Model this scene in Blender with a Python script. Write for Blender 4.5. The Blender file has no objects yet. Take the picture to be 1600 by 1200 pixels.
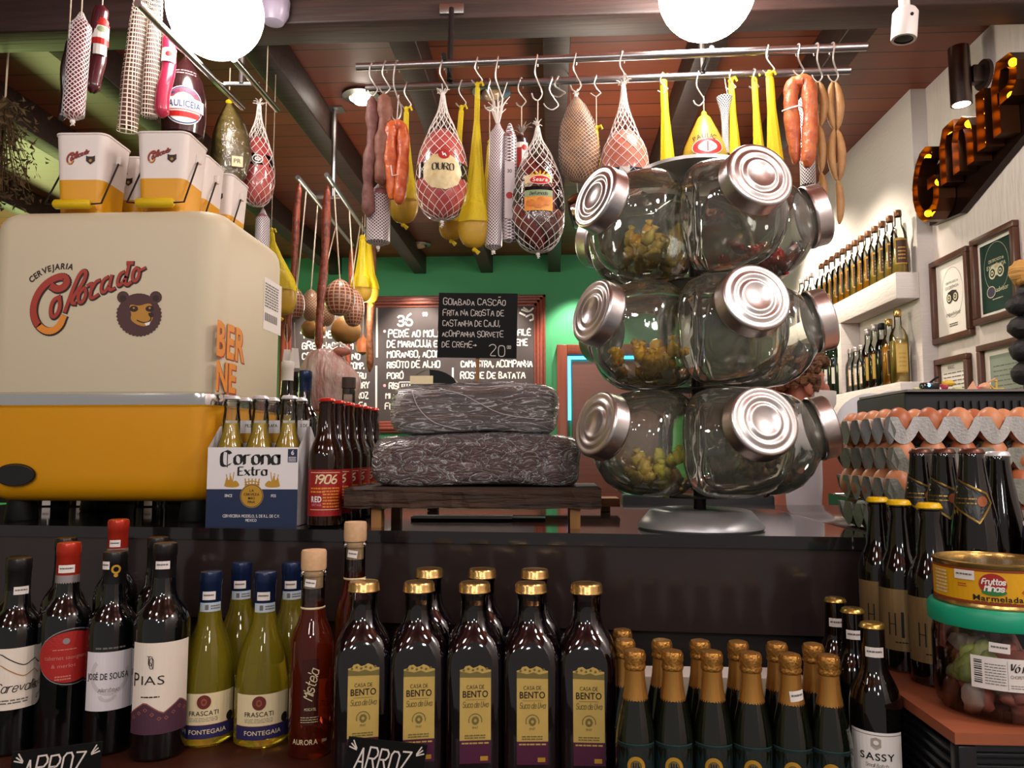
import bpy, bmesh, math, random
from mathutils import Vector, Matrix, Euler
SC = bpy.context.scene
COL = SC.collection
PI = math.pi
R = math.radians
rnd = random.Random(7)
# ------------------------------------------------------------------ camera
CAM = Vector((0, 0, 1.5)); YAW = R(3); PITCH = R(5); FPX = 1200.0
cd = bpy.data.cameras.new('camera'); cam = bpy.data.objects.new('camera', cd); COL.objects.link(cam)
cam.location = CAM; cam.rotation_euler = (R(90) + PITCH, 0, YAW)
cd.sensor_width = 36; cd.lens = 36 * FPX / 1600; cd.clip_start = 0.02
SC.camera = cam
_F = Vector((-math.sin(YAW) * math.cos(PITCH), math.cos(YAW) * math.cos(PITCH), math.sin(PITCH)))
_R = Vector((math.cos(YAW), math.sin(YAW), 0)); _U = _R.cross(_F)
def ray(px, py): return _F + _R * ((px - 800) / FPX) + _U * ((600 - py) / FPX)
def at(px, py, Y):
    r = ray(px, py); return CAM + r * (Y / r.y)
def atz(px, py, z):
    r = ray(px, py); return CAM + r * ((z - CAM.z) / r.z)
def atx(px, py, X):
    r = ray(px, py); return CAM + r * (X / r.x)
def face(x, y): return -math.atan2(x, y)
# ------------------------------------------------------------------ view, world, lights
vs = SC.view_settings
vs.view_transform = 'Standard'; vs.look = 'None'; vs.gamma = 1.0; vs.exposure = 1.15; vs.use_curve_mapping = False
w = bpy.data.worlds.new('world'); SC.world = w; w.use_nodes = True
w.node_tree.nodes['Background'].inputs[0].default_value = (0.85, 0.78, 0.74, 1)
w.node_tree.nodes['Background'].inputs[1].default_value = 0.15
SC.cycles.max_bounces = 14; SC.cycles.transmission_bounces = 12; SC.cycles.transparent_max_bounces = 40
SC.cycles.glossy_bounces = 5; SC.cycles.diffuse_bounces = 3
SC.cycles.caustics_refractive = False; SC.cycles.caustics_reflective = False
SC.cycles.sample_clamp_indirect = 4.0
def lamp(name, kind, loc, power, col=(1, 1, 1), size=0.1, target=None, angle=90, blend=0.6):
    d = bpy.data.lights.new(name, kind); o = bpy.data.objects.new(name, d); COL.objects.link(o)
    o.location = loc; d.energy = power; d.color = col
    if kind in ('POINT', 'SPOT'): d.shadow_soft_size = size
    if kind == 'SPOT': d.spot_size = R(angle); d.spot_blend = blend
    if kind == 'AREA': d.size = size
    if target is not None:
        o.rotation_euler = (Vector(target) - Vector(loc)).to_track_quat('-Z', 'Y').to_euler()
    return o
WARM = (1.0, 0.86, 0.70); NEUT = (1.0, 0.94, 0.90)
# unseen globe lamps near the viewer, the right front one added for the cooler
for x, y, p in ((-1.9, -0.9, 7), (-0.55, -1.5, 12), (0.85, -1.5, 15), (1.25, 0.55, 13), (-0.75, -0.2, 6), (0.65, 0.0, 8), (-1.7, 0.1, 3), (0.1, -2.6, 16)):
    lamp('unseen_globe_light', 'POINT', (x, y, 2.55), p, NEUT, 0.11)
# glow of the two visible globes (they sit inside the opal shades, see pendant builder)
# downlights that wash the green back wall
for px in (500, 640, 765, 905):
    p = at(px, 400, 5.25); lamp('wall_washer', 'SPOT', (p.x, 5.3, 2.8), 33, (1, 0.93, 0.8), 0.03, (p.x, 5.62, 1.6), 85, 0.6)
lamp('menu_spot', 'SPOT', (-1.2, 3.6, 2.78), 34, (1, 0.9, 0.84), 0.05, (-1.15, 5.6, 1.75), 60, 0.8)
# shelf lamps by the right wall
lamp('shelf_spot', 'SPOT', (1.0, 4.2, 2.8), 45, WARM, 0.04, (1.42, 4.0, 2.0), 110, 0.7)
lamp('shelf_spot', 'SPOT', (1.0, 3.3, 2.8), 20, WARM, 0.04, (1.42, 3.4, 1.7), 100, 0.7)
# unseen yellow green lamp at the left back, set to tint the ceiling
lamp('left_green_light', 'POINT', (-3.6, 5.0, 2.0), 26, (0.92, 1.0, 0.38), 0.25)
lamp('bar_light', 'POINT', (0.3, 3.0, 2.35), 9, WARM, 0.12)
lamp('bar_light', 'POINT', (-0.9, 3.5, 2.2), 7, WARM, 0.12)
# ------------------------------------------------------------------ materials
def srgb(h):
    h = h.lstrip('#'); c = [int(h[i:i + 2], 16) / 255 for i in (0, 2, 4)]
    return tuple((x / 12.92 if x <= 0.04045 else ((x + 0.055) / 1.055) ** 2.4) for x in c)
_M = {}
def mat(name, col='#888888', rough=0.5, metal=0.0, coat=0.0, spec=0.5, trans=0.0, ior=1.45, emit=None, estr=0.0,
        noise=None, bump=None, sss=0.0, alpha=1.0):
    """noise=(scale, colour2, contrast) ; bump=(scale, strength, distance)"""
    if name in _M: return _M[name]
    m = bpy.data.materials.new(name); m.use_nodes = True; nt = m.node_tree; N = nt.nodes; L = nt.links
    b = N['Principled BSDF']; c = srgb(col) if isinstance(col, str) else col
    b.inputs['Base Color'].default_value = (*c, 1); b.inputs['Roughness'].default_value = rough
    b.inputs['Metallic'].default_value = metal; b.inputs['Coat Weight'].default_value = coat
    b.inputs['Coat Roughness'].default_value = 0.05
    b.inputs['Specular IOR Level'].default_value = spec; b.inputs['Transmission Weight'].default_value = trans
    b.inputs['IOR'].default_value = ior; b.inputs['Alpha'].default_value = alpha
    if sss: b.inputs['Subsurface Weight'].default_value = sss; b.inputs['Subsurface Radius'].default_value = (0.02, 0.008, 0.004)
    if emit: b.inputs['Emission Color'].default_value = (*srgb(emit), 1); b.inputs['Emission Strength'].default_value = estr
    tc = N.new('ShaderNodeTexCoord')
    if noise:
        sc, c2, con = noise
        n = N.new('ShaderNodeTexNoise'); n.inputs['Detail'].default_value = 5
        if isinstance(sc, tuple):
            mp = N.new('ShaderNodeMapping'); mp.inputs['Scale'].default_value = sc
            L.new(tc.outputs['Object'], mp.inputs[0]); L.new(mp.outputs[0], n.inputs['Vector']); n.inputs['Scale'].default_value = 1
        else:
            L.new(tc.outputs['Object'], n.inputs['Vector']); n.inputs['Scale'].default_value = sc
        r = N.new('ShaderNodeValToRGB'); lo = 0.5 - 0.5 * (1 - con) * 0.6 - 0.02
        r.color_ramp.elements[0].position = max(0, lo - 0.1); r.color_ramp.elements[1].position = min(1, 1 - lo + 0.1)
        r.color_ramp.elements[0].color = (*c, 1); r.color_ramp.elements[1].color = (*srgb(c2), 1)
        L.new(n.outputs['Fac'], r.inputs[0]); L.new(r.outputs[0], b.inputs['Base Color'])
    if bump:
        sc, st, di = bump
        n2 = N.new('ShaderNodeTexNoise'); n2.inputs['Detail'].default_value = 4
        if isinstance(sc, tuple):
            mp = N.new('ShaderNodeMapping'); mp.inputs['Scale'].default_value = sc
            L.new(tc.outputs['Object'], mp.inputs[0]); L.new(mp.outputs[0], n2.inputs['Vector']); n2.inputs['Scale'].default_value = 1
        else:
            L.new(tc.outputs['Object'], n2.inputs['Vector']); n2.inputs['Scale'].default_value = sc
        bp = N.new('ShaderNodeBump'); bp.inputs['Strength'].default_value = st; bp.inputs['Distance'].default_value = di
        L.new(n2.outputs['Fac'], bp.inputs['Height']); L.new(bp.outputs[0], b.inputs['Normal'])
        if coat: L.new(bp.outputs[0], b.inputs['Coat Normal'])
    _M[name] = m; return m
def thin_glass(name, tint=(0.93, 0.95, 0.93), edge=(0.35, 0.4, 0.36), rough=0.02, refl=1.0, bump=None, haze=0.0):
    """clear thin wall: transparent body, darker and more reflective towards the rim"""
    if name in _M: return _M[name]
    m = bpy.data.materials.new(name); m.use_nodes = True; nt = m.node_tree; N = nt.nodes; L = nt.links
    N.remove(N['Principled BSDF']); out = N['Material Output']
    tr = N.new('ShaderNodeBsdfTransparent'); gl = N.new('ShaderNodeBsdfGlossy'); gl.inputs['Roughness'].default_value = rough
    lw = N.new('ShaderNodeLayerWeight'); lw.inputs['Blend'].default_value = 0.35
    mx = N.new('ShaderNodeMix'); mx.data_type = 'RGBA'
    mx.inputs[6].default_value = (*tint, 1); mx.inputs[7].default_value = (*edge, 1)
    L.new(lw.outputs['Facing'], mx.inputs[0]); L.new(mx.outputs[2], tr.inputs[0])
    fr = N.new('ShaderNodeFresnel'); fr.inputs[0].default_value = 1.5
    mu = N.new('ShaderNodeMath'); mu.operation = 'MULTIPLY_ADD'; mu.inputs[1].default_value = refl; mu.inputs[2].default_value = 0.02; mu.use_clamp = True
    L.new(fr.outputs[0], mu.inputs[0])
    ms = N.new('ShaderNodeMixShader'); L.new(mu.outputs[0], ms.inputs[0]); L.new(tr.outputs[0], ms.inputs[1]); L.new(gl.outputs[0], ms.inputs[2])
    if haze:
        df = N.new('ShaderNodeBsdfDiffuse'); df.inputs[0].default_value = (0.62, 0.66, 0.55, 1); m2 = N.new('ShaderNodeMixShader'); m2.inputs[0].default_value = haze; L.new(ms.outputs[0], m2.inputs[1]); L.new(df.outputs[0], m2.inputs[2]); ms = m2  # whitish haze of the glass painted in as a diffuse share
    if bump:
        tc = N.new('ShaderNodeTexCoord'); n2 = N.new('ShaderNodeTexNoise'); n2.inputs['Scale'].default_value = bump[0]; n2.inputs['Detail'].default_value = 3
        L.new(tc.outputs['Object'], n2.inputs['Vector'])
        bp = N.new('ShaderNodeBump'); bp.inputs['Strength'].default_value = bump[1]; bp.inputs['Distance'].default_value = bump[2]
        L.new(n2.outputs['Fac'], bp.inputs['Height'])
        for q in (gl, lw, fr): L.new(bp.outputs[0], q.inputs['Normal'])
    L.new(ms.outputs[0], out.inputs[0]); _M[name] = m; return m
def net_mat(name, col, na=60, nz=400, thr=0.35, diag=True, under=None, rough=0.5):
    """woven net: opaque thread, open meshes between (na meshes round the axis, nz per metre)"""
    if name in _M: return _M[name]
    m = bpy.data.materials.new(name); m.use_nodes = True; nt = m.node_tree; N = nt.nodes; L = nt.links
    b = N['Principled BSDF']; b.inputs['Base Color'].default_value = (*srgb(col), 1); b.inputs['Roughness'].default_value = rough
    tc = N.new('ShaderNodeTexCoord'); sx = N.new('ShaderNodeSeparateXYZ'); L.new(tc.outputs['Object'], sx.inputs[0])
    def mth(op, a, bb=None, v=None):
        q = N.new('ShaderNodeMath'); q.operation = op; L.new(a, q.inputs[0])
        if bb is not None: L.new(bb, q.inputs[1])
        if v is not None: q.inputs[1].default_value = v
        return q.outputs[0]
    an = mth('MULTIPLY', mth('ARCTAN2', sx.outputs[1], sx.outputs[0]), v=na / 2.0); zz = mth('MULTIPLY', sx.outputs[2], v=nz * PI)
    if diag: p, q = mth('ADD', an, zz), mth('SUBTRACT', an, zz)
    else: p, q = an, zz
    s1 = mth('ABSOLUTE', mth('SINE', p)); s2 = mth('ABSOLUTE', mth('SINE', q))
    th = mth('LESS_THAN', mth('MINIMUM', s1, s2), v=thr)
    tr = N.new('ShaderNodeBsdfTransparent'); ms = N.new('ShaderNodeMixShader')
    if under:
        b2 = N.new('ShaderNodeBsdfPrincipled'); b2.inputs['Base Color'].default_value = (*srgb(under), 1); b2.inputs['Roughness'].default_value = 0.3
        L.new(b2.outputs[0], ms.inputs[1])
    else: L.new(tr.outputs[0], ms.inputs[1])
    L.new(th, ms.inputs[0]); L.new(b.outputs[0], ms.inputs[2]); L.new(ms.outputs[0], N['Material Output'].inputs[0])
    _M[name] = m; return m
def plank_mat(name, c1, c2, width, axis=1, rough=0.45):
    """boards of the given width laid side by side along one axis, dark open seams, tone per board"""
    if name in _M: return _M[name]
    m = bpy.data.materials.new(name); m.use_nodes = True; nt = m.node_tree; N = nt.nodes; L = nt.links
    b = N['Principled BSDF']; b.inputs['Roughness'].default_value = rough
    tc = N.new('ShaderNodeTexCoord'); sx = N.new('ShaderNodeSeparateXYZ'); L.new(tc.outputs['Object'], sx.inputs[0])
    def mth(op, a, v=None):
        q = N.new('ShaderNodeMath'); q.operation = op; L.new(a, q.inputs[0])
        if v is not None: q.inputs[1].default_value = v
        return q.outputs[0]
    s = mth('DIVIDE', sx.outputs[axis], width); fl = mth('FLOOR', s); fr = mth('FRACT', s)
    wn = N.new('ShaderNodeTexWhiteNoise'); wn.noise_dimensions = '1D'; L.new(fl, wn.inputs['W'])
    mp = N.new('ShaderNodeMapping'); mp.inputs['Scale'].default_value = (2.5, 60, 60) if axis != 0 else (60, 2.5, 60)
    L.new(tc.outputs['Object'], mp.inputs[0])
    n = N.new('ShaderNodeTexNoise'); n.inputs['Scale'].default_value = 1; n.inputs['Detail'].default_value = 5; L.new(mp.outputs[0], n.inputs['Vector'])
    a = N.new('ShaderNodeMath'); a.operation = 'MULTIPLY_ADD'; L.new(wn.outputs['Value'], a.inputs[0]); a.inputs[1].default_value = 0.65
    k = mth('MULTIPLY', n.outputs['Fac'], 0.4); L.new(k, a.inputs[2])
    mx = N.new('ShaderNodeMix'); mx.data_type = 'RGBA'; mx.inputs[6].default_value = (*srgb(c1), 1); mx.inputs[7].default_value = (*srgb(c2), 1)
    L.new(a.outputs[0], mx.inputs[0])
    seam = mth('LESS_THAN', fr, 0.045)
    m2 = N.new('ShaderNodeMix'); m2.data_type = 'RGBA'; m2.inputs[7].default_value = (0.008, 0.005, 0.004, 1)
    L.new(seam, m2.inputs[0]); L.new(mx.outputs[2], m2.inputs[6]); L.new(m2.outputs[2], b.inputs['Base Color'])
    _M[name] = m; return m
# ------------------------------------------------------------------ geometry
class G:
    def __init__(s): s.v = []; s.f = []; s.m = []; s.s = []
    def add(s, v, f, m, sm=True):
        o = len(s.v); s.v += [tuple(p) for p in v]
        s.f += [tuple(i + o for i in q) for q in f]; s.m += [m] * len(f); s.s += [sm] * len(f); return s
    def join(s, g, M=None):
        v = g.v if M is None else [tuple(M @ Vector(p)) for p in g.v]
        o = len(s.v); s.v += v; s.f += [tuple(i + o for i in q) for q in g.f]; s.m += g.m; s.s += g.s; return s
    def tf(s, fn): s.v = [tuple(fn(*p)) for p in s.v]; return s
    def move(s, x, y, z): return s.tf(lambda a, b, c: (a + x, b + y, c + z))
    def M(s, M): s.v = [tuple(M @ Vector(p)) for p in s.v]; return s
    # -- solids
    def lathe(s, prof, m, n=24, ax=1.0, ay=1.0, cx=0, cy=0, wob=None):
        v = []; rings = []
        for r, z in prof:
            if r < 1e-6: rings.append([len(v)]); v.append((cx, cy, z))
            else:
                rings.append(list(range(len(v), len(v) + n)))
                for k in range(n):
                    a = 2 * PI * k / n; rr = r * (wob(a, z) if wob else 1)
                    v.append((cx + ax * rr * math.cos(a), cy + ay * rr * math.sin(a), z))
        f = []
        for A, B in zip(rings, rings[1:]):
            if len(A) == 1 and len(B) == 1: continue
            for k in range(n):
                k2 = (k + 1) % n
                if len(A) == 1: f.append((A[0], B[k2], B[k]))
                elif len(B) == 1: f.append((A[k], A[k2], B[0]))
                else: f.append((A[k], A[k2], B[k2], B[k]))
        # outward orientation when the profile runs upward
        if sum((b[1] - a[1]) * (a[0] + b[0]) for a, b in zip(prof, prof[1:])) < 0: f = [q[::-1] for q in f]
        return s.add(v, f, m)
    def tube(s, path, r, m, n=6, closed=False, sm=True):
        P = [Vector(p) for p in path]; k = len(P)
        rs = r if isinstance(r, (list, tuple)) else [r] * k
        T = []
        for i in range(k):
            a = P[(i - 1) % k] if (closed or i > 0) else P[i]; b = P[(i + 1) % k] if (closed or i < k - 1) else P[i]
            t = (b - a); T.append(t.normalized() if t.length > 1e-9 else Vector((0, 0, 1)))
        u = T[0].orthogonal().normalized(); v = []
        for i in range(k):
            u = (u - T[i] * u.dot(T[i])); u = u.normalized() if u.length > 1e-6 else T[i].orthogonal().normalized()
            q = T[i].cross(u)
            for j in range(n):
                a = 2 * PI * j / n; v.append(P[i] + (u * math.cos(a) + q * math.sin(a)) * rs[i])
        f = []
        for i in range(k if closed else k - 1):
            i2 = (i + 1) % k
            for j in range(n):
                j2 = (j + 1) % n; f.append((i * n + j, i * n + j2, i2 * n + j2, i2 * n + j))
        if not closed: f.append(tuple(range(n))[::-1]); f.append(tuple((k - 1) * n + j for j in range(n)))
        return s.add(v, f, m, sm)
    def box(s, a, b, m, bev=0.0, seg=2, taper=None):
        bm = bmesh.new(); bmesh.ops.create_cube(bm, size=1)
        for q in bm.verts:
            q.co = Vector([(a[i] + b[i]) / 2 + q.co[i] * (b[i] - a[i]) for i in range(3)])
            if taper and q.co.z < (a[2] + b[2]) / 2:
                q.co.x = (a[0] + b[0]) / 2 + (q.co.x - (a[0] + b[0]) / 2) * taper; q.co.y = (a[1] + b[1]) / 2 + (q.co.y - (a[1] + b[1]) / 2) * taper
        if bev: bmesh.ops.bevel(bm, geom=bm.edges[:], offset=bev, segments=seg, profile=0.5, affect='EDGES')
        bm.verts.index_update()
        s.add([q.co[:] for q in bm.verts], [[q.index for q in f.verts] for f in bm.faces], m, bool(bev)); bm.free(); return s
    def prism(s, poly, y0, y1, m):
        n = len(poly); v = [(x, y0, z) for x, z in poly] + [(x, y1, z) for x, z in poly]
        f = [tuple(range(n)), tuple(range(2 * n - 1, n - 1, -1))] + [(i, i + n, (i + 1) % n + n, (i + 1) % n) for i in range(n)]
        return s.add(v, f, m, False)
    def ball(s, c, r, m, n=12, sq=(1, 1, 1), wob=None):
        k = max(6, n // 2); v = []; 
        g = G().lathe([(math.sin(PI * i / k), -math.cos(PI * i / k)) for i in range(k + 1)], m, n)
        for p in g.v:
            q = 1 if not wob else 1 + wob * (rnd.random() - 0.5)
            v.append((c[0] + p[0] * r * sq[0] * q, c[1] + p[1] * r * sq[1] * q, c[2] + p[2] * r * sq[2] * q))
        return s.add(v, g.f, m)
    # -- flat work in the XZ plane, facing -Y (y is the layer)
    def rect(s, x0, x1, z0, z1, m, y=0.0, nx=1):
        v = []; f = []
        for i in range(nx + 1):
            x = x0 + (x1 - x0) * i / nx; v += [(x, y, z0), (x, y, z1)]
        for i in range(nx): f.append((2 * i, 2 * i + 2, 2 * i + 3, 2 * i + 1))
        return s.add(v, f, m, False)
    def disc(s, cx, cz, rx, rz, m, y=0.0, n=24, r0=0.0, rings=2, a0=0, a1=2 * PI):
        v = []; f = []
        for j in range(rings + 1):
            t = r0 + (1 - r0) * j / rings
            for k in range(n + 1):
                a = a0 + (a1 - a0) * k / n; v.append((cx + rx * t * math.cos(a), y, cz + rz * t * math.sin(a)))
        for j in range(rings):
            for k in range(n):
                p = j * (n + 1) + k; f.append((p + n + 1, p + n + 2, p + 1, p)[::-1])
        return s.add(v, f, m, False)
    def poly(s, pts, m, y=0.0):
        return s.add([(x, y, z) for x, z in pts], [tuple(range(len(pts)))], m, False)
    def cpoly(s, pts, m, y=0.0, nz=10, nx=8):
        """convex outline filled with a fine grid so it can be bent"""
        zs = [p[1] for p in pts]; z0, z1 = min(zs), max(zs); E = list(zip(pts, pts[1:] + pts[:1])); rows = []
        for i in range(nz + 1):
            z = z0 + (z1 - z0) * min(max(i / nz, 1e-4), 1 - 1e-4); xs = [a[0] + (b[0] - a[0]) * (z - a[1]) / (b[1] - a[1]) for a, b in E if (a[1] - z) * (b[1] - z) < 0]
            rows.append([(min(xs) + (max(xs) - min(xs)) * k / nx, y, z) for k in range(nx + 1)])
        v = [p for r_ in rows for p in r_]; n = nx + 1
        return s.add(v, [(i * n + k, i * n + k + 1, i * n + n + k + 1, i * n + n + k) for i in range(nz) for k in range(nx)], m, False)
    def line(s, pts, w, m, y=0.0, nib=None, closed=False):
        if closed: pts = list(pts) + [pts[0]]
        for i, (p, q) in enumerate(zip(pts, pts[1:])):
            dx, dz = q[0] - p[0], q[1] - p[1]; l = math.hypot(dx, dz) or 1e-9
            if nib:
                hx, hz = nib[0] / 2, nib[1] / 2; ux, uz = dx / l * w * 0.25, dz / l * w * 0.25
            else:
                hx, hz = -dz / l * w / 2, dx / l * w / 2; ux, uz = dx / l * w * 0.3, dz / l * w * 0.3
            yy = y - 0.00002 * (i % 5)
            s.add([(p[0] + hx - ux, yy, p[1] + hz - uz), (p[0] - hx - ux, yy, p[1] - hz - uz), (q[0] - hx + ux, yy, q[1] - hz + uz), (q[0] + hx + ux, yy, q[1] + hz + uz)], [(0, 1, 2, 3)], m, False)
        return s
    def text(s, t, x, z, h, m, y=0.0, al='c', bold=0.0, shear=0.0, sx=1.0, arc=None, maxw=None, rot=0.0):
        lay = []; cx = 0.0
        for ch in t:
            if ch == ' ': cx += 0.30; continue
            v, f, wd = glyph(ch, bold); lay.append((cx, v, f)); cx += wd + 0.09
        W = max(cx - 0.09, 0.01); k = h / 0.73; kx = k * sx
        if maxw and W * kx > maxw: kx = maxw / W
        ox = {'c': -W / 2, 'l': 0, 'r': -W}[al]; cr, sr = math.cos(rot), math.sin(rot)
        for c, v, f in lay:
            q = []
            for (a, b) in v:
                X = (c + a + ox) * kx + b * k * shear; Z = b * k
                if arc: th = X / arc; X, Z = (arc + Z) * math.sin(th), (arc + Z) * math.cos(th) - arc
                q.append((x + X * cr - Z * sr, y, z + X * sr + Z * cr))
            s.add(q, f, m, False)
        return s
    def pen(s, t, x, z, h, m, y=0.0, w=None, nib=None, al='l', sx=0.8, shear=0.0, jit=0.0, smooth=1, gap=1.3, rot=0.0, maxw=None, curve=None):
        """single-stroke hand lettering; capitals are h high"""
        k = h / 6.0; kx = k * sx; out = []; cx = 0.0
        for ch in t:
            if ch == ' ': cx += 2.6; continue
            st = STROKES.get(ch)
            if st is None: continue
            P = [[(int(p[0]), int(p[1]) - 2) for p in q.split()] for q in st.split(',')]
            mx = max(p[0] for q in P for p in q); up = jit * (rnd.random() - 0.5) * 6; sc = 1 + jit * (rnd.random() - 0.5)
            for q in P:
                q = [(cx + a * sc + jit * (rnd.random() - .5), b * sc + up * 0.4 + jit * (rnd.random() - .5)) for a, b in q]
                for _ in range(smooth):
                    if len(q) > 2:
                        cl = q[0] == q[-1] and False; o = [q[0]]
                        for a, b in zip(q, q[1:]): o += [(a[0] * .75 + b[0] * .25, a[1] * .75 + b[1] * .25), (a[0] * .25 + b[0] * .75, a[1] * .25 + b[1] * .75)]
                        q = o + [q[-1]]
                out.append(q)
            cx += mx * sc + gap
        W = max(cx - gap, 0.1)
        if maxw and W * kx > maxw: kx = maxw / W
        ox = {'c': -W / 2, 'l': 0, 'r': -W}[al]; cr, sr = math.cos(rot), math.sin(rot); w = w or h * 0.11
        for q in out:
            pts = []
            for a, b in q:
                X = (a + ox) * kx + b * k * shear; Z = b * k + (curve(X) if curve else 0)
                pts.append((x + X * cr - Z * sr, z + X * sr + Z * cr))
            s.line(pts, w, m, y, nib)
        return s
    def para(s, x0, x1, z0, z1, n, m, y=0.0, fill=0.5):
        """blocks of print too small to read, as broken ruled lines"""
        st = (z1 - z0) / n
        for i in range(n):
            z = z1 - (i + 0.5) * st; x = x0
            while x < x1 - 0.0005:
                l = min((x1 - x0) * rnd.uniform(0.08, 0.25), x1 - x); s.rect(x, x + l * 0.82, z - st * fill / 2, z + st * fill / 2, m, y); x += l
        return s
    def wrap(s, rad, th0=0.0):
        """bend flat work (x = arc length, y = layer) round a vertical cylinder, facing -Y"""
        rf = rad if callable(rad) else (lambda z: rad)
        def fn(x, y, z):
            r = rf(z); a = x / r + th0; q = r - y; return (q * math.sin(a), -q * math.cos(a), z)
        return s.tf(fn)
def fine(q, n=6): return [(a[0] + (b[0] - a[0]) * k / n, a[1] + (b[1] - a[1]) * k / n) for a, b in zip(q, q[1:]) for k in range(n)] + [q[-1]]
STROKES = {'A': '02 28 42,14 34', 'B': '02 08 28 37 36 25 05,25 34 43 42 02', 'C': '47 38 18 07 03 12 32 43', 'D': '02 08 28 46 44 22 02', 'E': '48 08 02 42,05 35', 'F': '48 08 02,05 35',
 'G': '47 38 18 07 03 12 32 43 45 25', 'H': '08 02,48 42,05 45', 'I': '08 02', 'J': '38 33 22 12 03', 'K': '08 02,48 05 42', 'L': '08 02 42', 'M': '02 08 25 48 42', 'N': '02 08 42 48',
 'O': '18 07 03 12 32 43 47 38 18', 'P': '02 08 38 47 46 35 05', 'Q': '18 07 03 12 32 43 47 38 18,24 42', 'R': '02 08 38 47 46 35 05,25 42', 'S': '47 38 18 07 06 15 35 44 43 32 12 03',
 'T': '08 48,28 22', 'U': '08 03 12 32 43 48', 'V': '08 22 48', 'W': '08 12 25 32 48', 'X': '08 42,48 02', 'Y': '08 25 48,25 22', 'Z': '08 48 02 42', 'É': '48 08 02 42,05 35,29 38', 'Á': '02 28 42,14 34,29 38',
 'Ó': '18 07 03 12 32 43 47 38 18,29 39', 'Ã': '02 28 42,14 34,19 29 39', '0': '18 07 03 12 32 43 47 38 18', '1': '07 18 12', '2': '07 18 38 47 46 02 42', '3': '07 18 38 47 46 35 15,35 44 43 32 12 03', '4': '32 38 04 44',
 '5': '48 08 05 35 44 43 32 12 03', '6': '38 17 04 03 12 32 43 44 35 15 04', '7': '08 48 12', '8': '15 06 07 18 38 47 46 35 15 04 03 12 32 43 44 35', '9': '46 35 15 06 07 18 38 47 45 22', ',': '13 01', '.': '02 03', ':': '02 03,05 06', '>': '05 55,36 55 34', '-': '05 35',
 'a': '46 42,45 36 16 05 03 12 32 43', 'b': '08 02,05 16 36 45 43 32 12 03', 'c': '45 36 16 05 03 12 32 43', 'd': '48 42,45 36 16 05 03 12 32 43', 'e': '04 44 45 36 16 05 03 12 32 43', 'f': '38 28 17 12,05 35',
 'g': '46 41 30 10,45 36 16 05 03 12 32 43', 'h': '08 02,05 16 36 45 42', 'i': '06 02,08 07', 'j': '16 11 00', 'k': '08 02,36 04 42', 'l': '08 02', 'm': '02 06,05 16 26 35 32,35 46 56 65 62', 'n': '02 06,05 16 36 45 42',
 'o': '16 05 03 12 32 43 45 36 16', 'p': '06 00,05 16 36 45 43 32 12 03', 'q': '46 40,45 36 16 05 03 12 32 43', 'r': '02 06,05 16 36', 's': '45 36 16 05 14 34 43 32 12 03', 't': '18 13 22 32,06 36', 'u': '06 03 12 32 43,46 42',
 'v': '06 22 46', 'w': '06 12 25 32 46', 'x': '06 42,46 02', 'y': '06 22,46 10', 'z': '06 46 02 42', 'ó': '16 05 03 12 32 43 45 36 16,27 38'}
_GL = {}
def glyph(ch, bold):
    k = (ch, bold)
    if k in _GL: return _GL[k]
    c = bpy.data.curves.new('tmp', 'FONT'); c.body = ch; c.size = 1.0; c.offset = bold; c.resolution_u = 3
    o = bpy.data.objects.new('tmp', c); COL.objects.link(o)
    dg = bpy.context.evaluated_depsgraph_get(); e = o.evaluated_get(dg); me = e.to_mesh()
    v = [(p.co.x, p.co.y) for p in me.vertices]; f = [tuple(q.vertices) for q in me.polygons]
    e.to_mesh_clear(); bpy.data.objects.remove(o); bpy.data.curves.remove(c)
    if v:
        mn = min(p[0] for p in v); mx = max(p[0] for p in v); v = [(p[0] - mn, p[1]) for p in v]; wd = mx - mn
    else: wd = 0.2
    _GL[k] = (v, f, wd); return _GL[k]
# ------------------------------------------------------------------ objects
def mesh(name, g, m=None):
    me = bpy.data.meshes.new(name); me.from_pydata(g.v, [], g.f); ms = []
    for q in g.m:
        if q not in ms: ms.append(q)
    for q in ms: me.materials.append(q)
    me.polygons.foreach_set('material_index', [ms.index(q) for q in g.m]); me.polygons.foreach_set('use_smooth', g.s)
    me.update(); return me
def part(name, g, parent, label=None):
    o = bpy.data.objects.new(name, g if isinstance(g, bpy.types.Mesh) else mesh(name, g)); COL.objects.link(o)
    o.parent = parent
    if label: o['label'] = label
    if not isinstance(g, bpy.types.Mesh): autosmooth(o)
    return o
def autosmooth(o):
    me = o.data
    if any(p.use_smooth for p in me.polygons): me.set_sharp_from_angle(angle=R(42))
def thing(name, label, cat, loc=(0, 0, 0), rz=0.0, group=None, rot=None):
    o = bpy.data.objects.new(name, None); COL.objects.link(o); o.empty_display_size = 0.02
    o.location = loc; o.rotation_euler = rot if rot else (0, 0, rz); o['label'] = label; o['category'] = cat
    if group: o['group'] = group
    return o
def solo(name, g, label, cat, loc=(0, 0, 0), rz=0.0, group=None, kind=None):
    o = bpy.data.objects.new(name, g if isinstance(g, bpy.types.Mesh) else mesh(name, g)); COL.objects.link(o)
    o.location = loc; o.rotation_euler = (0, 0, rz); o['label'] = label; o['category'] = cat
    if group: o['group'] = group
    if kind: o['kind'] = kind
    if not isinstance(g, bpy.types.Mesh): autosmooth(o)
    return o
def struct(name, g, label=None):
    o = bpy.data.objects.new(name, mesh(name, g)); COL.objects.link(o); o['kind'] = 'structure'; o['label'] = label or name.replace('_', ' ') + ' of the shop'; o['category'] = name.split('_')[0]
    return o
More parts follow.
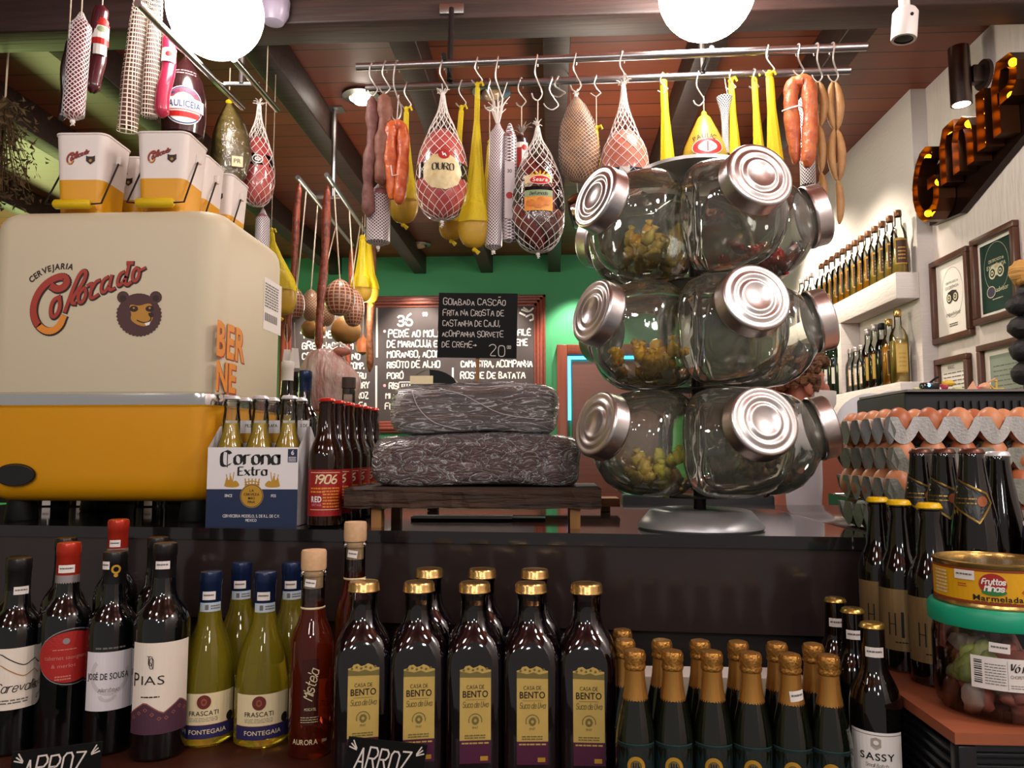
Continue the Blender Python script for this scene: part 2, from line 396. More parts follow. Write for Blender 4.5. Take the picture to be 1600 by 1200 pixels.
def dup(root, loc, rz=None, label=None, group=None):
    r = root.copy(); COL.objects.link(r); r.location = loc
    if rz is not None: r.rotation_euler = (0, 0, rz)
    if label: r['label'] = label
    if group: r['group'] = group
    for ch in list(root.children):
        c = ch.copy(); COL.objects.link(c); c.parent = r
        for q in list(ch.children):
            d = q.copy(); COL.objects.link(d); d.parent = c
    return r
ORD = ['first', 'second', 'third', 'fourth', 'fifth', 'sixth', 'seventh', 'eighth', 'ninth', 'tenth', 'eleventh', 'twelfth', 'thirteenth', 'fourteenth']
# ================================================================== materials in use
CREAM = mat('cream_enamel', '#cfc4a8', 0.5); YEL = mat('yellow_enamel', '#d59400', 0.5)
CHROME = mat('chrome', '#e8e6e4', 0.12, 1.0); STEEL = mat('brushed_steel', '#b9b7b6', 0.3, 1.0, bump=(400, 0.08, 0.001))
WIRE = mat('steel_wire', '#cfcac4', 0.3, 0.9); DARKM = mat('dark_metal', '#2a2422', 0.45, 0.6)
BLACK = mat('black_plastic', '#0c0c0d', 0.5, spec=0.3); BLACKG = mat('black_gloss', '#0a0a0b', 0.12, coat=0.4)
WHITE = mat('white_print', '#efece6', 0.55); PAPER = mat('white_paper', '#e6e0da', 0.7); INK = mat('ink', '#15130f', 0.6); GREYINK = mat('grey_ink', '#6d6a66', 0.7)
NAVY = mat('navy_print', '#16243f', 0.5); GOLDP = mat('gold_print', '#c99a35', 0.4, 0.4); REDP = mat('red_print', '#a5231f', 0.5)
CREAMP = mat('cream_label', '#e2d3a8', 0.6); OFFW = mat('offwhite_label', '#e7dccd', 0.6); CHALK = mat('chalk', '#d6cfc8', 0.9); PINKCH = mat('pink_chalk', '#e79aa2', 0.9)
SLATE = mat('chalkboard', '#3a3232', 0.65, spec=0.3, noise=(6, '#4b4140', 0.3)); SLATEB = mat('black_card', '#070807', 0.6, spec=0.2, noise=(20, '#0e0f0e', 0.3))
GRAPE = mat('dark_wine_glass', '#050708', 0.07, coat=0.6, spec=0.6); JUICE = mat('grape_juice_glass', '#0b0409', 0.06, coat=0.7, spec=0.6)
CLEARG = thin_glass('clear_bottle_glass'); JARG = thin_glass('jar_glass', (0.95, 0.965, 0.93), (0.66, 0.7, 0.6), 0.03, 1.5, (9, 0.18, 0.012), 0.055)
FILM = thin_glass('clear_film', (0.96, 0.95, 0.95), (0.8, 0.8, 0.8), 0.12, 1.4, (60, 0.8, 0.01))
TWINE = mat('twine', '#cdbba2', 0.8); NETW = mat('white_net_cord', '#eee6e0', 0.6)
WOODD = mat('dark_rafter', '#3d2620', 0.55, noise=((4, 40, 40), '#1c110d', 0.4), bump=((6, 80, 80), 0.3, 0.004))
REDWOOD = mat('red_wood', '#7d3a22', 0.4, noise=((60, 60, 3), '#5d2817', 0.5))
FRAMEW = mat('frame_wood', '#6b2f22', 0.4, noise=((50, 50, 50), '#843c2a', 0.4))
BROWNF = mat('picture_frame_brown', '#4a2c20', 0.35, noise=((30, 30, 30), '#5d3a2a', 0.4))
# ================================================================== setting
X1 = 1.442; X2 = 1.502; YS = 3.05; YB = 5.6; CZ = 2.95
PLANK = plank_mat('ceiling_boards', '#642c1c', '#924a2a', 0.125, 1)
struct('ceiling', G().box((-5, -1.6, CZ), (1.9, YB + 0.1, CZ + 0.06), PLANK), 'reddish brown board ceiling')
struct('floor', G().box((-5, -1.6, -0.05), (1.9, YB + 0.1, 0), mat('floor_tile', '#4a4540', 0.4, noise=(3, '#55504a', 0.3))))
GREENW = mat('green_wall', '#3f8f5f', 0.75, noise=(2.5, '#479a68', 0.3), bump=(120, 0.15, 0.003))
WHITEW = mat('white_plaster', '#cfc7c3', 0.8, noise=(5, '#d8d1cd', 0.3), bump=((18, 18, 90), 0.35, 0.006))
SCRATCH = mat('scratched_plaster', '#c9bfba', 0.85, noise=(6, '#d6cdc8', 0.3), bump=((40, 40, 7), 0.55, 0.012))
struct('wall_back', G().box((-5, YB, 0), (1.9, YB + 0.1, CZ), GREENW), 'green back wall')
struct('wall_left', G().box((-4.9, -1.6, 0), (-4.8, YB, CZ), mat('left_wall_paint', '#b9b48a', 0.8)))
struct('wall_right', G().box((X2, -1.6, 0), (X2 + 0.1, YS, CZ), SCRATCH), 'white scratched plaster wall with framed certificates')
struct('wall_far_right', G().box((X1, YS, 0), (X2 + 0.1, YB, CZ), WHITEW), 'smooth white wall with bottle shelves')
# rafters run into the depth, one tie beam across
for i, x in enumerate((-2.95, -2.2, -1.62, -0.98, -0.48, 0.02, 0.53, 0.98)):
    struct('beam' if i == 0 else 'beam_%d' % (i + 1), G().box((x - 0.045, 2.21, CZ - 0.13), (x + 0.045, YB, CZ), WOODD, 0.004), 'dark rafter under the ceiling boards')
struct('beam_tie', G().box((-4.8, 2.09, CZ - 0.215), (X2, 2.21, CZ), WOODD, 0.006), 'dark tie beam across the ceiling')
# shelves built on the far right wall
SZ1 = 2.203; XF = 1.352
def slab(name, z1, z0, y0, y1, lab):
    return solo(name, G().box((XF, y0, z0), (X1, y1, z1), WHITEW, 0.004), lab, 'shelf')
slab('wall_shelf', SZ1, SZ1 - 0.105, YS - 0.0, 4.75, 'upper white shelf carrying the long row of amber bottles')
ZN = atx(1404, 597, XF).z
slab('wall_shelf', ZN, ZN - 0.33, YS, 4.9, 'lower thick white ledge under the niche bottles')
yd = atx(1316, 600, XF).y
solo('shelf_divider', G().box((XF, yd, ZN), (X1, yd + 0.045, SZ1 - 0.105), WHITEW, 0.003), 'upright white divider between niche and wine compartment', 'shelf divider')
solo('shelf_divider', G().box((XF, 4.62, ZN), (X1, 4.70, SZ1 - 0.105), WHITEW, 0.003), 'white end panel of the wine compartment, farthest', 'shelf divider')
# ------------------------------------------------------------------ door and its blue strip
dl = at(870, 540, YB); zt = dl.z
g = G(); g.box((dl.x, YB - 0.06, 0), (dl.x + 0.075, YB, zt), REDWOOD, 0.004); g.box((dl.x + 0.075, YB - 0.06, zt - 0.075), (dl.x + 0.95, YB, zt), REDWOOD, 0.004)
g.box((dl.x + 0.95, YB - 0.06, 0), (dl.x + 1.03, YB, zt), REDWOOD, 0.004)
o = struct('door_1', g, 'brown wooden door in the green wall')
o2 = part('door_leaf', G().box((dl.x + 0.11, YB - 0.035, 0.01), (dl.x + 0.95, YB - 0.005, zt - 0.12), mat('door_panel', '#5a2c1c', 0.35, noise=((3, 3, 60), '#6a3622', 0.4))), o)
BLUE = mat('blue_strip', '#4aa8ff', 0.5, emit='#3aa0ff', estr=2.6)
g = G(); g.box((dl.x + 0.078, YB - 0.05, zt - 0.55), (dl.x + 0.1, YB - 0.03, zt - 0.085), BLUE); g.box((dl.x + 0.1, YB - 0.05, zt - 0.107), (dl.x + 0.6, YB - 0.03, zt - 0.085), BLUE)
solo('light_strip', g, 'glowing blue light strip inside the door frame', 'light strip')
# ------------------------------------------------------------------ counter
CT = 1.365
A = atz(-60, 819.5, CT); B = atz(1372, 839.5, CT); LAM = mat('dark_laminate', '#2b2322', 0.13, noise=(8, '#332a28', 0.3), coat=0.15)
TOPM = mat('counter_top_gloss', '#1c1a1b', 0.08, coat=0.5)
A.x -= 0.3; A.y += 0.03
ex = (B - A).normalized(); 
def edge(x): return A.y + (B.y - A.y) * (x - A.x) / (B.x - A.x)
def slabg(y0, y1, z0, z1, m, xa=None, xb=None):
    xa = A.x if xa is None else xa; xb = B.x if xb is None else xb
    v = [(xa, edge(xa) + y0, z0), (xb, edge(xb) + y0, z0), (xb, edge(xb) + y1, z0), (xa, edge(xa) + y1, z0)]; v += [(a, b, z1) for a, b, _ in v]
    return G().add(v, [(3, 2, 1, 0), (4, 5, 6, 7), (0, 1, 5, 4), (1, 2, 6, 5), (2, 3, 7, 6), (3, 0, 4, 7)], m, False)
ct = thing('counter', 'dark brown laminate shop counter behind the bottle shelf', 'counter', (0, 0, 0))
part('counter_top', slabg(-0.004, 0.75, CT - 0.02, CT, TOPM), ct, 'glossy dark counter top')
part('front_panel', slabg(0.0, 0.03, CT - 0.155, CT - 0.02, LAM), ct)
part('body', slabg(0.02, 0.72, 0.0, CT - 0.155, mat('counter_body', '#17110f', 0.45)), ct)
SH = 1.08
solo('bottle_shelf', slabg(-0.36, 0.018, SH - 0.03, SH, mat('shelf_wood', '#3a1c14', 0.35, noise=((5, 40, 40), '#4a2519', 0.5)), -1.4, 0.44), 'reddish brown display shelf under the front bottles', 'shelf')
solo('side_counter', G().box((0.53, 1.248, 0), (1.49, 2.05, CT - 0.004), LAM, 0.004), 'dark side counter carrying the egg trays', 'counter')
solo('arm_filler', G().box((0.98, 3.35, 0), (1.30, 3.6, 1.62), mat('filler_terracotta', '#8a4a36', 0.5)), 'reddish brown cabinet standing in for the arm of the white shirted person', 'filler')  # added reddish block where the bare arm would show
# ------------------------------------------------------------------ pendant globes
OPAL = mat('opal_glass', '#ffffff', 0.3, emit='#fff6ee', estr=9)
OPAL2 = mat('opal_glass_bright', '#ffffff', 0.3, emit='#fff6ee', estr=24)
def globe(px, py, Y, r, lab):
    p = at(px, py, Y); t = thing('pendant_globe', lab, 'lamp', p, 0, 'opal globe lamps')
    part('globe', G().ball((0, 0, 0), r, OPAL if px < 800 else OPAL2, 40), t)
    part('fitter', G().lathe([(0.045, r - 0.012), (0.05, r - 0.01), (0.05, r + 0.035), (0.012, r + 0.05)], DARKM, 20), t)
    part('stem', G().tube([(0, 0, r + 0.04), (0, 0, CZ - p.z)], 0.008, DARKM, 8), t)
globe(337, 17, 1.75, 0.1135, 'glowing white globe lamp above the beer buckets')
globe(1104, -14, 1.88, 0.121, 'glowing white globe lamp above the candy jar tower')
# clear bulb cover beside the left globe
p = at(428, 12, 2.06)
t = thing('ceiling_spotlight', 'unlit greyish round shade beside the left globe lamp', 'lamp', (p.x, p.y, p.z))
part('shade', G().lathe([(0.0, -0.05), (0.028, -0.045), (0.042, -0.02), (0.045, 0.02), (0.03, 0.05), (0.012, 0.06)], mat('grey_shade', '#8f8496', 0.3), 20), t)
part('stem', G().tube([(0, 0, 0.05), (0, 0, CZ - p.z)], 0.007, DARKM, 8), t)
# recessed ceiling spots
def downlight(px, py, lit, lab):
    q = atz(px, py, CZ - 0.004); t = thing('downlight', lab, 'lamp', (q.x, q.y, q.z), 0, 'recessed ceiling spots')
    part('ring', G().lathe([(0.045, 0.003), (0.075, 0.003), (0.078, -0.006), (0.05, -0.012), (0.045, 0.0)], STEEL, 24), t)
    part('bulb', G().ball((0, 0, -0.012), 0.04, mat('lit_bulb', '#ffffff', 0.3, emit='#fff3e2', estr=22) if lit else mat('unlit_bulb', '#b59a7a', 0.2), 16, (1, 1, 0.6)), t)
downlight(565, 150, True, 'lit recessed ceiling spot left of the hanging rail')
downlight(656, 381, False, 'unlit recessed ceiling spot above the menu board')
downlight(768, 142, False, 'unlit recessed ceiling spot behind the hanging rail')
q = atz(565, 150, CZ - 0.05); lamp('downlight_glow', 'SPOT', (q.x, q.y, CZ - 0.07), 14, NEUT, 0.03, (q.x, q.y, 0), 120)
# wall lamp
p = atx(1500, 118, X2 - 0.085); t = thing('wall_lamp', 'cylindrical bronze wall lamp shining down on the white wall', 'lamp', (X2, p.y, p.z), R(-90))
BRONZE = mat('bronze_metal', '#5a4a45', 0.35, 0.8)
part('backplate', G().lathe([(0, 0), (0.052, 0), (0.052, 0.012), (0, 0.012)], BRONZE, 28).M(Matrix.Rotation(R(90), 4, 'X')), t)
part('arm', G().box((-0.02, -0.05, -0.03), (0.02, -0.01, 0.03), BRONZE, 0.004), t)
part('shade', G().lathe([(0.028, -0.105), (0.034, -0.105), (0.034, 0.1), (0, 0.1), (0, 0.09), (0.028, 0.09), (0.028, -0.105)], mat('brown_steel', '#7d6a63', 0.28, 1.0), 28).move(0, -0.085, 0), t)
part('bulb', G().lathe([(0, -0.098), (0.027, -0.098), (0.027, -0.08), (0, -0.08)], mat('lamp_bulb', '#ffffff', 0.3, emit='#fff4e6', estr=30), 20).move(0, -0.085, 0), t)
lamp('wall_lamp_light', 'SPOT', (X2 - 0.085, p.y, p.z - 0.115), 16, (1, 0.92, 0.86), 0.025, (X2 - 0.04, p.y + 0.0, 0.8), 100, 0.9)
# security camera
p = at(1412, 62, 1.7); WPL = mat('white_plastic', '#dedad6', 0.35)
t = thing('security_camera', 'white cylindrical camera hanging from the ceiling', 'camera', (p.x, p.y, p.z))
part('housing', G().lathe([(0.02, 0.0), (0.026, 0.0), (0.027, 0.004), (0.027, 0.062), (0.022, 0.07), (0, 0.07)], WPL, 28).M(Matrix.Rotation(R(6), 4, 'Y')), t)
part('lens', G().lathe([(0, 0.002), (0.0215, 0.002), (0.0215, 0.008), (0, 0.008)], BLACKG, 24).M(Matrix.Rotation(R(6), 4, 'Y')), t)
part('screw', G().ball((0.008, -0.027, 0.045), 0.004, BLACK, 8), t)
part('mount', G().tube([(0.005, 0, 0.065), (0.005, 0, 0.1), (0.005, 0.0, CZ - p.z)], [0.012, 0.012, 0.014], WPL, 12), t)
# ================================================================== shared shapes
def rring(hw, hd, r, n=5):
    pts = []
    for cx, cy, a0 in ((hw - r, hd - r, 0), (-hw + r, hd - r, PI / 2), (-hw + r, -hd + r, PI), (hw - r, -hd + r, 1.5 * PI)):
        for k in range(n + 1):
            a = a0 + PI / 2 * k / n; pts.append((cx + r * math.cos(a), cy + r * math.sin(a)))
    return pts
def rloft(g, hw, hd, r, prof, m, n=5, caps=True):
    v = []; f = []; N = 4 * (n + 1)
    for ins, z in prof:
        q = rring(hw - ins, hd - ins, max(min(r - ins * 0.3, hw - ins, hd - ins) * 0.999, 0.001), n); v += [(a, b, z) for a, b in q]
    for i in range(len(prof) - 1):
        for k in range(N): f.append((i * N + k, i * N + (k + 1) % N, (i + 1) * N + (k + 1) % N, (i + 1) * N + k))
    if caps: f.append(tuple(range(N))[::-1]); f.append(tuple((len(prof) - 1) * N + k for k in range(N)))
    return g.add(v, f, m)
def onto(fx):   # flat XZ artwork -> facing +X at x = fx
    return Matrix.Translation((fx, 0, 0)) @ Matrix.Rotation(R(90), 4, 'Z')
# ================================================================== beer cooler
CY0 = 1.41; xl = -1.10; xr = -0.632; CD = 0.36
cx0 = (xl + xr) / 2; cy0 = CY0 + CD / 2; hw = (xr - xl) / 2; hd = CD / 2
cool = thing('beer_cooler', 'big cream and yellow retro beer cooler standing on the counter', 'cooler', (cx0, cy0, CT))
zb = at(150, 786, CY0).z - CT; zm = at(150, 623, CY0).z - CT; zt_ = at(150, 329, CY0 + 0.02).z - CT
part('lid', rloft(G(), hw, hd, 0.05, [(0.002, zm), (0, zm + 0.01), (0, zt_ - 0.045), (0.002, zt_ - 0.028), (0.008, zt_ - 0.014), (0.018, zt_ - 0.005), (0.032, zt_ - 0.001), (0.06, zt_)], CREAM, 6), cool, 'cream upper half')
part('tub', rloft(G(), hw, hd, 0.05, [(0.06, zb), (0.03, zb + 0.003), (0.014, zb + 0.012), (0.005, zb + 0.028), (0.001, zb + 0.05), (0, zm)], YEL, 6), cool, 'yellow lower half')
part('chrome_band', rloft(G(), hw + 0.006, hd + 0.006, 0.053, [(0.006, zm - 0.016), (0.001, zm - 0.012), (0, zm), (0.001, zm + 0.009), (0.006, zm + 0.013)], CHROME, 6), cool, 'shiny chrome band round the middle')
for sx in (-1, 1):
    for sy in (-1, 1): part('leg', G().lathe([(0.028, 0), (0.03, 0.004), (0.024, zb + 0.012)], BLACK, 16, cx=sx * (hw - 0.06), cy=sy * (hd - 0.06)), cool)
yf = -hd - 0.0008
def cl(px, py): q = at(px, py, CY0); return (q.x - cx0, q.z - CT)
def cc(x, y): return cl(x * .2834, 320 + y * .2834)
def c2(x, y): return cl(30 + x * .15, 390 + y * .15)
REDC = mat('logo_red', '#a4382a', 0.5); ORC = mat('logo_orange', '#dd8a2c', 0.5); BRC = mat('logo_brown', '#2c1512', 0.5); BEARC = mat('bear_brown', '#4e3231', 0.6); TANC = mat('bear_tan', '#b98534', 0.6)
def smooth(p, it=2, closed=False):
    for _ in range(it):
        o = [] if closed else [p[0]]
        for a, b in (zip(p, p[1:] + p[:1]) if closed else zip(p, p[1:])): o += [(a[0] * .75 + b[0] * .25, a[1] * .75 + b[1] * .25), (a[0] * .25 + b[0] * .75, a[1] * .25 + b[1] * .75)]
        p = o if closed else o + [p[-1]]
    return p
SCR = [([(345, 385), (395, 415), (465, 395), (505, 335), (475, 282), (400, 285), (295, 340), (205, 440), (155, 560), (148, 670), (185, 775), (265, 845), (350, 850), (425, 795), (462, 705)], 1.55),
       ([(420, 492), (362, 522), (332, 600), (332, 680), (362, 708), (408, 660), (430, 580), (420, 492)], 1), ([(478, 645), (512, 550), (562, 410), (625, 265), (675, 212), (702, 245), (675, 330), (605, 440), (558, 505), (548, 555), (585, 560)], .95),
       ([(680, 402), (632, 442), (612, 512), (632, 558), (668, 540), (698, 470), (692, 412), (680, 402)], .85), ([(715, 375), (762, 342), (752, 425), (738, 498), (768, 508), (822, 470)], .8), ([(762, 405), (800, 335), (838, 318)], .8),
       ([(925, 285), (882, 312), (852, 390), (862, 450), (900, 438), (940, 365)], .8), ([(965, 270), (938, 385), (945, 428), (992, 402)], .8), ([(1090, 232), (1052, 252), (1022, 330), (1034, 380), (1070, 360), (1112, 285)], .8), ([(1150, 142), (1124, 250), (1098, 342), (1122, 372), (1162, 342)], .85), ([(1130, 139), (1184, 139)], .9),
       ([(1222, 190), (1192, 222), (1176, 290), (1200, 335), (1236, 308), (1256, 240), (1242, 198), (1222, 190)], .8), ([(1250, 225), (1312, 190)], .7)]
def colorado(fn, k, thin=False, sh=7):
    g = G()
    for pts, wd in SCR: g.line([fn(a + sh, b + sh) for a, b in smooth(pts)], 0.0108 * wd * k, BRC, yf)
    for i, (pts, wd) in enumerate(SCR):
        p = [fn(a, b) for a, b in smooth(pts)]
        if i == 0:
            n = len(p) * 7 // 10; g.line(p[:n + 1], 0.0083 * wd * k, REDC, yf - 0.0004); g.line(p[n:], 0.0083 * wd * k, ORC, yf - 0.0004)
        else: g.line(p, 0.0072 * wd * k, REDC, yf - 0.0004)
    return g
part('logo_script', colorado(c2, 1.0), cool, 'slanted red brand script')
g = G(); x0, z0 = c2(330, 225); g.text('CERVEJARIA', x0, z0, 0.0118, BRC, yf, 'c', 0.03, 0.1, 1.0, arc=0.085, rot=0.3, maxw=0.088); part('lettering', g, cool)
def bear(fn, s):
    g = G(); c = (768, 602)
    def P(a, b): return fn(c[0] + a, c[1] + b)
    for ex, ey in ((-88, -92), (92, -92)): g.poly([P(ex + 34 * math.cos(a), ey + 34 * math.sin(a)) for a in [PI * 2 * i / 14 for i in range(14)]][::-1], BEARC, yf); g.poly([P(ex + 18 * math.cos(a), ey + 6 + 18 * math.sin(a)) for a in [PI * 2 * i / 12 for i in range(12)]][::-1], BRC, yf - 0.0003)
    pts = []
    for i in range(72):
        a = 2 * PI * i / 72; r = 120 + (7 if i % 2 else 0) * (1 if math.sin(a) > -0.3 else 0.2); pts.append(P(r * math.cos(a), 4 + r * 0.97 * math.sin(a)))
    g.poly(pts[::-1], BEARC, yf - 0.0002)
    face_ = [(-45, -55), (0, -42), (50, -60), (75, -50), (60, -20), (70, 5), (80, 20), (62, 50), (40, 70), (5, 65), (-25, 52), (-48, 30), (-40, 0), (-55, -35)]
    g.poly([P(a, b) for a, b in smooth(face_, 2, True)][::-1], TANC, yf - 0.0004)
    for ex in (-28, 60): g.poly([P(ex + 24 * math.cos(a), -28 + 17 * math.sin(a)) for a in [PI * 2 * i / 14 for i in range(14)]][::-1], BRC, yf - 0.0006); g.poly([P(ex + 6 * math.cos(a), -32 + 6 * math.sin(a)) for a in [PI * 2 * i / 8 for i in range(8)]][::-1], TANC, yf - 0.0008)
    g.poly([P(a, b) for a, b in smooth([(48, -5), (72, -8), (84, 5), (76, 20), (58, 18)], 2, True)][::-1], BRC, yf - 0.0006)
    g.line([P(a, b) for a, b in smooth([(66, 20), (66, 35), (40, 50), (10, 45), (-10, 35)])], s * 0.0022, BRC, yf - 0.0006); g.poly([P(30, 52), P(64, 42), P(58, 60), P(40, 66)][::-1], WHITE, yf - 0.0007)
    return g
part('bear_emblem', bear(cc, 1), cool, 'brown and tan bear head emblem')
# side lettering and sticker on the right hand face
def cs(px, py): q = atx(px, py, xr); return (q.y - cy0, q.z - CT)
g = G()
for txt, px0, px1, yt, yb_ in (('BER', 337, 381, 497, 553), ('NE', 336, 367, 560, 608)):
    a, z1 = cs(px0, yb_); b, _ = cs(px1, yb_); _, z2 = cs(px0, yt)
    k = (b - a); g.text(txt, a + 0.005, z1 - 0.002, z2 - z1, REDC, -0.0006, 'l', 0.035, 0, 1, maxw=k); g.text(txt, a, z1, z2 - z1, ORC, -0.0012, 'l', 0.03, 0, 1, maxw=k)
part('side_lettering', g.M(onto(hw)), cool, 'orange shadowed block lettering')
g = G(); a, z2 = cs(413, 432); b, z1 = cs(438, 525); g.rect(a, b, z1, z2, PAPER, -0.0006); g.para(a + 0.006, b - 0.02, z1 + 0.05, z2 - 0.01, 9, GREYINK, -0.001); 
for i in range(14): g.rect(a + 0.008 + i * 0.0055, a + 0.0105 + i * 0.0055, z1 + 0.02, z1 + 0.038, INK, -0.001)
part('paper_sticker', g.M(onto(hw)), cool, 'white printed sticker')
p = cl(25, 742); g = G().disc(p[0], p[1], 0.038, 0.0185, BLACKG, yf - 0.004, 28).disc(p[0], p[1], 0.041, 0.0215, DARKM, yf - 0.002, 28, 0.9)
part('drain_badge', g, cool, 'dark oval badge low on the front')
# ================================================================== ice buckets on the cooler
BT = CT + zt_; BW = mat('bucket_white', '#e6dcd6', 0.4); BY = mat('bucket_yellow', '#d99a10', 0.45); GRIP = mat('yellow_grip', '#d8b400', 0.5)
def bucket(label):
    t = thing('ice_bucket', label, 'bucket', (0, 0, 0), 0, 'ice buckets on the cooler'); h = 0.16; hb = 0.043; ht = 0.052
    def pr(z): return 0.052 - (hb + (ht - hb) * z / h)
    g = G(); rloft(g, 0.052, 0.052, 0.016, [(pr(0.066), 0.066), (pr(h - 0.004), h - 0.004), (-0.0015, h - 0.003), (-0.0015, h), (0.003, h), (pr(0.07) + 0.004, 0.07)], BW, 4, False); part('body', g, t)
    g = G(); rloft(g, 0.052, 0.052, 0.016, [(pr(0), 0), (pr(0.066), 0.0662)], BY, 4); part('lower_body', g, t, 'yellow lower part')
    for s in (-1, 1): part('handle_wire', G().tube([(s * 0.054, 0, 0.122), (s * 0.056, -0.064, 0.012), (s * 0.036, -0.066, 0.01)], 0.0018, DARKM, 6), t)
    part('grip', G().tube([(-0.037, -0.066, 0.01), (-0.033, -0.066, 0.01), (0.033, -0.066, 0.01), (0.037, -0.066, 0.01)], [0.006, 0.0095, 0.0095, 0.006], GRIP, 12), t, 'yellow roller grip')
    for s in (-1, 1): part('pivot', G().box((s * 0.054 - 0.005, -0.006, 0.112), (s * 0.054 + 0.005, 0.006, 0.13), BW, 0.002), t)
    def bf(a, b): return (-0.031 + a * 0.0000385, 0.131 - b * 0.0000385)
    global yf; o = yf; yf = -0.0522; g = colorado(bf, 0.21); yf = o
    g.poly([(0.022 + 0.009 * a, 0.106 + 0.009 * b) for a, b in ((-1, .9), (-.5, .7), (.5, .7), (1, .9), (1, -.3), (0, -1.1), (-1, -.3))][::-1], BRC, -0.0524).disc(0.022, 0.104, 0.003, 0.003, TANC, -0.0527, 10)
    g.tf(lambda x, y, z: (x, y + 0.0522 - (hb + (ht - hb) * z / h) - 0.0008, z)); part('logo', g, t)
    return t
BK = bucket('cream and yellow ice bucket, front left on the cooler')
BK.location = (-0.938, 1.485, BT); BK.rotation_euler.z = R(2)
for (x, y, a, l) in ((-0.772, 1.485, 2, 'cream and yellow ice bucket, front right on the cooler'), (-0.786, 1.602, 1, 'ice bucket directly behind the front right bucket'),
                   (-0.778, 1.718, 0, 'hindmost ice bucket at the right rear of the cooler'), (-0.93, 1.61, 1, 'ice bucket behind the front left bucket, nearly hidden')):
    dup(BK, (x, y, BT), R(a), l)
# ================================================================== bottles
def crowncap(g, z, r, m, h=0.007):
    n = 42; g.lathe([(r * 0.99, z - h), (r * 1.04, z - h + 0.0012), (r * 0.93, z - 0.0015), (r * 0.8, z), (0, z)], m, n, wob=lambda a, zz: 1 + (0.035 * math.cos(21 * a) if zz < z - h + 0.003 else 0)); return g
def ptag(x, z, rad, w=0.019, h=0.012, tilt=0.0):
    g = G(); g.rect(-w / 2, w / 2, -h / 2, h / 2, PAPER, -0.0008, 4); g.para(-w * 0.4, w * 0.4, -h * 0.1, h * 0.25, 1, GREYINK, -0.0012)
    c, s = math.cos(tilt), math.sin(tilt); g.tf(lambda a, y, b: (x + a * c - b * s, y, z + a * s + b * c)); return g.wrap(rad)
def longneck(h=0.232, r=0.0303, rn=0.0133):
    return [(0, 0.001), (r * 0.8, 0), (r, 0.004), (r, h * 0.53), (r * 0.97, h * 0.57), (r * 0.8, h * 0.64), (r * 0.6, h * 0.70), (rn * 1.2, h * 0.80), (rn, h * 0.9), (rn * 1.08, h * 0.93), (rn * 1.08, h * 0.955), (rn * 0.95, h * 0.96), (rn * 0.95, h - 0.004)]
# ---- Corona six pack
pc = at(396, 815, 1.385); bx0 = pc.x; by0 = 1.432
CARD = mat('white_card', '#e4e2e2', 0.55); CARDN = mat('navy_card', '#1b2c4d', 0.5); ck = thing('beer_carrier', 'white and navy cardboard six-pack carrier of pale beer', 'beer carrier', (bx0, by0, CT))
W2 = 0.084; D2 = 0.057; HF = 0.142
g = G()
for y in (-D2, D2): g.box((-W2, y - 0.0008, 0), (W2, y + 0.0008, HF), CARD)
for x in (-W2, W2): g.add([(x, -D2, 0), (x, D2, 0), (x, D2, HF), (x, 0.01, HF * 1.28), (x, -0.01, HF * 1.28), (x, -D2, HF)], [(0, 1, 2, 3, 4, 5)], CARD, False)
g.box((-W2, -D2, 0), (W2, D2, 0.0012), CARD); part('sleeve', g, ck)
g = G(); yq = -D2 - 0.0012; g.rect(-W2, W2, 0, HF, CARD, yq); g.rect(-W2, W2, 0, HF * 0.468, CARDN, yq - 0.0003)
zc = HF * 0.468
g.pen('C', -0.058, 0.108, 0.027, INK, yq - 0.0004, 0.002, (0.0062, 0.0028), 'l', 0.9); g.line([(-0.047, 0.137), (-0.047, 0.106)], 0.0016, INK, yq - 0.0005); g.pen('orona', -0.0335, 0.1115, 0.0245, INK, yq - 0.0004, 0.002, (0.0056, 0.0026), 'l', 0.88, smooth=0, gap=1.7, maxw=0.082)
g.pen('Extra', -0.026, 0.0915, 0.0148, INK, yq - 0.0004, 0.0015, (0.0036, 0.0018), 'l', 1.0, smooth=0, gap=1.4, maxw=0.052)
g.disc(0, zc - 0.012, 0.0215, 0.0215, GOLDP, yq - 0.0006, 32).disc(0, zc - 0.012, 0.0205, 0.0205, CARDN, yq - 0.0009, 32, 0.95)
for i, s in enumerate(('LA', 'CERVEZA', 'MAS', 'FINA')): g.text(s, 0, zc - 0.0045 - i * 0.0068, 0.0046, INK, yq - 0.0011, 'c', 0.01)
for s in (-1, 1):
    q = smooth([(0.022, .0735), (0.03, .083), (0.036, .079), (0.04, .094), (0.043, .08), (0.047, .09), (0.05, .078), (0.052, .0705), (0.03, .0695)], 1, True); q = [(s * a, b) for a, b in q]; g.poly(q if s > 0 else q[::-1], GOLDP, yq - 0.0005)
    for i in range(3): g.line([(s * (0.036 + i * 0.005), 0.082), (s * (0.034 + i * 0.007), 0.097 - i * 0.002)], 0.0014, GOLDP, yq - 0.0006)
for i in range(5): g.line([(-0.011 + i * 0.0055, 0.0755), (-0.013 + i * 0.0065, 0.085)], 0.0022, GOLDP, yq - 0.0005)
g.rect(-0.0135, 0.0135, 0.072, 0.076, GOLDP, yq - 0.0005).line([(-0.0135, 0.0785), (0, 0.0815), (0.0135, 0.0785)], 0.0018, GOLDP, yq - 0.0006)
g.text('SINCE', -0.043, zc - 0.014, 0.0052, CARD, yq - 0.0006, 'c', 0.012, 0, 0.75); g.text('1925', 0.04, zc - 0.014, 0.0052, CARD, yq - 0.0006, 'c', 0.012, 0, 0.75)
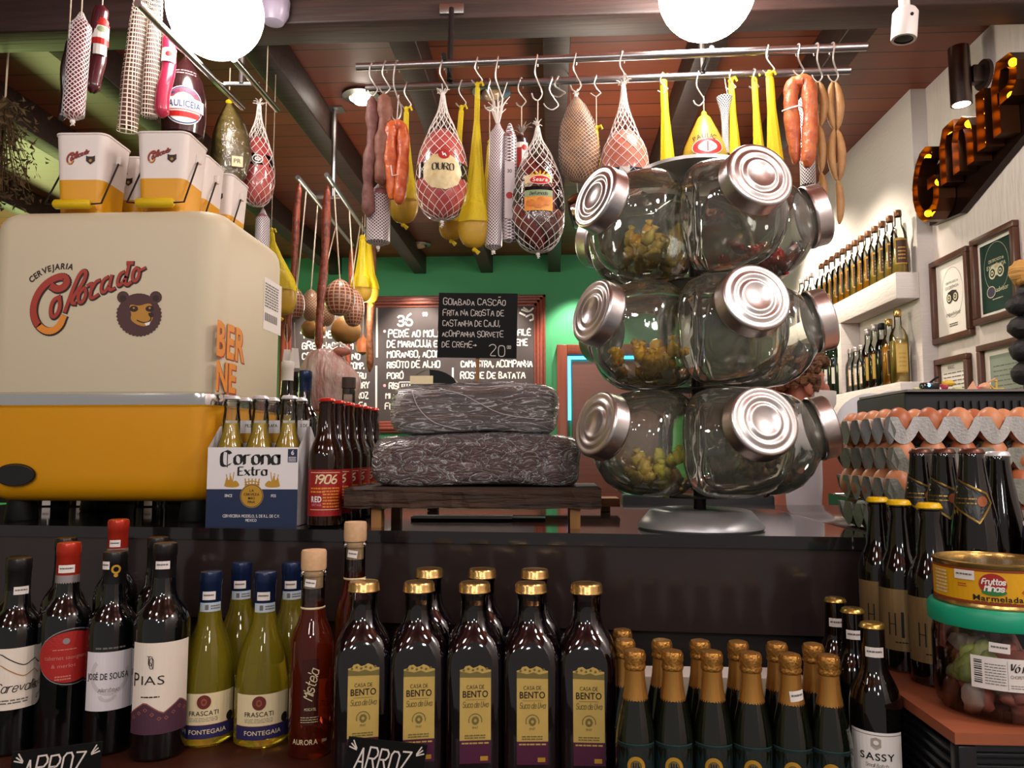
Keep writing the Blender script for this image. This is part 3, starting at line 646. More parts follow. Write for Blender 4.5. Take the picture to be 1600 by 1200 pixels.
g.text('CERVECERIA MODELO, S. DE R.L. DE C.V.', 0, 0.016, 0.0055, CARD, yq - 0.0006, 'c', 0.012, 0, 0.8, maxw=0.105); g.text('MEXICO', 0, 0.0085, 0.0052, CARD, yq - 0.0006, 'c', 0.012, 0, 0.75)
g.rect(W2 - 0.0195, W2 - 0.002, HF - 0.027, HF - 0.003, CARDN, yq - 0.0004).text('6', W2 - 0.0107, HF - 0.0135, 0.0085, CARD, yq - 0.0006, 'c', 0.02).para(W2 - 0.018, W2 - 0.004, HF - 0.026, HF - 0.0165, 3, CARD, yq - 0.0006)
part('printed_front', g, ck)
g = G().box((-W2, -0.0012, 0.004), (W2, 0.0012, HF * 1.36), CARD); yq = -0.0016
g.text('PILSEN •  GARRAFA', -0.008, HF * 1.27, 0.0062, INK, yq, 'c', 0.012, 0, 0.8, maxw=0.12); g.text('S DE', 0.074, HF * 1.27, 0.0062, INK, yq, 'c', 0.01, 0, 0.8)
g.rect(-W2 + 0.03, W2 - 0.03, HF * 1.06, HF * 1.19, GOLDP, yq); part('divider', g, ck)
BEERG = mat('pale_beer', '#e6c048', 0.06, trans=0.35, ior=1.34); CAPW = mat('white_cap', '#d9dadd', 0.3, 0.4)
CG = thin_glass('corona_glass', (0.96, 0.97, 0.95), (0.75, 0.77, 0.7))
cb = thing('corona_beer_bottle', 'clear bottle of pale beer with white cap, front left in the carrier', 'beer bottle', (bx0 - 0.0545, by0 - 0.0285, CT + 0.002), 0, 'pale beer bottles in the carrier')
cb.name = 'beer_bottle'
pf = longneck(0.236, 0.0265); part('glass', G().lathe(pf, CG, 24), cb); part('beer', G().lathe([(r * 0.93, z + 0.002) for r, z in pf if z < 0.178] + [(0.0128, 0.185), (0, 0.185)], BEERG, 20), cb)
part('cap', crowncap(G(), 0.236, 0.0145, CAPW), cb, 'white crown cap')
for i, (dx, dy, l) in enumerate(((0.0, 0, 'clear bottle of pale beer with white cap, front middle in the carrier'), (0.0545, 0, 'clear bottle of pale beer with white cap, front right in the carrier'),
     (-0.0545, 0.057, 'pale beer bottle in the back row of the carrier, left'), (0.0, 0.057, 'pale beer bottle in the back row of the carrier, middle'), (0.0545, 0.057, 'pale beer bottle in the back row of the carrier, right'))):
    dup(cb, (bx0 + dx, by0 - 0.0285 + dy, CT + 0.002), None, l)
# ---- red label brown bottles
BROWNG = mat('brown_beer_glass', '#2a1206', 0.06, trans=0.35, ior=1.35, coat=0.4); REDCAP = mat('red_cap', '#b02318', 0.3, 0.3); RLAB = mat('red_label', '#9c1c1c', 0.45)
p0 = at(507, 815, 1.385); p1 = at(580, 790, 1.71)
rb = thing('beer_bottle', 'nearest brown bottle with red label and red cap', 'beer bottle', (p0.x, p0.y, CT), face(p0.x, p0.y), 'red capped brown bottles in a row')
part('glass', G().lathe(longneck(), BROWNG, 28), rb); part('cap', crowncap(G(), 0.232, 0.0145, REDCAP), rb, 'red crown cap')
g = G(); g.rect(-0.042, 0.042, 0.02, 0.102, RLAB, 0, 14); yy = -0.0005
g.rect(-0.029, 0.029, 0.0965, 0.0975, CREAMP, yy, 8).rect(-0.029, 0.029, 0.031, 0.032, CREAMP, yy, 8); g.pen('1906', 0.0, 0.078, 0.0145, CREAMP, yy, 0.0026, None, 'c', 0.95, 0.25, maxw=0.052)
g.text('RED', -0.026, 0.045, 0.0105, WHITE, yy, 'l', 0.03, maxw=0.02).text('VINTAGE', -0.026, 0.038, 0.0045, PINKCH, yy, 'l', maxw=0.02).para(-0.004, 0.028, 0.034, 0.072, 7, ORC, yy).para(-0.028, 0.0, 0.06, 0.072, 2, ORC, yy)
part('label', g.wrap(0.0307), rb, 'red paper label')
for i in range(1, 6):
    q = p0.lerp(p1, i / 5); dup(rb, (q.x, q.y, CT), face(q.x, q.y) - 0.1, 'brown bottle with red cap, %s behind the nearest in its row' % ORD[i - 1] if i < 5 else 'hindmost brown bottle with red cap in its row')
# ================================================================== slab board, wrapped guava blocks, sign
RUST = mat('rustic_wood', '#4a3322', 0.7, noise=((9, 50, 60), '#1d1512', 0.5), bump=((8, 40, 90), 0.9, 0.012)); LEGW = mat('leg_wood', '#a0703c', 0.6, noise=((40, 40, 6), '#7d5429', 0.4))
a = at(536, 790, 1.345); b = at(940, 790, 1.345); bz = at(740, 796, 1.345).z; bzt = at(740, 763, 1.345).z
bd = thing('serving_board', 'rough dark wooden serving board on short legs', 'board', ((a.x + b.x) / 2, 1.345, CT)); bw = (b.x - a.x) / 2
def rough(g, am):
    rr = random.Random(3); g.v = [(x + am * (rr.random() - .5), y + am * (rr.random() - .5), z + am * .35 * (rr.random() - .5)) for x, y, z in g.v]; return g
g = G(); N = 26; v = []; f = []
for i in range(N + 1):
    x = -bw + 2 * bw * i / N; j = rnd.random() * 0.006; v += [(x, 0 + j * 1.5, bz - CT + j * 0.4), (x, 0.002 + rnd.random() * .004, bzt - CT - 0.003), (x, 0.008, bzt - CT), (x, 0.24, bzt - CT), (x, 0.24, bz - CT)]
for i in range(N):
    for k in range(5): f.append((i * 5 + k, i * 5 + (k + 1) % 5, i * 5 + 5 + (k + 1) % 5, i * 5 + 5 + k)[::-1])
f += [(4, 3, 2, 1, 0)[::-1], tuple(N * 5 + k for k in (0, 1, 2, 3, 4))[::-1]]
part('plank', G().add(v, f, RUST, False), bd)
for sx, sy in ((-bw + 0.055, 0.03), (bw - 0.045, 0.03), (-bw + 0.055, 0.2), (bw - 0.045, 0.2)): part('leg', G().box((sx - 0.009, sy - 0.012, 0), (sx + 0.009, sy + 0.012, bz - CT + 0.003), LEGW), bd)
def filmmat(name, scl, rot, haze):
    """crinkled cling film: clear, sharp creases that catch the lamps, their white sheen painted"""
    m = bpy.data.materials.new(name); m.use_nodes = True; nt = m.node_tree; N = nt.nodes; L = nt.links; N.remove(N['Principled BSDF'])
    tc = N.new('ShaderNodeTexCoord'); mp = N.new('ShaderNodeMapping'); mp.inputs['Rotation'].default_value = (0, R(rot), 0); mp.inputs['Scale'].default_value = scl; L.new(tc.outputs['Object'], mp.inputs[0])
    n = N.new('ShaderNodeTexNoise'); n.inputs['Scale'].default_value = 1; n.inputs['Detail'].default_value = 6; n.inputs['Distortion'].default_value = 2.5; L.new(mp.outputs[0], n.inputs['Vector'])
    q = N.new('ShaderNodeMath'); q.operation = 'SUBTRACT'; q.inputs[1].default_value = 0.5; L.new(n.outputs['Fac'], q.inputs[0]); a = N.new('ShaderNodeMath'); a.operation = 'ABSOLUTE'; L.new(q.outputs[0], a.inputs[0])
    bp = N.new('ShaderNodeBump'); bp.inputs['Strength'].default_value = 1.0; bp.inputs['Distance'].default_value = 0.03; L.new(a.outputs[0], bp.inputs['Height'])
    gl = N.new('ShaderNodeBsdfGlossy'); gl.inputs['Roughness'].default_value = 0.2; L.new(bp.outputs[0], gl.inputs['Normal']); tr = N.new('ShaderNodeBsdfTransparent'); tr.inputs[0].default_value = (.93, .92, .92, 1)
    fr = N.new('ShaderNodeFresnel'); fr.inputs[0].default_value = 1.6; L.new(bp.outputs[0], fr.inputs['Normal']); k = N.new('ShaderNodeMath'); k.operation = 'MULTIPLY_ADD'; k.use_clamp = True; k.inputs[1].default_value = 2.2; k.inputs[2].default_value = 0.1; L.new(fr.outputs[0], k.inputs[0])
    ms = N.new('ShaderNodeMixShader'); L.new(k.outputs[0], ms.inputs[0]); L.new(tr.outputs[0], ms.inputs[1]); L.new(gl.outputs[0], ms.inputs[2])
    df = N.new('ShaderNodeBsdfDiffuse'); df.inputs[0].default_value = (.75, .74, .76, 1); r = N.new('ShaderNodeMapRange'); r.inputs[1].default_value = 0.0; r.inputs[2].default_value = 0.03; r.inputs[3].default_value = haze; r.inputs[4].default_value = haze * 0.12; L.new(a.outputs[0], r.inputs[0])  # white sheen painted along the creases, faint between them
    m2 = N.new('ShaderNodeMixShader'); L.new(r.outputs[0], m2.inputs[0]); L.new(ms.outputs[0], m2.inputs[1]); L.new(df.outputs[0], m2.inputs[2]); L.new(m2.outputs[0], N['Material Output'].inputs[0]); return m
WR1 = mat('guava_paste', '#66202c', 0.35, coat=0.4, noise=(30, '#6e2630', 0.4), bump=(24, 0.3, 0.006)); WR2 = mat('dark_paste', '#3f3734', 0.4, coat=0.4, noise=(34, '#57504d', 0.4), bump=(24, 0.3, 0.006))
FL1 = filmmat('crinkled_film', (20, 20, 44), 40, 0.4); FL2 = filmmat('stretched_film', (9, 9, 60), 27, 0.6)
def block(px0, px1, yt, ybm, Y, D, m, lab):
    a = at(px0, ybm, Y); b = at(px1, ybm, Y); h = at((px0 + px1) / 2, yt, Y).z - a.z; w2 = (b.x - a.x) / 2
    g = G(); g2 = []; bm = bmesh.new(); bmesh.ops.create_cube(bm, size=1); bmesh.ops.subdivide_edges(bm, edges=bm.edges[:], cuts=9, use_grid_fill=True)
    rr = random.Random(5)
    for q in bm.verts:
        x, y, z = q.co * 2; l = (abs(x) ** 8 + abs(y) ** 8 + abs(z) ** 6) ** (1 / 7.3); q.co = Vector((x / l * w2, y / l * D / 2, z / l * h / 2)) + Vector((0.5 * math.sin(q.co.z * 5 + q.co.y * 3), 0, 0.5 * math.sin(q.co.x * 7 + 1))) * 0.006
    bm.verts.index_update(); g.add([q.co[:] for q in bm.verts], [[q.index for q in f.verts] for f in bm.faces], m); bm.free()
    return g, (a.x + w2, Y + D / 2, a.z + h / 2), h
def wrapped(name, lab, spec, film, zc, creases, rz=0):
    g, l, h, dd = spec; t = thing(name, lab, 'food block', (l[0], l[1], zc(h)), rz); part('block', g, t); f = G(); f.join(g); f.v = [(x * 1.012, y * 1.02, z * 1.025) for x, y, z in f.v]; f.m = [film] * len(f.m)
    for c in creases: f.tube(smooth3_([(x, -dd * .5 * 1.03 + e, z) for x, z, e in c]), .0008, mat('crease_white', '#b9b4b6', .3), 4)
    part('film', f, t, 'crinkled clear film'); return h
def smooth3_(P):
    for _ in range(2): P = [P[0]] + [tuple(a[k] * .75 + b[k] * .25 if w_ == 0 else a[k] * .25 + b[k] * .75 for k in range(3)) for a, b in zip(P, P[1:]) for w_ in (0, 1)] + [P[-1]]
    return P
h1 = wrapped('wrapped_guava_block', 'lower maroon guava paste block wrapped in crinkled clear film', block(577, 907, 681, 763, 1.385, 0.19, WR1, '') + (.19,), FL1, lambda h: bzt + h / 2 + .0015, [])
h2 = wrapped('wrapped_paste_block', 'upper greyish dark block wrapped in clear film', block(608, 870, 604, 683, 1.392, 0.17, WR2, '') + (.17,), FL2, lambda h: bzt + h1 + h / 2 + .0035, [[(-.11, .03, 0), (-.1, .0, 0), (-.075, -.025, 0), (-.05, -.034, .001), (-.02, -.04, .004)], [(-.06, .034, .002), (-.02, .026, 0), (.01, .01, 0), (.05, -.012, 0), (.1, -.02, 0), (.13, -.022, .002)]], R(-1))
ztop = bzt + h1 + h2 + 0.002
# black price card on a stick
cY = 1.452; p = at(746, 606, cY); sg = thing('price_sign', 'black chalk card on a stick above the wrapped blocks', 'sign', (p.x, cY, ztop - 0.035))
a = at(684, 459, cY); b = at(807, 559, cY); sw = (b.x - a.x) / 2; sh = a.z - b.z; sx0 = (a.x + b.x) / 2 - p.x; sz0 = b.z - (ztop - 0.035)
part('stick', G().box((-0.0035, 0.001, 0), (0.0035, 0.004, sz0 + sh * 0.5), LEGW), sg)
Rz = Matrix.Translation((sx0, 0, sz0)) @ Matrix.Rotation(R(1.2), 4, 'Y')
part('card', G().box((-sw, -0.002, 0), (sw, 0.001, sh), SLATEB).M(Rz), sg)
g = G(); yy = -0.0026
for i, (s, wd, h) in enumerate((('GOIABADA CASCÃO', 0.12, 0.0115), ('FRITA NA CROSTA DE', 0.117, 0.0105), ('CASTANHA DE CAJU,', 0.11, 0.0105), ('ACOMPANHA SORVETE', 0.117, 0.0105), ('DE CREME>', 0.066, 0.0105))):
    g.pen(s, -sw + 0.009, sh - 0.0235 - i * 0.0205, h, CHALK, yy, 0.00125, None, 'l', 1.0, 0, 0.35, 1, maxw=wd)
g.pen('20', sw - 0.0525, 0.004, 0.021, CHALK, yy, 0.0015, None, 'l', 0.9, 0, 0.2, 2, 1.6, maxw=0.03).pen('00', sw - 0.018, 0.0185, 0.0055, CHALK, yy, 0.001, None, 'l', 0.8, maxw=0.012)
part('chalk_lettering', g.M(Rz), sg)
# curled dark scraper on the block
p = at(680, 604, 1.43); t = thing('cake_server', 'curved dark metal blade lying on the upper wrapped block', 'server', (p.x, 1.435, ztop))
v = []; f = []; fr_ = []
for i in range(19):
    u = i / 18; x = -0.04 + 0.084 * u; z = 0.012 + 0.015 * math.sin(PI * min(1, u * 1.25)) if u < .45 else 0.026 * max(0, math.cos(PI / 2 * (u - .45) / .55)) ** .6; v += [(x, -0.03, z), (x - .002, 0.05, z + .014 * (1 - u))]; fr_.append((x, z))
for i in range(18): f.append((2 * i, 2 * i + 2, 2 * i + 3, 2 * i + 1))
g = G().add(v, f, mat('dark_blade', '#4a362c', 0.18, 0.85)); g.poly([(x, z) for x, z in fr_[7:]] + [(-.006, .002)], BLACKG, -0.0295); part('blade', g, t)
part('tag', G().box((-0.043, -0.032, 0.0), (0.0, -0.0305, 0.015), CREAMP), t, 'cream tag')
part('handle', G().tube([(-0.04, 0.02, 0.006), (-0.06, 0.03, 0.008), (-0.075, 0.035, 0.008)], 0.002, WIRE, 6), t)
# papers and thin board on the counter behind
a = at(640, 800, 1.56); solo('menu_folder', G().box((0, 0, 0), (0.265, 0.05, 0.004), BLACK).box((0.002, -0.012, 0.004), (0.2, 0.04, 0.007), PAPER), 'flat folder with a white sheet lying under the serving board', 'folder', (a.x + 0.01, 1.52, CT))
a = at(645, 800, 1.72); g = G().box((0, 0, 0.012), (0.46, 0.08, 0.03), mat('raw_wood', '#8d5a3a', 0.7, noise=((5, 60, 60), '#6d4329', 0.5), bump=((8, 60, 60), 0.6, 0.006)))
for x in (0.03, 0.42): g.box((x, 0.02, 0), (x + 0.02, 0.06, 0.013), LEGW)
solo('raw_edge_board', rough(g, 0.003), 'thin raw edged wooden board behind the serving board', 'board', (a.x, 1.72, CT + 0.0008))
# ================================================================== candy jar tower
jc = at(1094, 815, 1.385); JX, JY = jc.x, jc.y
cr = thing('candy_carousel', 'three tier revolving tower of glass candy jars with metal lids', 'candy jar tower', (JX, JY, CT))
part('base', G().lathe([(0, 0), (0.106, 0), (0.109, 0.003), (0.108, 0.008), (0.088, 0.031), (0.08, 0.0335), (0, 0.034)], mat('cast_aluminium', '#b4b5b6', 0.36, 0.6), 48), cr, 'cast metal foot')
zt = [at(1103, y, JY).z - CT for y in (693, 529, 366)]
part('pole', G().lathe([(0.011, 0.03), (0.011, zt[2] + 0.12)], DARKM, 16), cr)
part('top_plate', G().lathe([(0, zt[2] + 0.099), (0.085, zt[2] + 0.099), (0.105, zt[2] + 0.104), (0.105, zt[2] + 0.11), (0.08, zt[2] + 0.117), (0, zt[2] + 0.12)], mat('aluminium', '#d2d0cf', 0.42, 0.85), 40), cr)
for k in range(3): part('tier_plate', G().lathe([(0.012, zt[k] - 0.0945), (0.06, zt[k] - 0.0945), (0.06, zt[k] - 0.092), (0.012, zt[k] - 0.092)], DARKM, 28), cr)
SEC = [(s_, w_, h_ * 0.955, z_, e_) for s_, w_, h_, z_, e_ in [(0.014, 0.008, 0.05, 0, 3), (0.03, 0.019, 0.084, 0, 4), (0.06, 0.042, 0.092, 0, 4), (0.09, 0.064, 0.094, 0, 3.6), (0.118, 0.084, 0.0945, 0, 3.2), (0.142, 0.093, 0.092, 0.001, 2.7), (0.162, 0.089, 0.085, 0.005, 2.3), (0.178, 0.076, 0.073, 0.011, 2.1), (0.188, 0.062, 0.061, 0.017, 2), (0.194, 0.054, 0.054, 0.021, 2), (0.199, 0.0525, 0.0525, 0.024, 2), (0.206, 0.0525, 0.0525, 0.027, 2)]]
def jar_g():
    v = []; f = []; n = 40
    for i, (s, hw_, hh, zc, ex) in enumerate(SEC):
        tl = 0 if i < 5 else min(1, (i - 4) / 5) * R(14)
        for k in range(n):
            a = 2 * PI * k / n; c, q = math.cos(a), math.sin(a); x = hw_ * math.copysign(abs(c) ** (2 / ex), c); z = hh * math.copysign(abs(q) ** (2 / ex), q)
            v.append((x, -(s - z * math.sin(tl)), zc + z * math.cos(tl)))
    for i in range(len(SEC) - 1):
        for k in range(n): f.append((i * n + k, i * n + (k + 1) % n, i * n + n + (k + 1) % n, i * n + n + k))
    f.append(tuple(range(n))[::-1]); return G().add(v, f, JARG)
LIDM = mat('lid_tin', '#c9c4c3', 0.3, 1.0, bump=(90, 0.12, 0.002))
jm = mesh('jar', jar_g())
lp = [(0.0555, 0), (0.057, 0.002), (0.057, 0.005), (0.0555, 0.007), (0.0555, 0.026), (0.0535, 0.0295), (0.049, 0.031), (0.046, 0.0295), (0.042, 0.0295), (0.039, 0.032), (0.035, 0.032), (0.032, 0.0295), (0.0285, 0.0295), (0.026, 0.032), (0.022, 0.032), (0.02, 0.0305), (0, 0.0305)]
lg = G().lathe(lp, LIDM, 48).M(Matrix.Translation((0, -0.198, 0.0245)) @ Matrix.Rotation(R(90 - 14), 4, 'X')); lm = mesh('lid', lg)
gold = []; JA = [15, 87, 159, 231, 303]
for k in range(3):
    for j, a in enumerate(JA):
        o = part('jar', jm, cr); o.location = (0, 0, zt[k]); o.rotation_euler = (0, 0, R(a + (0, -2, 1)[k])); q = part('lid', lm, o)
        for ob in (o, q): ob.data.set_sharp_from_angle(angle=R(50))
def zj(ra):
    for p, q in zip(SEC, SEC[1:]):
        if p[0] <= ra <= q[0]: u = (ra - p[0]) / (q[0] - p[0]); return (p[2] + (q[2] - p[2]) * u) * .93 - (p[3] + (q[3] - p[3]) * u)
    return .05
def candies(tier, ang, n, ms, name, lab, grp, s=0.011, spread=0.045, zb=-0.075, hi=0.035, r0=0.07, r1=0.15, cat='candy'):
    rr = random.Random(tier * 10 + ang); A = R(ang); vs = []
    for q in range(2): vs.append([mesh(name, G().ball((0, 0, 0), s, m_, 9, (1.2, 0.9, 0.75), 0.55).tube([(-s * 1.7, 0, 0.2 * s), (-s * 0.9, 0, 0)], [s * .6, s * .15], m_, 6)) for m_ in ms])
    for i in range(n):
        ra = r0 + (r1 - r0) * rr.random(); t = spread * (2 * rr.random() - 1) * (0.55 + 0.45 * ra / r1); lvl = i / n; z = -zj(ra) + s * 1.0 + hi * lvl * (0.6 + 0.4 * rr.random())
        x = math.cos(A) * t + math.sin(A) * ra; y = math.sin(A) * t - math.cos(A) * ra
        o = bpy.data.objects.new(name, rr.choice(vs[i % 2])); COL.objects.link(o); o.location = (JX + x, JY + y, CT + zt[tier] + z)
        o.rotation_euler = (rr.random() * 6, rr.random() * 6, rr.random() * 6); o['label'] = lab; o['category'] = cat; o['group'] = grp
CY1 = mat('candy_yellow', '#ffc41c', 0.35, noise=(160, '#b07a14', 0.6)); CY2 = mat('candy_gold', '#e8a420', 0.3, noise=(120, '#f0d060', 0.4)); CPAL = mat('candy_pale', '#e8d070', 0.4, noise=(120, '#c09a3c', 0.4)); CRED = mat('candy_red', '#8e1018', 0.2, noise=(90, '#c22026', 0.4))
CBR = mat('candy_brown', '#6a4534', 0.4, noise=(140, '#94664e', 0.5)); CLIME = mat('candy_lime', '#c8c634', 0.35, noise=(120, '#e8d850', 0.4)); CPINK = mat('candy_pink', '#c58b80', 0.4)
candies(2, 304, 26, [CPAL, CPAL, CY2], 'wrapped_candy', 'pale yellow wrapped candy in the top left jar', 'pale candies in the top left jar', 0.0125, 0.05, -0.078, 0.07)
candies(2, 88, 22, [CRED], 'wrapped_candy', 'dark red wrapped candy in the top right jar', 'red candies in the top right jar', 0.0125, 0.045, -0.078, 0.05)
candies(1, 302, 26, [CY1, CY1, CY2], 'wrapped_candy', 'bright yellow wrapped candy in the middle left jar', 'yellow candies in the middle left jar', 0.0135, 0.055, -0.078, 0.055)
candies(0, 305, 26, [CPAL, CLIME, CY2], 'wrapped_candy', 'lime yellow wrapped candy in the bottom left jar', 'lime yellow candies in the bottom left jar', 0.0125, 0.05, -0.078, 0.06)
candies(0, 88, 24, [CBR], 'wrapped_candy', 'brown wrapped candy in the bottom right jar', 'brown candies in the bottom right jar', 0.0125, 0.05, -0.078, 0.07)
# ================================================================== eggs in pulp trays
PULP = mat('paper_pulp_shaded', '#8d9187', 0.95, noise=(60, '#a5a79d', 0.3), bump=(240, 0.5, 0.003)); PULPW = mat('paper_pulp_light', '#c4c5c2', 0.95, bump=(240, 0.5, 0.003)); EGGM = mat('egg_shell', '#b9744c', 0.42, noise=(9, '#c98a60', 0.4), sss=0.05); EGGD = mat('egg_shell_dark', '#9c5430', 0.4, noise=(9, '#ad6540', 0.4), sss=0.05)  # lower trays get a darker greenish pulp that holds their shade
TX, TY = 0.541, 1.262; SP = 0.048; NX, NYY = 6, 5
def tray_g(m):
    n = 8; v = []; f = []; W = NX * n; H = NYY * n
    for j in range(H + 1):
        for i in range(W + 1):
            u, w_ = i / n, j / n; a = abs(math.cos(PI * u)); b = abs(math.cos(PI * w_)); pk = max(0, (a * b)) ** 1.4; cup = math.sin(PI * u) ** 2 * math.sin(PI * w_) ** 2
            z = 0.024 + 0.03 * pk - 0.021 * cup ** 0.8 + 0.004 * (a + b - 1); z = min(z, 0.046)
            v.append((u * SP, w_ * SP, z))
    for j in range(H):
        for i in range(W): q = j * (W + 1) + i; f.append((q, q + 1, q + W + 2, q + W + 1))
    o = len(v); E = [[j * (W + 1) + i for i, j in s] for s in ([(i, 0) for i in range(W + 1)], [(W, j) for j in range(H + 1)], [(i, H) for i in range(W, -1, -1)], [(0, j) for j in range(H, -1, -1)])]
    # outer flange: hangs from the rim, cut into feet below each cup
    nrm = ((0, -1), (1, 0), (0, 1), (-1, 0))
    for s, e in enumerate(E):
        base = len(v)
        for t, idx in enumerate(e):
            x, y, z = v[idx]; ph = abs(math.sin(PI * t / n)); lo = 0.002 + 0.022 * (1 - ph) ** 1.2
            v.append((x - nrm[s][0] * -0.0 + nrm[s][0] * 0.001, y + nrm[s][1] * 0.001, z)); v.append((x - nrm[s][0] * 0.009, y - nrm[s][1] * 0.009, min(lo, z - 0.004)))
        for t in range(len(e) - 1): q = base + 2 * t; f.append((q + 1, q + 3, q + 2, q))
    return G().add(v, f, m)
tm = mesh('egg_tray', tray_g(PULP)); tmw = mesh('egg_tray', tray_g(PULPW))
def eggm(m): return mesh('brown_egg', G().lathe([(0.0222 * math.sin(PI * i / 14) * (1 - 0.1 * math.cos(PI * i / 14) * -1), 0.0285 - 0.0285 * math.cos(PI * i / 14)) for i in range(15)], m, 20))
EG = [eggm(EGGM), eggm(EGGD), eggm(EGGM)]
PIT = 0.0492; lev = ['bottom', 'second lowest', 'second highest', 'top']
for L_ in range(4):
    z = CT - 0.0035 + L_ * PIT; off = (0, -0.006, 0.004, 0.0)[L_]
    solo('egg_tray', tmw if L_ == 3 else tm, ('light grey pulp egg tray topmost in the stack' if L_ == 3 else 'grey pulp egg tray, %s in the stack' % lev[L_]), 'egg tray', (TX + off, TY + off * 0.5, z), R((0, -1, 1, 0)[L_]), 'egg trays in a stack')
    for j in range(NYY):
        for i in range(NX):
            if L_ < 3 and not (j == 0 or i == 0): continue
            if L_ == 0 and j > 0: continue
            row = ('front row', 'second row', 'middle row', 'fourth row', 'back row')[j]
            solo('brown_egg', rnd.choice(EG), 'brown egg, %s of the %s tray, %s from the left' % (row, lev[L_], ORD[i]), 'egg', (TX + off + (i + .5) * SP, TY + off * .5 + (j + .5) * SP, z + 0.0055), rnd.random() * 6, 'brown eggs in the trays')
# ================================================================== ribbed black casing and trinkets behind the eggs
a = at(1413, 612, 1.66); mx1 = a.x; mz = a.z
g = G().box((mx1, 1.66, CT - 0.004), (X2 - 0.006, 1.92, mz), BLACK, 0.006)
t = thing('monitor', 'black ribbed monitor casing standing behind the eggs', 'monitor', (mx1, 1.66, CT - 0.004)); part('casing', g.move(-mx1, -1.66, -CT + 0.004), t)
g = G(); RIB = mat('rib_plastic', '#26282a', 0.4)
for i in range(30):
    x = 0.07 + i * 0.0165; g.add([(x, -0.001, 0.02), (x + 0.008, -0.001, 0.02), (x + 0.006, -0.001, mz - CT - 0.016), (x - 0.002, -0.001, mz - CT - 0.016), (x, -0.006, 0.02), (x + 0.008, -0.006, 0.02), (x + 0.006, -0.006, mz - CT - 0.016), (x - 0.002, -0.006, mz - CT - 0.016)], [(4, 5, 6, 7), (0, 4, 7, 3), (5, 1, 2, 6), (7, 6, 2, 3), (0, 1, 5, 4)], RIB, False)
part('vent_ribs', g, t)
part('ledge', G().box((0.0, -0.012, mz - CT + 0.003), (X2 - 0.006 - mx1, 0.24, mz - CT + 0.008), mat('grey_ledge', '#77726f', 0.5)), t)
zl = mz + 0.0045
def trinket(name, px, g, lab, cat): 
    p = at(px, 605, 1.70); return solo(name, g, lab, cat, (p.x, 1.70, zl))
p = at(1452, 605, 1.70); t = thing('webcam', 'small black gadget with a glowing blue light', 'gadget', (p.x, 1.70, zl))
part('body', G().box((-0.018, -0.012, 0), (0.018, 0.012, 0.018), BLACKG, 0.005), t); part('arm', G().tube([(0.0, 0, 0.016), (0.012, 0, 0.026), (0.02, 0, 0.03)], 0.0025, BLACK, 6), t); part('blue_light', G().ball((-0.006, -0.0125, 0.011), 0.0032, mat('blue_led', '#3a7bff', 0.3, emit='#3f84ff', estr=6), 8), t)
YT = mat('toy_yellow', '#d9b33c', 0.5); PT = mat('toy_pink', '#c64c66', 0.5); PE = mat('toy_peach', '#cf9a78', 0.55)
trinket('paper_flower', 1479, G().ball((0.004, 0, 0.016), 0.012, YT, 10, (1.2, .8, .6), .3).ball((-0.006, 0, 0.008), 0.009, PT, 8, (1, 1, .8), .4).ball((-0.016, 0, 0.004), 0.005, WHITE, 8), 'little yellow and pink paper flower on the black casing', 'trinket')
trinket('candy_wrapper', 1432, G().ball((0, 0, 0.004), 0.007, mat('toy_lime', '#c9cf8a', 0.5), 8, (1.2, .7, .5), .3), 'tiny pale green wrapper left of the black gadget', 'trinket')
trinket('paper_scrap', 1497, G().ball((0, 0, 0.004), 0.008, mat('toy_lime', '#c9cf8a', 0.5), 8, (1.5, .7, .5), .4), 'pale green paper scrap right of the paper flower', 'trinket')
trinket('paper_bird', 1518, G().add([(-.012, 0, 0), (.01, -.008, 0), (.01, .008, 0), (.004, 0, .022)], [(0, 1, 3), (1, 2, 3), (2, 0, 3), (0, 2, 1)], PE, False), 'small folded peach paper shape on the casing', 'trinket')
trinket('paper_boat', 1539, G().ball((0, 0, 0.008), 0.011, PE, 8, (1.1, .8, .8), .35).tube([(-.004, 0, .012), (.022, 0, .026)], .002, PE, 6).ball((-.016, 0, .004), .006, PT, 8), 'small peach trinket with a stick on the casing', 'trinket')
trinket('plastic_flower', 1557, G().tube([(0, 0, 0), (0, 0, .02)], .002, YT, 6).ball((0, 0, .021), .003, YT, 8).tube([(-.014, 0, .012), (-.006, 0, .004), (0, 0, .003), (.007, 0, .003), (.015, 0, .004)], .002, YT, 6), 'tiny yellow branched plastic trinket on the casing', 'trinket')
# plates in a wire rack
PLT = mat('plate_white', '#dfe4ea', 0.2, coat=0.3)
for i, (px, py, lab) in enumerate(((1338, 638, 'white plate leaning in the rack, farther one'), (1376, 636, 'white plate leaning in the rack, nearer one'))):
    p = at(px + 12, 618 - 4 * i, 2.45 - 0.12 * i); o = thing('dinner_plate', lab, 'plate', (p.x + .01, p.y, p.z - 0.088), 0, 'white plates in the rack', (R(68), 0, R(-38)))
    part('dish', G().lathe([(0, 0), (0.055, 0.0), (0.075, 0.008), (0.098, 0.012), (0.098, 0.015), (0.073, 0.012), (0.054, 0.004), (0, 0.004)], PLT, 32).move(0, 0.0, 0), o)
p = at(1358, 640, 2.45); t = thing('plate_rack', 'thin chrome wire plate rack beside the plates', 'rack', (p.x, 2.45, CT - 0.004))
for i, dx in enumerate((-0.06, 0.0, 0.075)): part('wire_loop', G().tube([(dx - .012, -.05 + i * -.04, 0), (dx - .012, -.05 + i * -.04, .2), (dx - .008, -.05 + i * -.04, .212 + i * .008), (dx, -.05 + i * -.04, .216 + i * .01), (dx + .008, -.05 + i * -.04, .21 + i * .008), (dx + .01, -.05 + i * -.04, .19)], .0022, CHROME, 6), t)
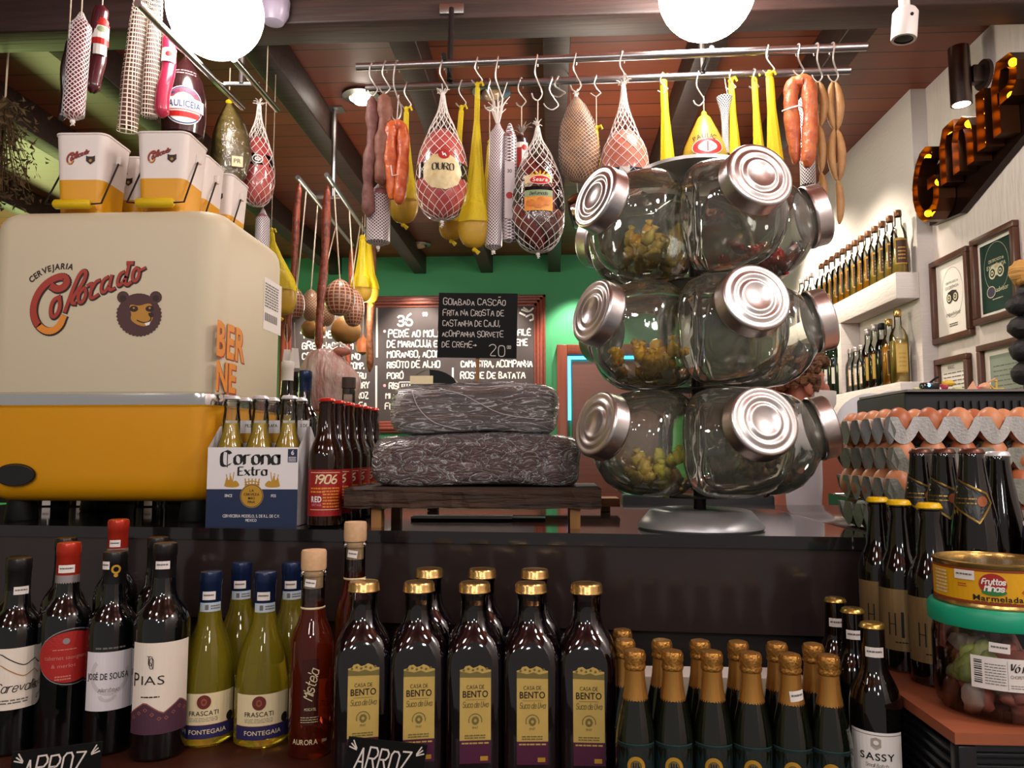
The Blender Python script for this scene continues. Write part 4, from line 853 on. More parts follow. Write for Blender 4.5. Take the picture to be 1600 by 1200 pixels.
part('base_frame', G().tube([(-.1, -.15, .004), (.1, -.15, .004), (.1, .05, .004), (-.1, .05, .004)], .0025, CHROME, 6, True), t)
solo('rack_shelf', G().box((p.x - 0.075, 2.2, 0), (X2 - 0.012, 2.62, CT - 0.004), LAM), 'dark sideboard under the plate rack', 'sideboard')
# ================================================================== bottles on the front shelf
def spot(px, Y, py=1080): q = at(px, py, Y); return (q.x, Y)
def wine(h=0.31, r=0.0375, rn=0.0148, sh=0.6):
    return [(0, 0.004), (r * 0.6, 0.001), (r * 0.93, 0), (r, 0.005), (r, h * sh), (r * 0.985, h * (sh + 0.03)), (r * 0.9, h * (sh + 0.065)), (r * 0.72, h * (sh + 0.1)), (r * 0.53, h * (sh + 0.13)), (rn * 1.1, h * (sh + 0.17)), (rn, h * 0.86), (rn * 0.98, h * 0.955), (rn * 1.08, h * 0.957), (rn * 1.08, h * 0.985), (rn * 0.9, h - 0.001), (0, h - 0.001)]
def capsule(h, L, rn, m, band=None):
    g = G().lathe([(rn + 0.0004, h - L), (rn + 0.0006, h - 0.02), (rn + 0.0014, h - 0.0185), (rn + 0.0014, h - 0.004), (rn + 0.0004, h - 0.0005), (rn * 0.8, h + 0.0006), (0, h + 0.0006)], m, 28)
    if band: g.lathe([(rn + 0.0009, h - L), (rn + 0.0009, h - L + 0.013)], band, 28)
    return g
def place(name, lab, cat, px, Y, turn=0.0, grp=None, z=None, py=1080):
    x, y = spot(px, Y, py); t = thing(name, lab, cat, (x, y, SH if z is None else z), face(x, y) + turn, grp); t.scale = (1, 1, 0.925); return t
RC = mat('red_capsule', '#b4301f', 0.25, 0.35); BC = mat('black_capsule', '#131112', 0.3); SILV = mat('silver_band', '#a9a2a2', 0.3, 0.6)
g1 = mesh('glass', G().lathe(wine(0.31, 0.0348), GRAPE, 36))
# mountain label
b = place('wine_bottle', 'dark red wine bottle at the far left, cream label with two wavy mountain lines', 'wine bottle', 20, 1.09, 0.0)
part('glass', mesh('glass', G().lathe(wine(0.288, .0345), GRAPE, 36)), b); part('capsule', capsule(0.288, 0.062, 0.0148, BC), b); part('price_tag', ptag(0.004, 0.24, 0.0158), b)
g = G(); g.rect(-0.05, 0.05, 0.068, 0.158, OFFW, 0, 20); yy = -0.0005
for c, o in ((INK, 0), (mat('ochre_print', '#b0763c', 0.6), -0.016)):
    g.line(smooth([(-0.045, 0.148 + o), (-0.02, 0.153 + o), (-0.006, 0.142 + o), (0.006, 0.134 + o), (0.014, 0.131 + o), (0.024, 0.138 + o), (0.045, 0.145 + o)]), 0.0014, c, yy)
g.pen('Carevalle', -0.022, 0.094, 0.013, INK, yy, 0.0012, None, 'l', 0.8, 0.3, maxw=0.052).para(-0.03, 0.02, 0.076, 0.084, 2, GREYINK, yy)
part('label', g.wrap(0.0349), b)
# red oval label
b = place('wine_bottle', 'dark wine bottle with bright red screw cap and red oval label', 'wine bottle', 97, 1.1, 0.12)
part('glass', g1, b); part('capsule', capsule(0.311, 0.062, 0.0148, RC, SILV), b, 'red capsule with silver band'); part('price_tag', ptag(-0.004, 0.272, 0.0162, 0.021), b)
g = G().disc(0.008, 0.143, 0.047, 0.042, SILV, 0, 40, 0, 8).disc(0.008, 0.143, 0.0455, 0.0405, BC, -0.0004, 40, 0, 8).disc(0.005, 0.143, 0.043, 0.038, REDP, -0.0008, 40, 0, 8); yy = -0.0013
g.disc(-0.002, 0.167, 0.0045, 0.0045, SILV, yy, 14).text('cabernet sauvignon', -0.002, 0.14, 0.0062, mat('faded_red_print', '#cf7a70', 0.6), yy, 'c', maxw=0.052).text('& merlot', -0.004, 0.128, 0.0058, mat('faded_red_print'), yy, 'c', maxw=0.03).para(-0.014, 0.006, 0.109, 0.117, 2, mat('faded_red_print'), yy).para(-0.018, 0.012, 0.153, 0.156, 1, mat('faded_red_print'), yy)
part('label', g.wrap(0.0352), b, 'red oval label with dark rim')
# white label
b = place('wine_bottle', 'dark wine bottle with plain white label and gold emblem on its black neck', 'wine bottle', 171, 1.1, -0.02)
part('glass', mesh('glass', G().lathe(wine(0.298, 0.0332), GRAPE, 36)), b); part('capsule', capsule(0.298, 0.055, 0.0148, BC), b); part('price_tag', ptag(-0.013, 0.278, 0.016, 0.013), b)
part('neck_emblem', G().disc(0.002, 0.272, 0.0065, 0.007, GOLDP, 0, 16, 0.55, 2).disc(0.002, 0.263, 0.003, 0.003, GOLDP, 0, 10).wrap(0.0164), b, 'gold emblem')
g = G(); g.rect(-0.0345, 0.0345, 0.066, 0.152, mat('cool_white_label', '#ddd9dd', 0.6), 0, 16); yy = -0.0006
g.disc(0.0, 0.118, 0.026, 0.03, mat('pale_print', '#c9c2c4', 0.7), -0.0003, 24, 0.8, 2, 2.4, 6.6); g.text('JOSÉ DE SOUSA', -0.003, 0.112, 0.0095, INK, yy, 'c', 0.012, 0, 0.7, maxw=0.056); g.pen('Alentejo', -0.014, 0.094, 0.006, GREYINK, yy, 0.0005, None, 'l', 0.8, 0.2).disc(-0.002, 0.09, 0.012, 0.011, mat('pale_print'), yy + 0.0002, 20, 0.6, 2, 3.3, 6.1).para(-0.02, 0.02, 0.155, 0.16, 1, GREYINK, 0)
part('label', g.wrap(0.0336), b)
# PIAS
b = place('wine_bottle', 'dark wine bottle with white label over a purple patterned band', 'wine bottle', 250, 1.088, 0.0)
part('glass', mesh('glass', G().lathe(wine(0.313), GRAPE, 36)), b); part('capsule', capsule(0.313, 0.06, 0.0148, BC), b); part('price_tag', ptag(-0.003, 0.281, 0.0162, 0.019), b)
PUR = mat('purple_print', '#4a2a3c', 0.6); COP = mat('copper_print', '#9a5b4a', 0.5); g = G(); g.rect(-0.043, 0.043, 0.04, 0.171, OFFW, 0, 18); yy = -0.0006
for i in range(16):
    xa = -0.043 + i * 0.086 / 16; xb = xa + 0.086 / 16; za, zb_ = [0.071 + 0.017 * abs(((x + 0.043) / 0.0475) % 1 - 0.5) * 2 for x in (xa, xb)]
    za, zb_ = 0.158 - za, 0.158 - zb_; g.add([(xa, yy, 0.04), (xb, yy, 0.04), (xb, yy, zb_), (xa, yy, za)], [(0, 1, 2, 3)], PUR, False); g.line([(xa, za - 0.001), (xb, zb_ - 0.001)], 0.0014, COP, yy - 0.0003)
for i in range(9): xx = -0.036 + i * 0.009; zz = 0.158 - (0.071 + 0.017 * abs(((xx + 0.043) / 0.0475) % 1 - 0.5) * 2) - 0.011; g.disc(xx, zz, 0.003, 0.003, COP, yy - 0.0003, 4, 0.6, 1)
g.pen('TQ', -0.0145, 0.139, 0.013, INK, yy, 0.0008, None, 'c', 0.6, 0, 0, 1, -2.5).pen('Q', -0.012, 0.134, 0.015, INK, yy - 0.0002, 0.0008, None, 'c', 0.5)
g.text('P', -0.0385, 0.108, 0.021, INK, yy, 'l', -0.004, 0, 0.8).text('IAS', -0.025, 0.111, 0.0135, INK, yy, 'l', -0.004, 0, 1.25, maxw=0.038).para(-0.025, 0.0, 0.092, 0.095, 1, INK, yy, 0.6)
part('label', g.wrap(0.0379), b, 'white label with purple band')
# bottles behind them
for px, Y, h, cm, lab, tg in ((88, 1.225, 0.303, BC, 'dark wine bottle with black neck behind the red oval label bottle', 1), (170, 1.225, 0.335, RC, 'dark wine bottle with red cap standing behind the white label bottle', 1), (234, 1.225, 0.305, BC, 'dark wine bottle with black neck partly hidden behind the purple band label bottle', 0), (12, 1.225, 0.27, BC, 'dark wine bottle hidden behind the mountain label bottle', 0)):
    b = place('wine_bottle', lab, 'wine bottle', px + 4, Y, 0.1); part('glass', mesh('glass', G().lathe(wine(h, .0322), GRAPE, 28)), b); part('capsule', capsule(h, 0.062, 0.0148, cm, SILV if cm is RC else None), b)
    if tg: part('price_tag', ptag(-0.006, h - 0.04, 0.0162, 0.016), b)
# Frascati
YG = mat('yellow_wine', '#d8c632', 0.04, trans=0.8, ior=1.36, coat=0.3); YG2 = mat('yellow_wine'); BLUEC = mat('blue_capsule', '#18284a', 0.25, 0.3); STRIP = mat('tax_strip', '#b9c9d4', 0.6); INDIGO = mat('indigo_print', '#2a2658', 0.5); MAR = mat('maroon_seal', '#6a2a22', 0.5)
def frascati(lab, px, Y):
    b = place('white_wine_bottle', lab, 'wine bottle', px, Y, 0.05, 'yellow wine bottles with blue caps'); h = 0.262; r = 0.0386
    part('glass', G().lathe([(0, 0.012), (r * 0.5, 0.008), (r * 0.8, 0), (r, 0.006), (r * 1.01, 0.05), (r, 0.09), (r * 0.93, 0.118), (r * 0.8, 0.143), (r * 0.62, 0.165), (r * 0.45, 0.185), (0.0155, 0.203), (0.0148, 0.22), (0.0146, h - 0.004), (0, h - 0.004)], YG, 36), b)
    part('capsule', capsule(h, 0.058, 0.0149, BLUEC), b, 'dark blue capsule'); part('price_tag', ptag(-0.003, h - 0.036, 0.0164, 0.018, 0.013), b)
    g = G().rect(-0.017, 0.017, h - 0.061, h - 0.047, STRIP, 0, 8).rect(-0.008, -0.003, h - 0.058, h - 0.05, GREYINK, -0.0004).para(0, 0.015, h - 0.058, h - 0.05, 2, GREYINK, -0.0004); part('tax_strip', g.wrap(0.0162), b, 'pale blue strip')
    g = G(); g.rect(-0.042, 0.042, 0.034, 0.083, CREAMP, 0, 16).rect(-0.042, 0.042, 0.016, 0.036, INDIGO, -0.0004, 16).rect(-0.042, 0.042, 0.0355, 0.0365, MAR, -0.0006, 16); yy = -0.0008
    g.disc(-0.006, 0.0705, 0.0095, 0.0105, MAR, yy, 20).disc(-0.006, 0.0705, 0.004, 0.0055, mat('seal_light', '#94503c', 0.5), yy - 0.0003, 14, 0.5).text('FRASCATI', -0.006, 0.0505, 0.0072, INK, yy, 'c', 0.004, 0, 0.9, maxw=0.04).para(-0.026, 0.014, 0.041, 0.048, 3, GREYINK, yy, 0.25).text('FONTEGAIA', 0.0, 0.023, 0.0068, CREAMP, yy, 'c', 0.01, maxw=0.052).disc(0.033, 0.043, 0.0065, 0.0075, INK, yy, 16)
    part('label', g.wrap(0.0394), b, 'cream and indigo label'); return b
fr = frascati('yellow white wine bottle, front left of the blue capped four', 324, 1.138)
for px, Y, l in ((410, 1.138, 'yellow white wine bottle, front right of the blue capped four'), (372, 1.232, 'yellow white wine bottle, rear left of the blue capped four'), (452, 1.235, 'yellow white wine bottle, rear right of the blue capped four')):
    x, y = spot(px, Y); dup(fr, (x, y, SH), face(x, y) + 0.05, l)
# Mistela
RO = mat('rose_liqueur', '#a8381a', 0.04, trans=0.85, ior=1.36, coat=0.3); CORK = mat('cork_wood', '#d9b48c', 0.6, noise=(120, '#c69c70', 0.4)); CORK2 = mat('cork_body', '#c59a6a', 0.7)
def mistela(lab, px, Y, h=0.305):
    b = place('liqueur_bottle', lab, 'liqueur bottle', px, Y, -0.02, 'orange liqueur bottles with wooden stoppers'); r = 0.03; k = h / 0.305
    P = [(0, 0.004), (r * .9, 0), (r, 0.004), (r, 0.158 * k), (r * 0.97, 0.168 * k), (r * 0.85, 0.182 * k), (r * 0.66, 0.196 * k), (0.0172, 0.208 * k), (0.0162, 0.22 * k)]
    part('liquid', G().lathe(P + [(0.0155, 0.226 * k), (0, 0.226 * k)], RO, 32), b); part('glass_neck', G().lathe([(0.0168, 0.205 * k), (0.0164, 0.225 * k), (0.0162, 0.262 * k), (0.0185, 0.264 * k), (0.0185, 0.272 * k)], CLEARG, 28), b)
    part('stopper', G().lathe([(0.0135, 0.245 * k), (0.0135, 0.272 * k), (0.0172, 0.2725 * k), (0.0178, 0.276 * k), (0.0178, 0.299 * k), (0.0165, 0.302 * k), (0, 0.302 * k)], CORK, 28), b, 'pale wooden stopper')
    part('price_tag', ptag(-0.004, 0.254 * k, 0.0166, 0.015, 0.011, -0.15), b); part('neck_ring', G().lathe([(0.0168, 0.2145 * k), (0.0174, 0.216 * k), (0.0168, 0.2175 * k)], CREAMP, 28), b)
    g = G().rect(-0.013, 0.011, 0.05, 0.145, mat('smoky_label', '#3a120b', 0.2), 0.0004, 8); yy = -0.0002
    g.pen('Mistela', 0.002, 0.085, 0.014, CREAMP, yy, 0.0013, None, 'l', 0.75, 0.3, 0, 1, 1.0, R(78), maxw=0.058).text('MOSCATEL', 0, 0.071, 0.0042, CREAMP, yy, 'c', maxw=0.016).para(-0.013, 0.011, 0.053, 0.063, 3, CREAMP, yy, 0.25).text('AURORA', -0.007, 0.0225, 0.0078, CREAMP, yy, 'c', 0.004, maxw=0.036).text('500ml', 0.021, 0.0235, 0.0045, CREAMP, yy, 'c', maxw=0.008)
    part('label', g.wrap(0.0304), b); return b
ms = mistela('orange red liqueur bottle with wooden stopper, front one', 486, 1.1)
x, y = spot(551, 1.225); dup(ms, (x, y, SH), face(x, y), 'liqueur bottle with wooden stopper behind the grape juice bottles').scale = (1, 1, 1.02)
# grape juice
GLID = mat('gold_lid', '#c9a466', 0.25, 0.9, bump=(200, 0.1, 0.001)); KRAFT = mat('kraft_gold_label', '#c3a75b', 0.55, noise=(40, '#b59a4f', 0.3)); PLUM = mat('plum_print', '#4b1736', 0.5)
def sqbottle(): # square shouldered body -> round neck
    g = G(); P = [(0.034, 0.003, 6), (0.037, 0.0, 6), (0.0385, 0.006, 6), (0.0385, 0.146, 6), (0.0385, 0.158, 5), (0.0372, 0.17, 3.6), (0.034, 0.182, 2.7), (0.0285, 0.193, 2.1), (0.0225, 0.202, 2), (0.0195, 0.214, 2), (0.0185, 0.222, 2), (0.0182, 0.23, 2)]
    n = 44; v = []; f = []
    for r, z, ex in P:
        for k in range(n):
            a = 2 * PI * (k + .5) / n; c, s = math.cos(a), math.sin(a); l = (abs(c) ** ex + abs(s) ** ex) ** (1 / ex); v.append((r * c / l, r * s / l, z))
    for i in range(len(P) - 1):
        for k in range(n): f.append((i * n + k, i * n + (k + 1) % n, i * n + n + (k + 1) % n, i * n + n + k))
    f += [tuple(range(n))[::-1], tuple((len(P) - 1) * n + k for k in range(n))]; return g.add(v, f, JUICE)
def juice(lab, px, Y, full=True):
    b = place('juice_bottle', lab, 'juice bottle', px, Y, 0.04, 'grape juice bottles with gold lids'); part('glass', sqbottle(), b)
    part('glass_neck', G().lathe([(0.0186, 0.22), (0.0184, 0.24), (0.0195, 0.242), (0.0195, 0.247)], thin_glass('smoky_neck', (0.55, 0.5, 0.52), (0.2, 0.16, 0.18)), 28), b)
    part('lid', G().lathe([(0.0212, 0.2465), (0.0222, 0.2475), (0.0218, 0.2495), (0.0212, 0.2505), (0.0212, 0.2575), (0.0195, 0.2605), (0.0175, 0.2598), (0.016, 0.2603), (0, 0.2605)], GLID, 36), b, 'gold metal lid')
    g = G(); yy = -0.0392; g.rect(-0.0185, 0.0185, 0.045, 0.121, KRAFT, yy, 1).rect(-0.0185, 0.0185, 0.0195, 0.0455, PLUM, yy - 0.0002)
    hill = [(-0.0185, 0.121), (-0.0185, 0.126), (-0.014, 0.127), (-0.012, 0.13), (-0.007, 0.131), (-0.003, 0.128), (0.001, 0.129), (0.005, 0.131), (0.01, 0.129), (0.013, 0.1265), (0.0185, 0.1255), (0.0185, 0.121)]; g.poly(hill[::-1], KRAFT, yy)
    HL = mat('hill_print', '#6f6434', 0.7); g.poly([(-0.0185, 0.1175), (0.0185, 0.1165), (0.0185, 0.1235), (0.008, 0.1215), (0.002, 0.124), (-0.006, 0.122), (-0.0185, 0.1245)], HL, yy - 0.0003); y2 = yy - 0.0005
    for i in range(6): g.disc(-0.014 + i * 0.0055, 0.1255 + 0.0015 * (i % 2), 0.0016, 0.0015, HL, y2, 8)
    g.text('CASA DE', 0, 0.104, 0.0048, INK, y2, 'c', -0.004, maxw=0.021).text('BENTO', 0, 0.0945, 0.0078, mat('brown_ink', '#2a1a10', 0.6), y2, 'c', 0.016, maxw=0.03).rect(-0.012, 0.012, 0.0915, 0.0919, HL, y2).pen('Suco de Uva', 0, 0.083, 0.0066, HL, y2, 0.0007, None, 'c', 0.75, 0.15, maxw=0.03)
    g.disc(0, 0.068, 0.0082, 0.0082, HL, y2, 20, 0.88, 1, -0.3, 3.5).disc(0, 0.068, 0.0045, 0.005, HL, y2, 9, 0.4, 1).text('1947', 0, 0.0585, 0.003, HL, y2, 'c', maxw=0.009).para(-0.0125, 0.0125, 0.047, 0.0525, 2, HL, y2, 0.5).para(-0.016, 0.017, 0.041, 0.0438, 1, KRAFT, y2, 0.6).rect(0.006, 0.015, 0.0225, 0.0275, GOLDP, y2)
    g.tf(lambda x, y, z: (x * 1.1, y, .018 + (z - .0195) * 1.2)); part('label', g, b, 'gold label with plum foot'); return b
jb = juice('grape juice bottle with gold lid, leftmost of the front row', 566, 1.07)
for i, (px, Y) in enumerate(((653, 1.07), (741, 1.07), (830, 1.07), (918, 1.07))):
    x, y = spot(px, Y); dup(jb, (x, y, SH), face(x, y) + 0.04, 'grape juice bottle with gold lid, %s of the front row' % ('second from the left', 'middle one', 'fourth from the left', 'rightmost')[i])
for i, (px, Y) in enumerate(((669, 1.19), (753, 1.19), (836, 1.19))):
    x, y = spot(px, Y); dup(jb, (x, y, SH), face(x, y), 'grape juice bottle behind the front row, %s of the rear three' % ('left', 'middle', 'right')[i])
# sparkling minis
FOIL = mat('gold_foil', '#b07f3c', 0.34, 0.75, bump=(160, 0.7, 0.004)); FOIL2 = mat('gold_foil_smooth', '#b3823f', 0.36, 0.7, bump=((240, 240, 10), 0.25, 0.002)); SPG = mat('olive_bottle_glass', '#0d1006', 0.05, coat=0.7, trans=0.0); TEAL = mat('teal_label', '#0f2224', 0.5); 
def mini(lab, px, Y, z=SH):
    b = place('sparkling_wine_bottle', lab, 'sparkling wine bottle', px, Y, 0.0, 'small gold foiled sparkling bottles', z, 1120); b.scale = (.93, .93, .97); h = 0.176
    part('glass', G().lathe([(0, 0.006), (0.02, 0), (0.0265, 0.003), (0.0275, 0.01), (0.0275, 0.06), (0.0262, 0.075), (0.022, 0.096), (0.0172, 0.116), (0.0142, 0.13), (0.0128, 0.15), (0.0128, 0.168), (0, 0.168)], SPG, 28), b)
    part('foil', G().lathe([(0.0176, 0.1135), (0.0165, 0.12), (0.0146, 0.131), (0.0134, 0.145), (0.0131, 0.152)], FOIL2, 32).lathe([(0.0131, 0.152), (0.0142, 0.1535), (0.0148, 0.156), (0.0138, 0.159), (0.0136, 0.161), (0.0148, 0.164), (0.0147, 0.171), (0.0128, 0.1752), (0.0075, 0.1768), (0, 0.1765)], FOIL, 32, wob=lambda a, z_: 1 + 0.02 * math.sin(13 * a + z_ * 900)), b, 'gold foil neck')
    g = G().rect(-0.028, 0.028, 0.008, 0.066, TEAL, 0, 12).rect(-0.028, 0.028, 0.0655, 0.0668, mat('teal_light', '#2c4a48', 0.5), -0.0003, 12); yy = -0.0006; g.disc(0, 0.04, 0.0115, 0.0125, GOLDP, yy, 26, 0.62, 3).disc(0, 0.04, 0.0066, 0.0075, mat('gold_dull', '#7a6a3c', 0.5, 0.3), yy, 20)
    for i in range(3): g.rect(-0.004 + i * 0.003, -0.0025 + i * 0.003, 0.035, 0.045, TEAL, yy - 0.0003)
    g.rect(-0.0045, 0.005, 0.0395, 0.0408, TEAL, yy - 0.0003)
    part('label', g.wrap(lambda z_: 0.0279 if z_ < 0.06 else 0.0273), b, 'dark teal label'); return b
mb = mini('gold foiled sparkling bottle, leftmost of the front row', 993, 1.0)
for i, (px, Y) in enumerate(((1052, 1.0), (1114, 1.0), (1175, .996), (1237, .992), (1297, .988))):
    x, y = spot(px, Y, 1120); q = dup(mb, (x, y, SH), face(x, y), 'gold foiled sparkling bottle, %s of the front row' % ('second from the left', 'third from the left', 'third from the right', 'second from right, white tag on foil', 'rightmost')[i])
    if i == 3: part('price_tag', ptag(0.008, 0.128, 0.0158, 0.019, 0.013, 0.12), q)
for i, (px, Y) in enumerate(((978, 1.055), (1036, 1.055), (1096, 1.055), (1156, 1.052), (1217, 1.048), (1274, 1.044))):
    x, y = spot(px, Y, 1120); q = dup(mb, (x, y, SH + 0.0), face(x, y) + 0.3, 'gold foiled sparkling bottle in the second row, %s' % ('far left', 'second from the left', 'third from the left', 'third from the right', 'second from the right', 'far right')[i])
    if i in (1, 3, 4): part('price_tag', ptag(0.004, 0.142, 0.0142, 0.006, 0.011), q)
x, y = spot(974, 1.112, 1120); dup(mb, (x, y, SH), 0, 'gold foiled sparkling bottle, hindmost, alone in the third row')
a = at(1005, 1075, 1.185); b_ = at(1262, 1075, 1.185)
solo('cardboard_tray', G().box((0, 0, 0), (b_.x - a.x, 0.06, 0.085), mat('tray_white', '#b9b09c', 0.8)).box((0.002, 0.002, 0.085), (b_.x - a.x - 0.002, 0.058, 0.0855), PAPER), 'pale cardboard box lying behind the gold foiled bottles', 'box', (a.x, 1.187, SH))
# dark cider bottles
DK = mat('dark_cider_glass', '#0a0606', 0.06, coat=0.6); GCAP = mat('gold_crown_cap', '#c3a558', 0.28, 0.9)
def cider(lab, px, Y, h, front):
    b = place('cider_bottle', lab, 'cider bottle', px, Y, -0.03, 'dark bottles with gold crown caps', None, 1060); r = 0.0305
    part('glass', G().lathe([(0, 0.004), (r * .9, 0), (r, 0.004), (r, 0.11), (r * .98, 0.125), (r * .88, 0.14), (r * .7, 0.153), (r * .55, 0.163), (0.0155, 0.172), (0.0142, h - 0.025), (0.0138, h - 0.004)], DK, 32), b); part('cap', crowncap(G(), h, 0.0148, GCAP), b, 'gold crown cap'); part('price_tag', ptag(0.002, h - 0.036, 0.0148, 0.021, 0.013), b)
    if front:
        g = G(); g.rect(-0.033, 0.033, 0.006, 0.092, WHITE, 0, 14).rect(-0.033, 0.033, 0.088, 0.0888, GREYINK, -0.0003, 14); yy = -0.0007
        SHD = mat('shield_print', '#a99f92', 0.6); g.poly([(-0.0055, 0.084), (-0.0055, 0.0745), (0, 0.0705), (0.0055, 0.0745), (0.0055, 0.084), (0, 0.086)], SHD, yy); g.disc(0, 0.0795, 0.003, 0.003, WHITE, yy - 0.0003, 12)
        g.text('SASSY', 0.001, 0.0575, 0.0092, INK, yy, 'c', 0.012, 0, 1.05, maxw=0.048); g.pen('Small Batch', 0, 0.049, 0.0045, GREYINK, yy, 0.0004, None, 'c', 0.7, 0.2); g.para(-0.025, -0.003, 0.03, 0.042, 3, GREYINK, yy, 0.2).para(0.003, 0.026, 0.03, 0.042, 3, GREYINK, yy, 0.2).rect(-0.0003, 0.0003, 0.028, 0.043, GREYINK, yy).para(-0.026, 0.026, 0.012, 0.026, 2, GREYINK, yy, 0.4)
        part('label', g.wrap(0.0309), b, 'white printed label')
cider('dark cider bottle with white label, front right of the shelf', 1366, 1.0, 0.225, True)
cider('dark bottle with gold crown cap just behind the white labelled cider bottle', 1336, 1.09, 0.225, False)
cider('dark bottle with gold crown cap, hindmost of the three on the right', 1309, 1.16, 0.226, False)
# chalk shelf signs
def shelfsign(name, lab, px, py, Y, ang, txt, wd=0.1, h=0.05):
    p = at(px, py, Y); t = thing(name, lab, 'sign', (p.x, Y, p.z), face(p.x, Y)); M_ = Matrix.Rotation(R(ang), 4, 'Y')
    part('card', G().box((-wd / 2, 0, -h), (wd / 2, 0.003, 0), SLATEB).M(M_), t); g = G()
    if txt: g.pen(txt, -wd * 0.04, -0.036, 0.026, CHALK, -0.0006, 0.0021, None, 'c', 0.9, 0.1, 0.15, 0, maxw=wd * 0.66)
    for s in (-1, 1):
        for k in range(3): g.line([(s * (wd / 2 - 0.012), -0.014 + k * .001), (s * (wd / 2 - 0.003 - k * 0.002), -0.003 - (2 - k) * 0.004)], 0.0016, CHALK, -0.0006)
    part('chalk_lettering', g.M(M_), t); part('clip', G().box((-0.006, 0.003, -h - 0.02), (0.006, 0.006, -0.01), BLACK).M(M_), t)
shelfsign('price_sign', 'small black chalk sign in front of the red wine bottles', 92, 1167, 0.985, 3, 'ARROZ'); shelfsign('price_sign', 'small tilted black chalk sign in front of the grape juice bottles', 607, 1158, 1.0, 9, 'ARROZ'); shelfsign('price_sign', 'black chalk sign just peeping up before the gold foiled bottles', 1088, 1193, 1.0, 9, '')
# ================================================================== hanging rails
RZ = 2.53
A0, A1 = atz(557, 105, RZ), atz(1354, 73, RZ); B0, B1 = atz(572, 138, RZ), atz(1328, 110, RZ)
RAILM = mat('rail_steel', '#a5a2a4', 0.28, 1.0, bump=(300, 0.1, 0.001))
t = thing('hanging_rail', 'pair of long steel bars under the ceiling carrying hams and cheeses', 'hanging rail', (0, 0, RZ))
for p, q in ((A0, A1), (B0, B1)):
    part('bar', G().tube([(p.x, p.y, 0), (q.x, q.y, 0)], 0.0105, RAILM, 16), t)
for px in (693, 1108):
    p = atz(px, 92, RZ); ym = (A0.y + B0.y) / 2 - 0.015
    part('hanger', G().tube([(p.x, 2.05, 0.0), (p.x, 2.07, 0.16)], 0.008, DARKM, 8).tube([(p.x, A0.y - 0.03, 0.012), (p.x, B0.y + 0.01, 0.012)], 0.007, DARKM, 8).tube([(p.x, 2.085, 0.16), (p.x, 2.07, 0.16)], 0.008, DARKM, 8), t)
    part('bracket_plate', G().box((p.x - 0.035, 2.078, 0.215), (p.x + 0.035, 2.09, 0.245), STEEL, 0.002).tube([(p.x, 2.07, 0.14), (p.x, 2.08, 0.23)], 0.008, DARKM, 8), t)
def railY(rail, x):
    p, q = (A0, A1) if rail == 'A' else (B0, B1); return p.y + (q.y - p.y) * (x - p.x) / (q.x - p.x)
def hookg(L, fl=1):
    g = G(); w = 0.014 * fl; L = max(L, 0.045); k = min(1, L / 0.1)
    return g.tube(smooth3([(0, 0.013, -0.012), (0, 0.014, 0.004), (0, 0, 0.0165), (0, -0.014, 0.004), (-w * .6, -0.012, -L * 0.35), (w * .2, -0.004, -L * 0.6), (w * 1.0, 0, -L * 0.8), (w * .7, 0, -L + 0.008), (0, 0, -L - 0.002), (-w * .8, 0, -L + 0.006), (-w * 1.1, 0, -L + 0.02 * k)]), 0.0021, WIRE, 6)
def smooth3(P, it=2):
    P = [Vector(p) for p in P]
    for _ in range(it):
        o = [P[0]]
        for a, b in zip(P, P[1:]): o += [a * .75 + b * .25, a * .25 + b * .75]
        P = o + [P[-1]]
    return P
def hook(x, rail, ztop, lab, fl=1):
    y = railY(rail, x); solo('meat_hook', hookg(RZ - ztop, fl), lab, 'hook', (x, y, RZ), rnd.uniform(-.3, .3), 'steel hooks on the rail'); return y
def prof_s(P, k=40):
    """resample an (r,z) outline evenly"""
    P = smooth(P, 2); L = [0]
    for a, b in zip(P, P[1:]): L.append(L[-1] + math.hypot(b[0] - a[0], b[1] - a[1]))
    o = []; j = 0
    for i in range(k + 1):
        t = L[-1] * i / k
        while j < len(L) - 2 and L[j + 1] < t: j += 1
        u = (t - L[j]) / max(1e-9, L[j + 1] - L[j]); o.append((P[j][0] + (P[j + 1][0] - P[j][0]) * u, P[j][1] + (P[j + 1][1] - P[j][1]) * u))
    return o
def netting(P, n, turns, r, m, k=44, ax=1, ay=1):
    Q = prof_s(P, k); g = G()
    for d in (1, -1):
        for s in range(n):
            g.tube([((q[0] + 0.0012) * ax * math.cos(2 * PI * s / n + d * turns * 2 * PI * i / k), (q[0] + 0.0012) * ay * math.sin(2 * PI * s / n + d * turns * 2 * PI * i / k), q[1]) for i, q in enumerate(Q)], r, m, 3)
    return g
def tuft(z, m, n=12, up=0.022, sp=0.016, r=0.0013):
    g = G().ball((0, 0, z), 0.0055, m, 8)
    for i in range(n):
        a = 2 * PI * i / n + rnd.random(); s = sp * (0.4 + rnd.random()); u = up * (0.5 + rnd.random() * .7)
        g.tube([(0, 0, z), (s * .5 * math.cos(a), s * .5 * math.sin(a), z + u * .7), (s * math.cos(a), s * math.sin(a), z + u * (0.6 + .4 * rnd.random()))], r, m, 3)
    return g
def radf(P):
    Q = sorted(P, key=lambda p: p[1])
    def f(z):
        for a, b in zip(Q, Q[1:]):
            if a[1] <= z <= b[1]: return a[0] + (b[0] - a[0]) * (z - a[1]) / max(1e-9, b[1] - a[1])
        return Q[0][0]
    return f
HAMM = mat('cooked_ham', '#9c3338', 0.25, coat=0.9, noise=(22, '#c0605a', 0.4), bump=(30, 0.25, 0.006)); HAMD = mat('smoked_ham', '#4e1a18', 0.2, coat=1.0, noise=(16, '#74302a', 0.4), bump=(24, 0.35, 0.008)); HAMP = mat('pink_ham', '#c26a58', 0.3, coat=0.6, noise=(22, '#d98a74', 0.4))
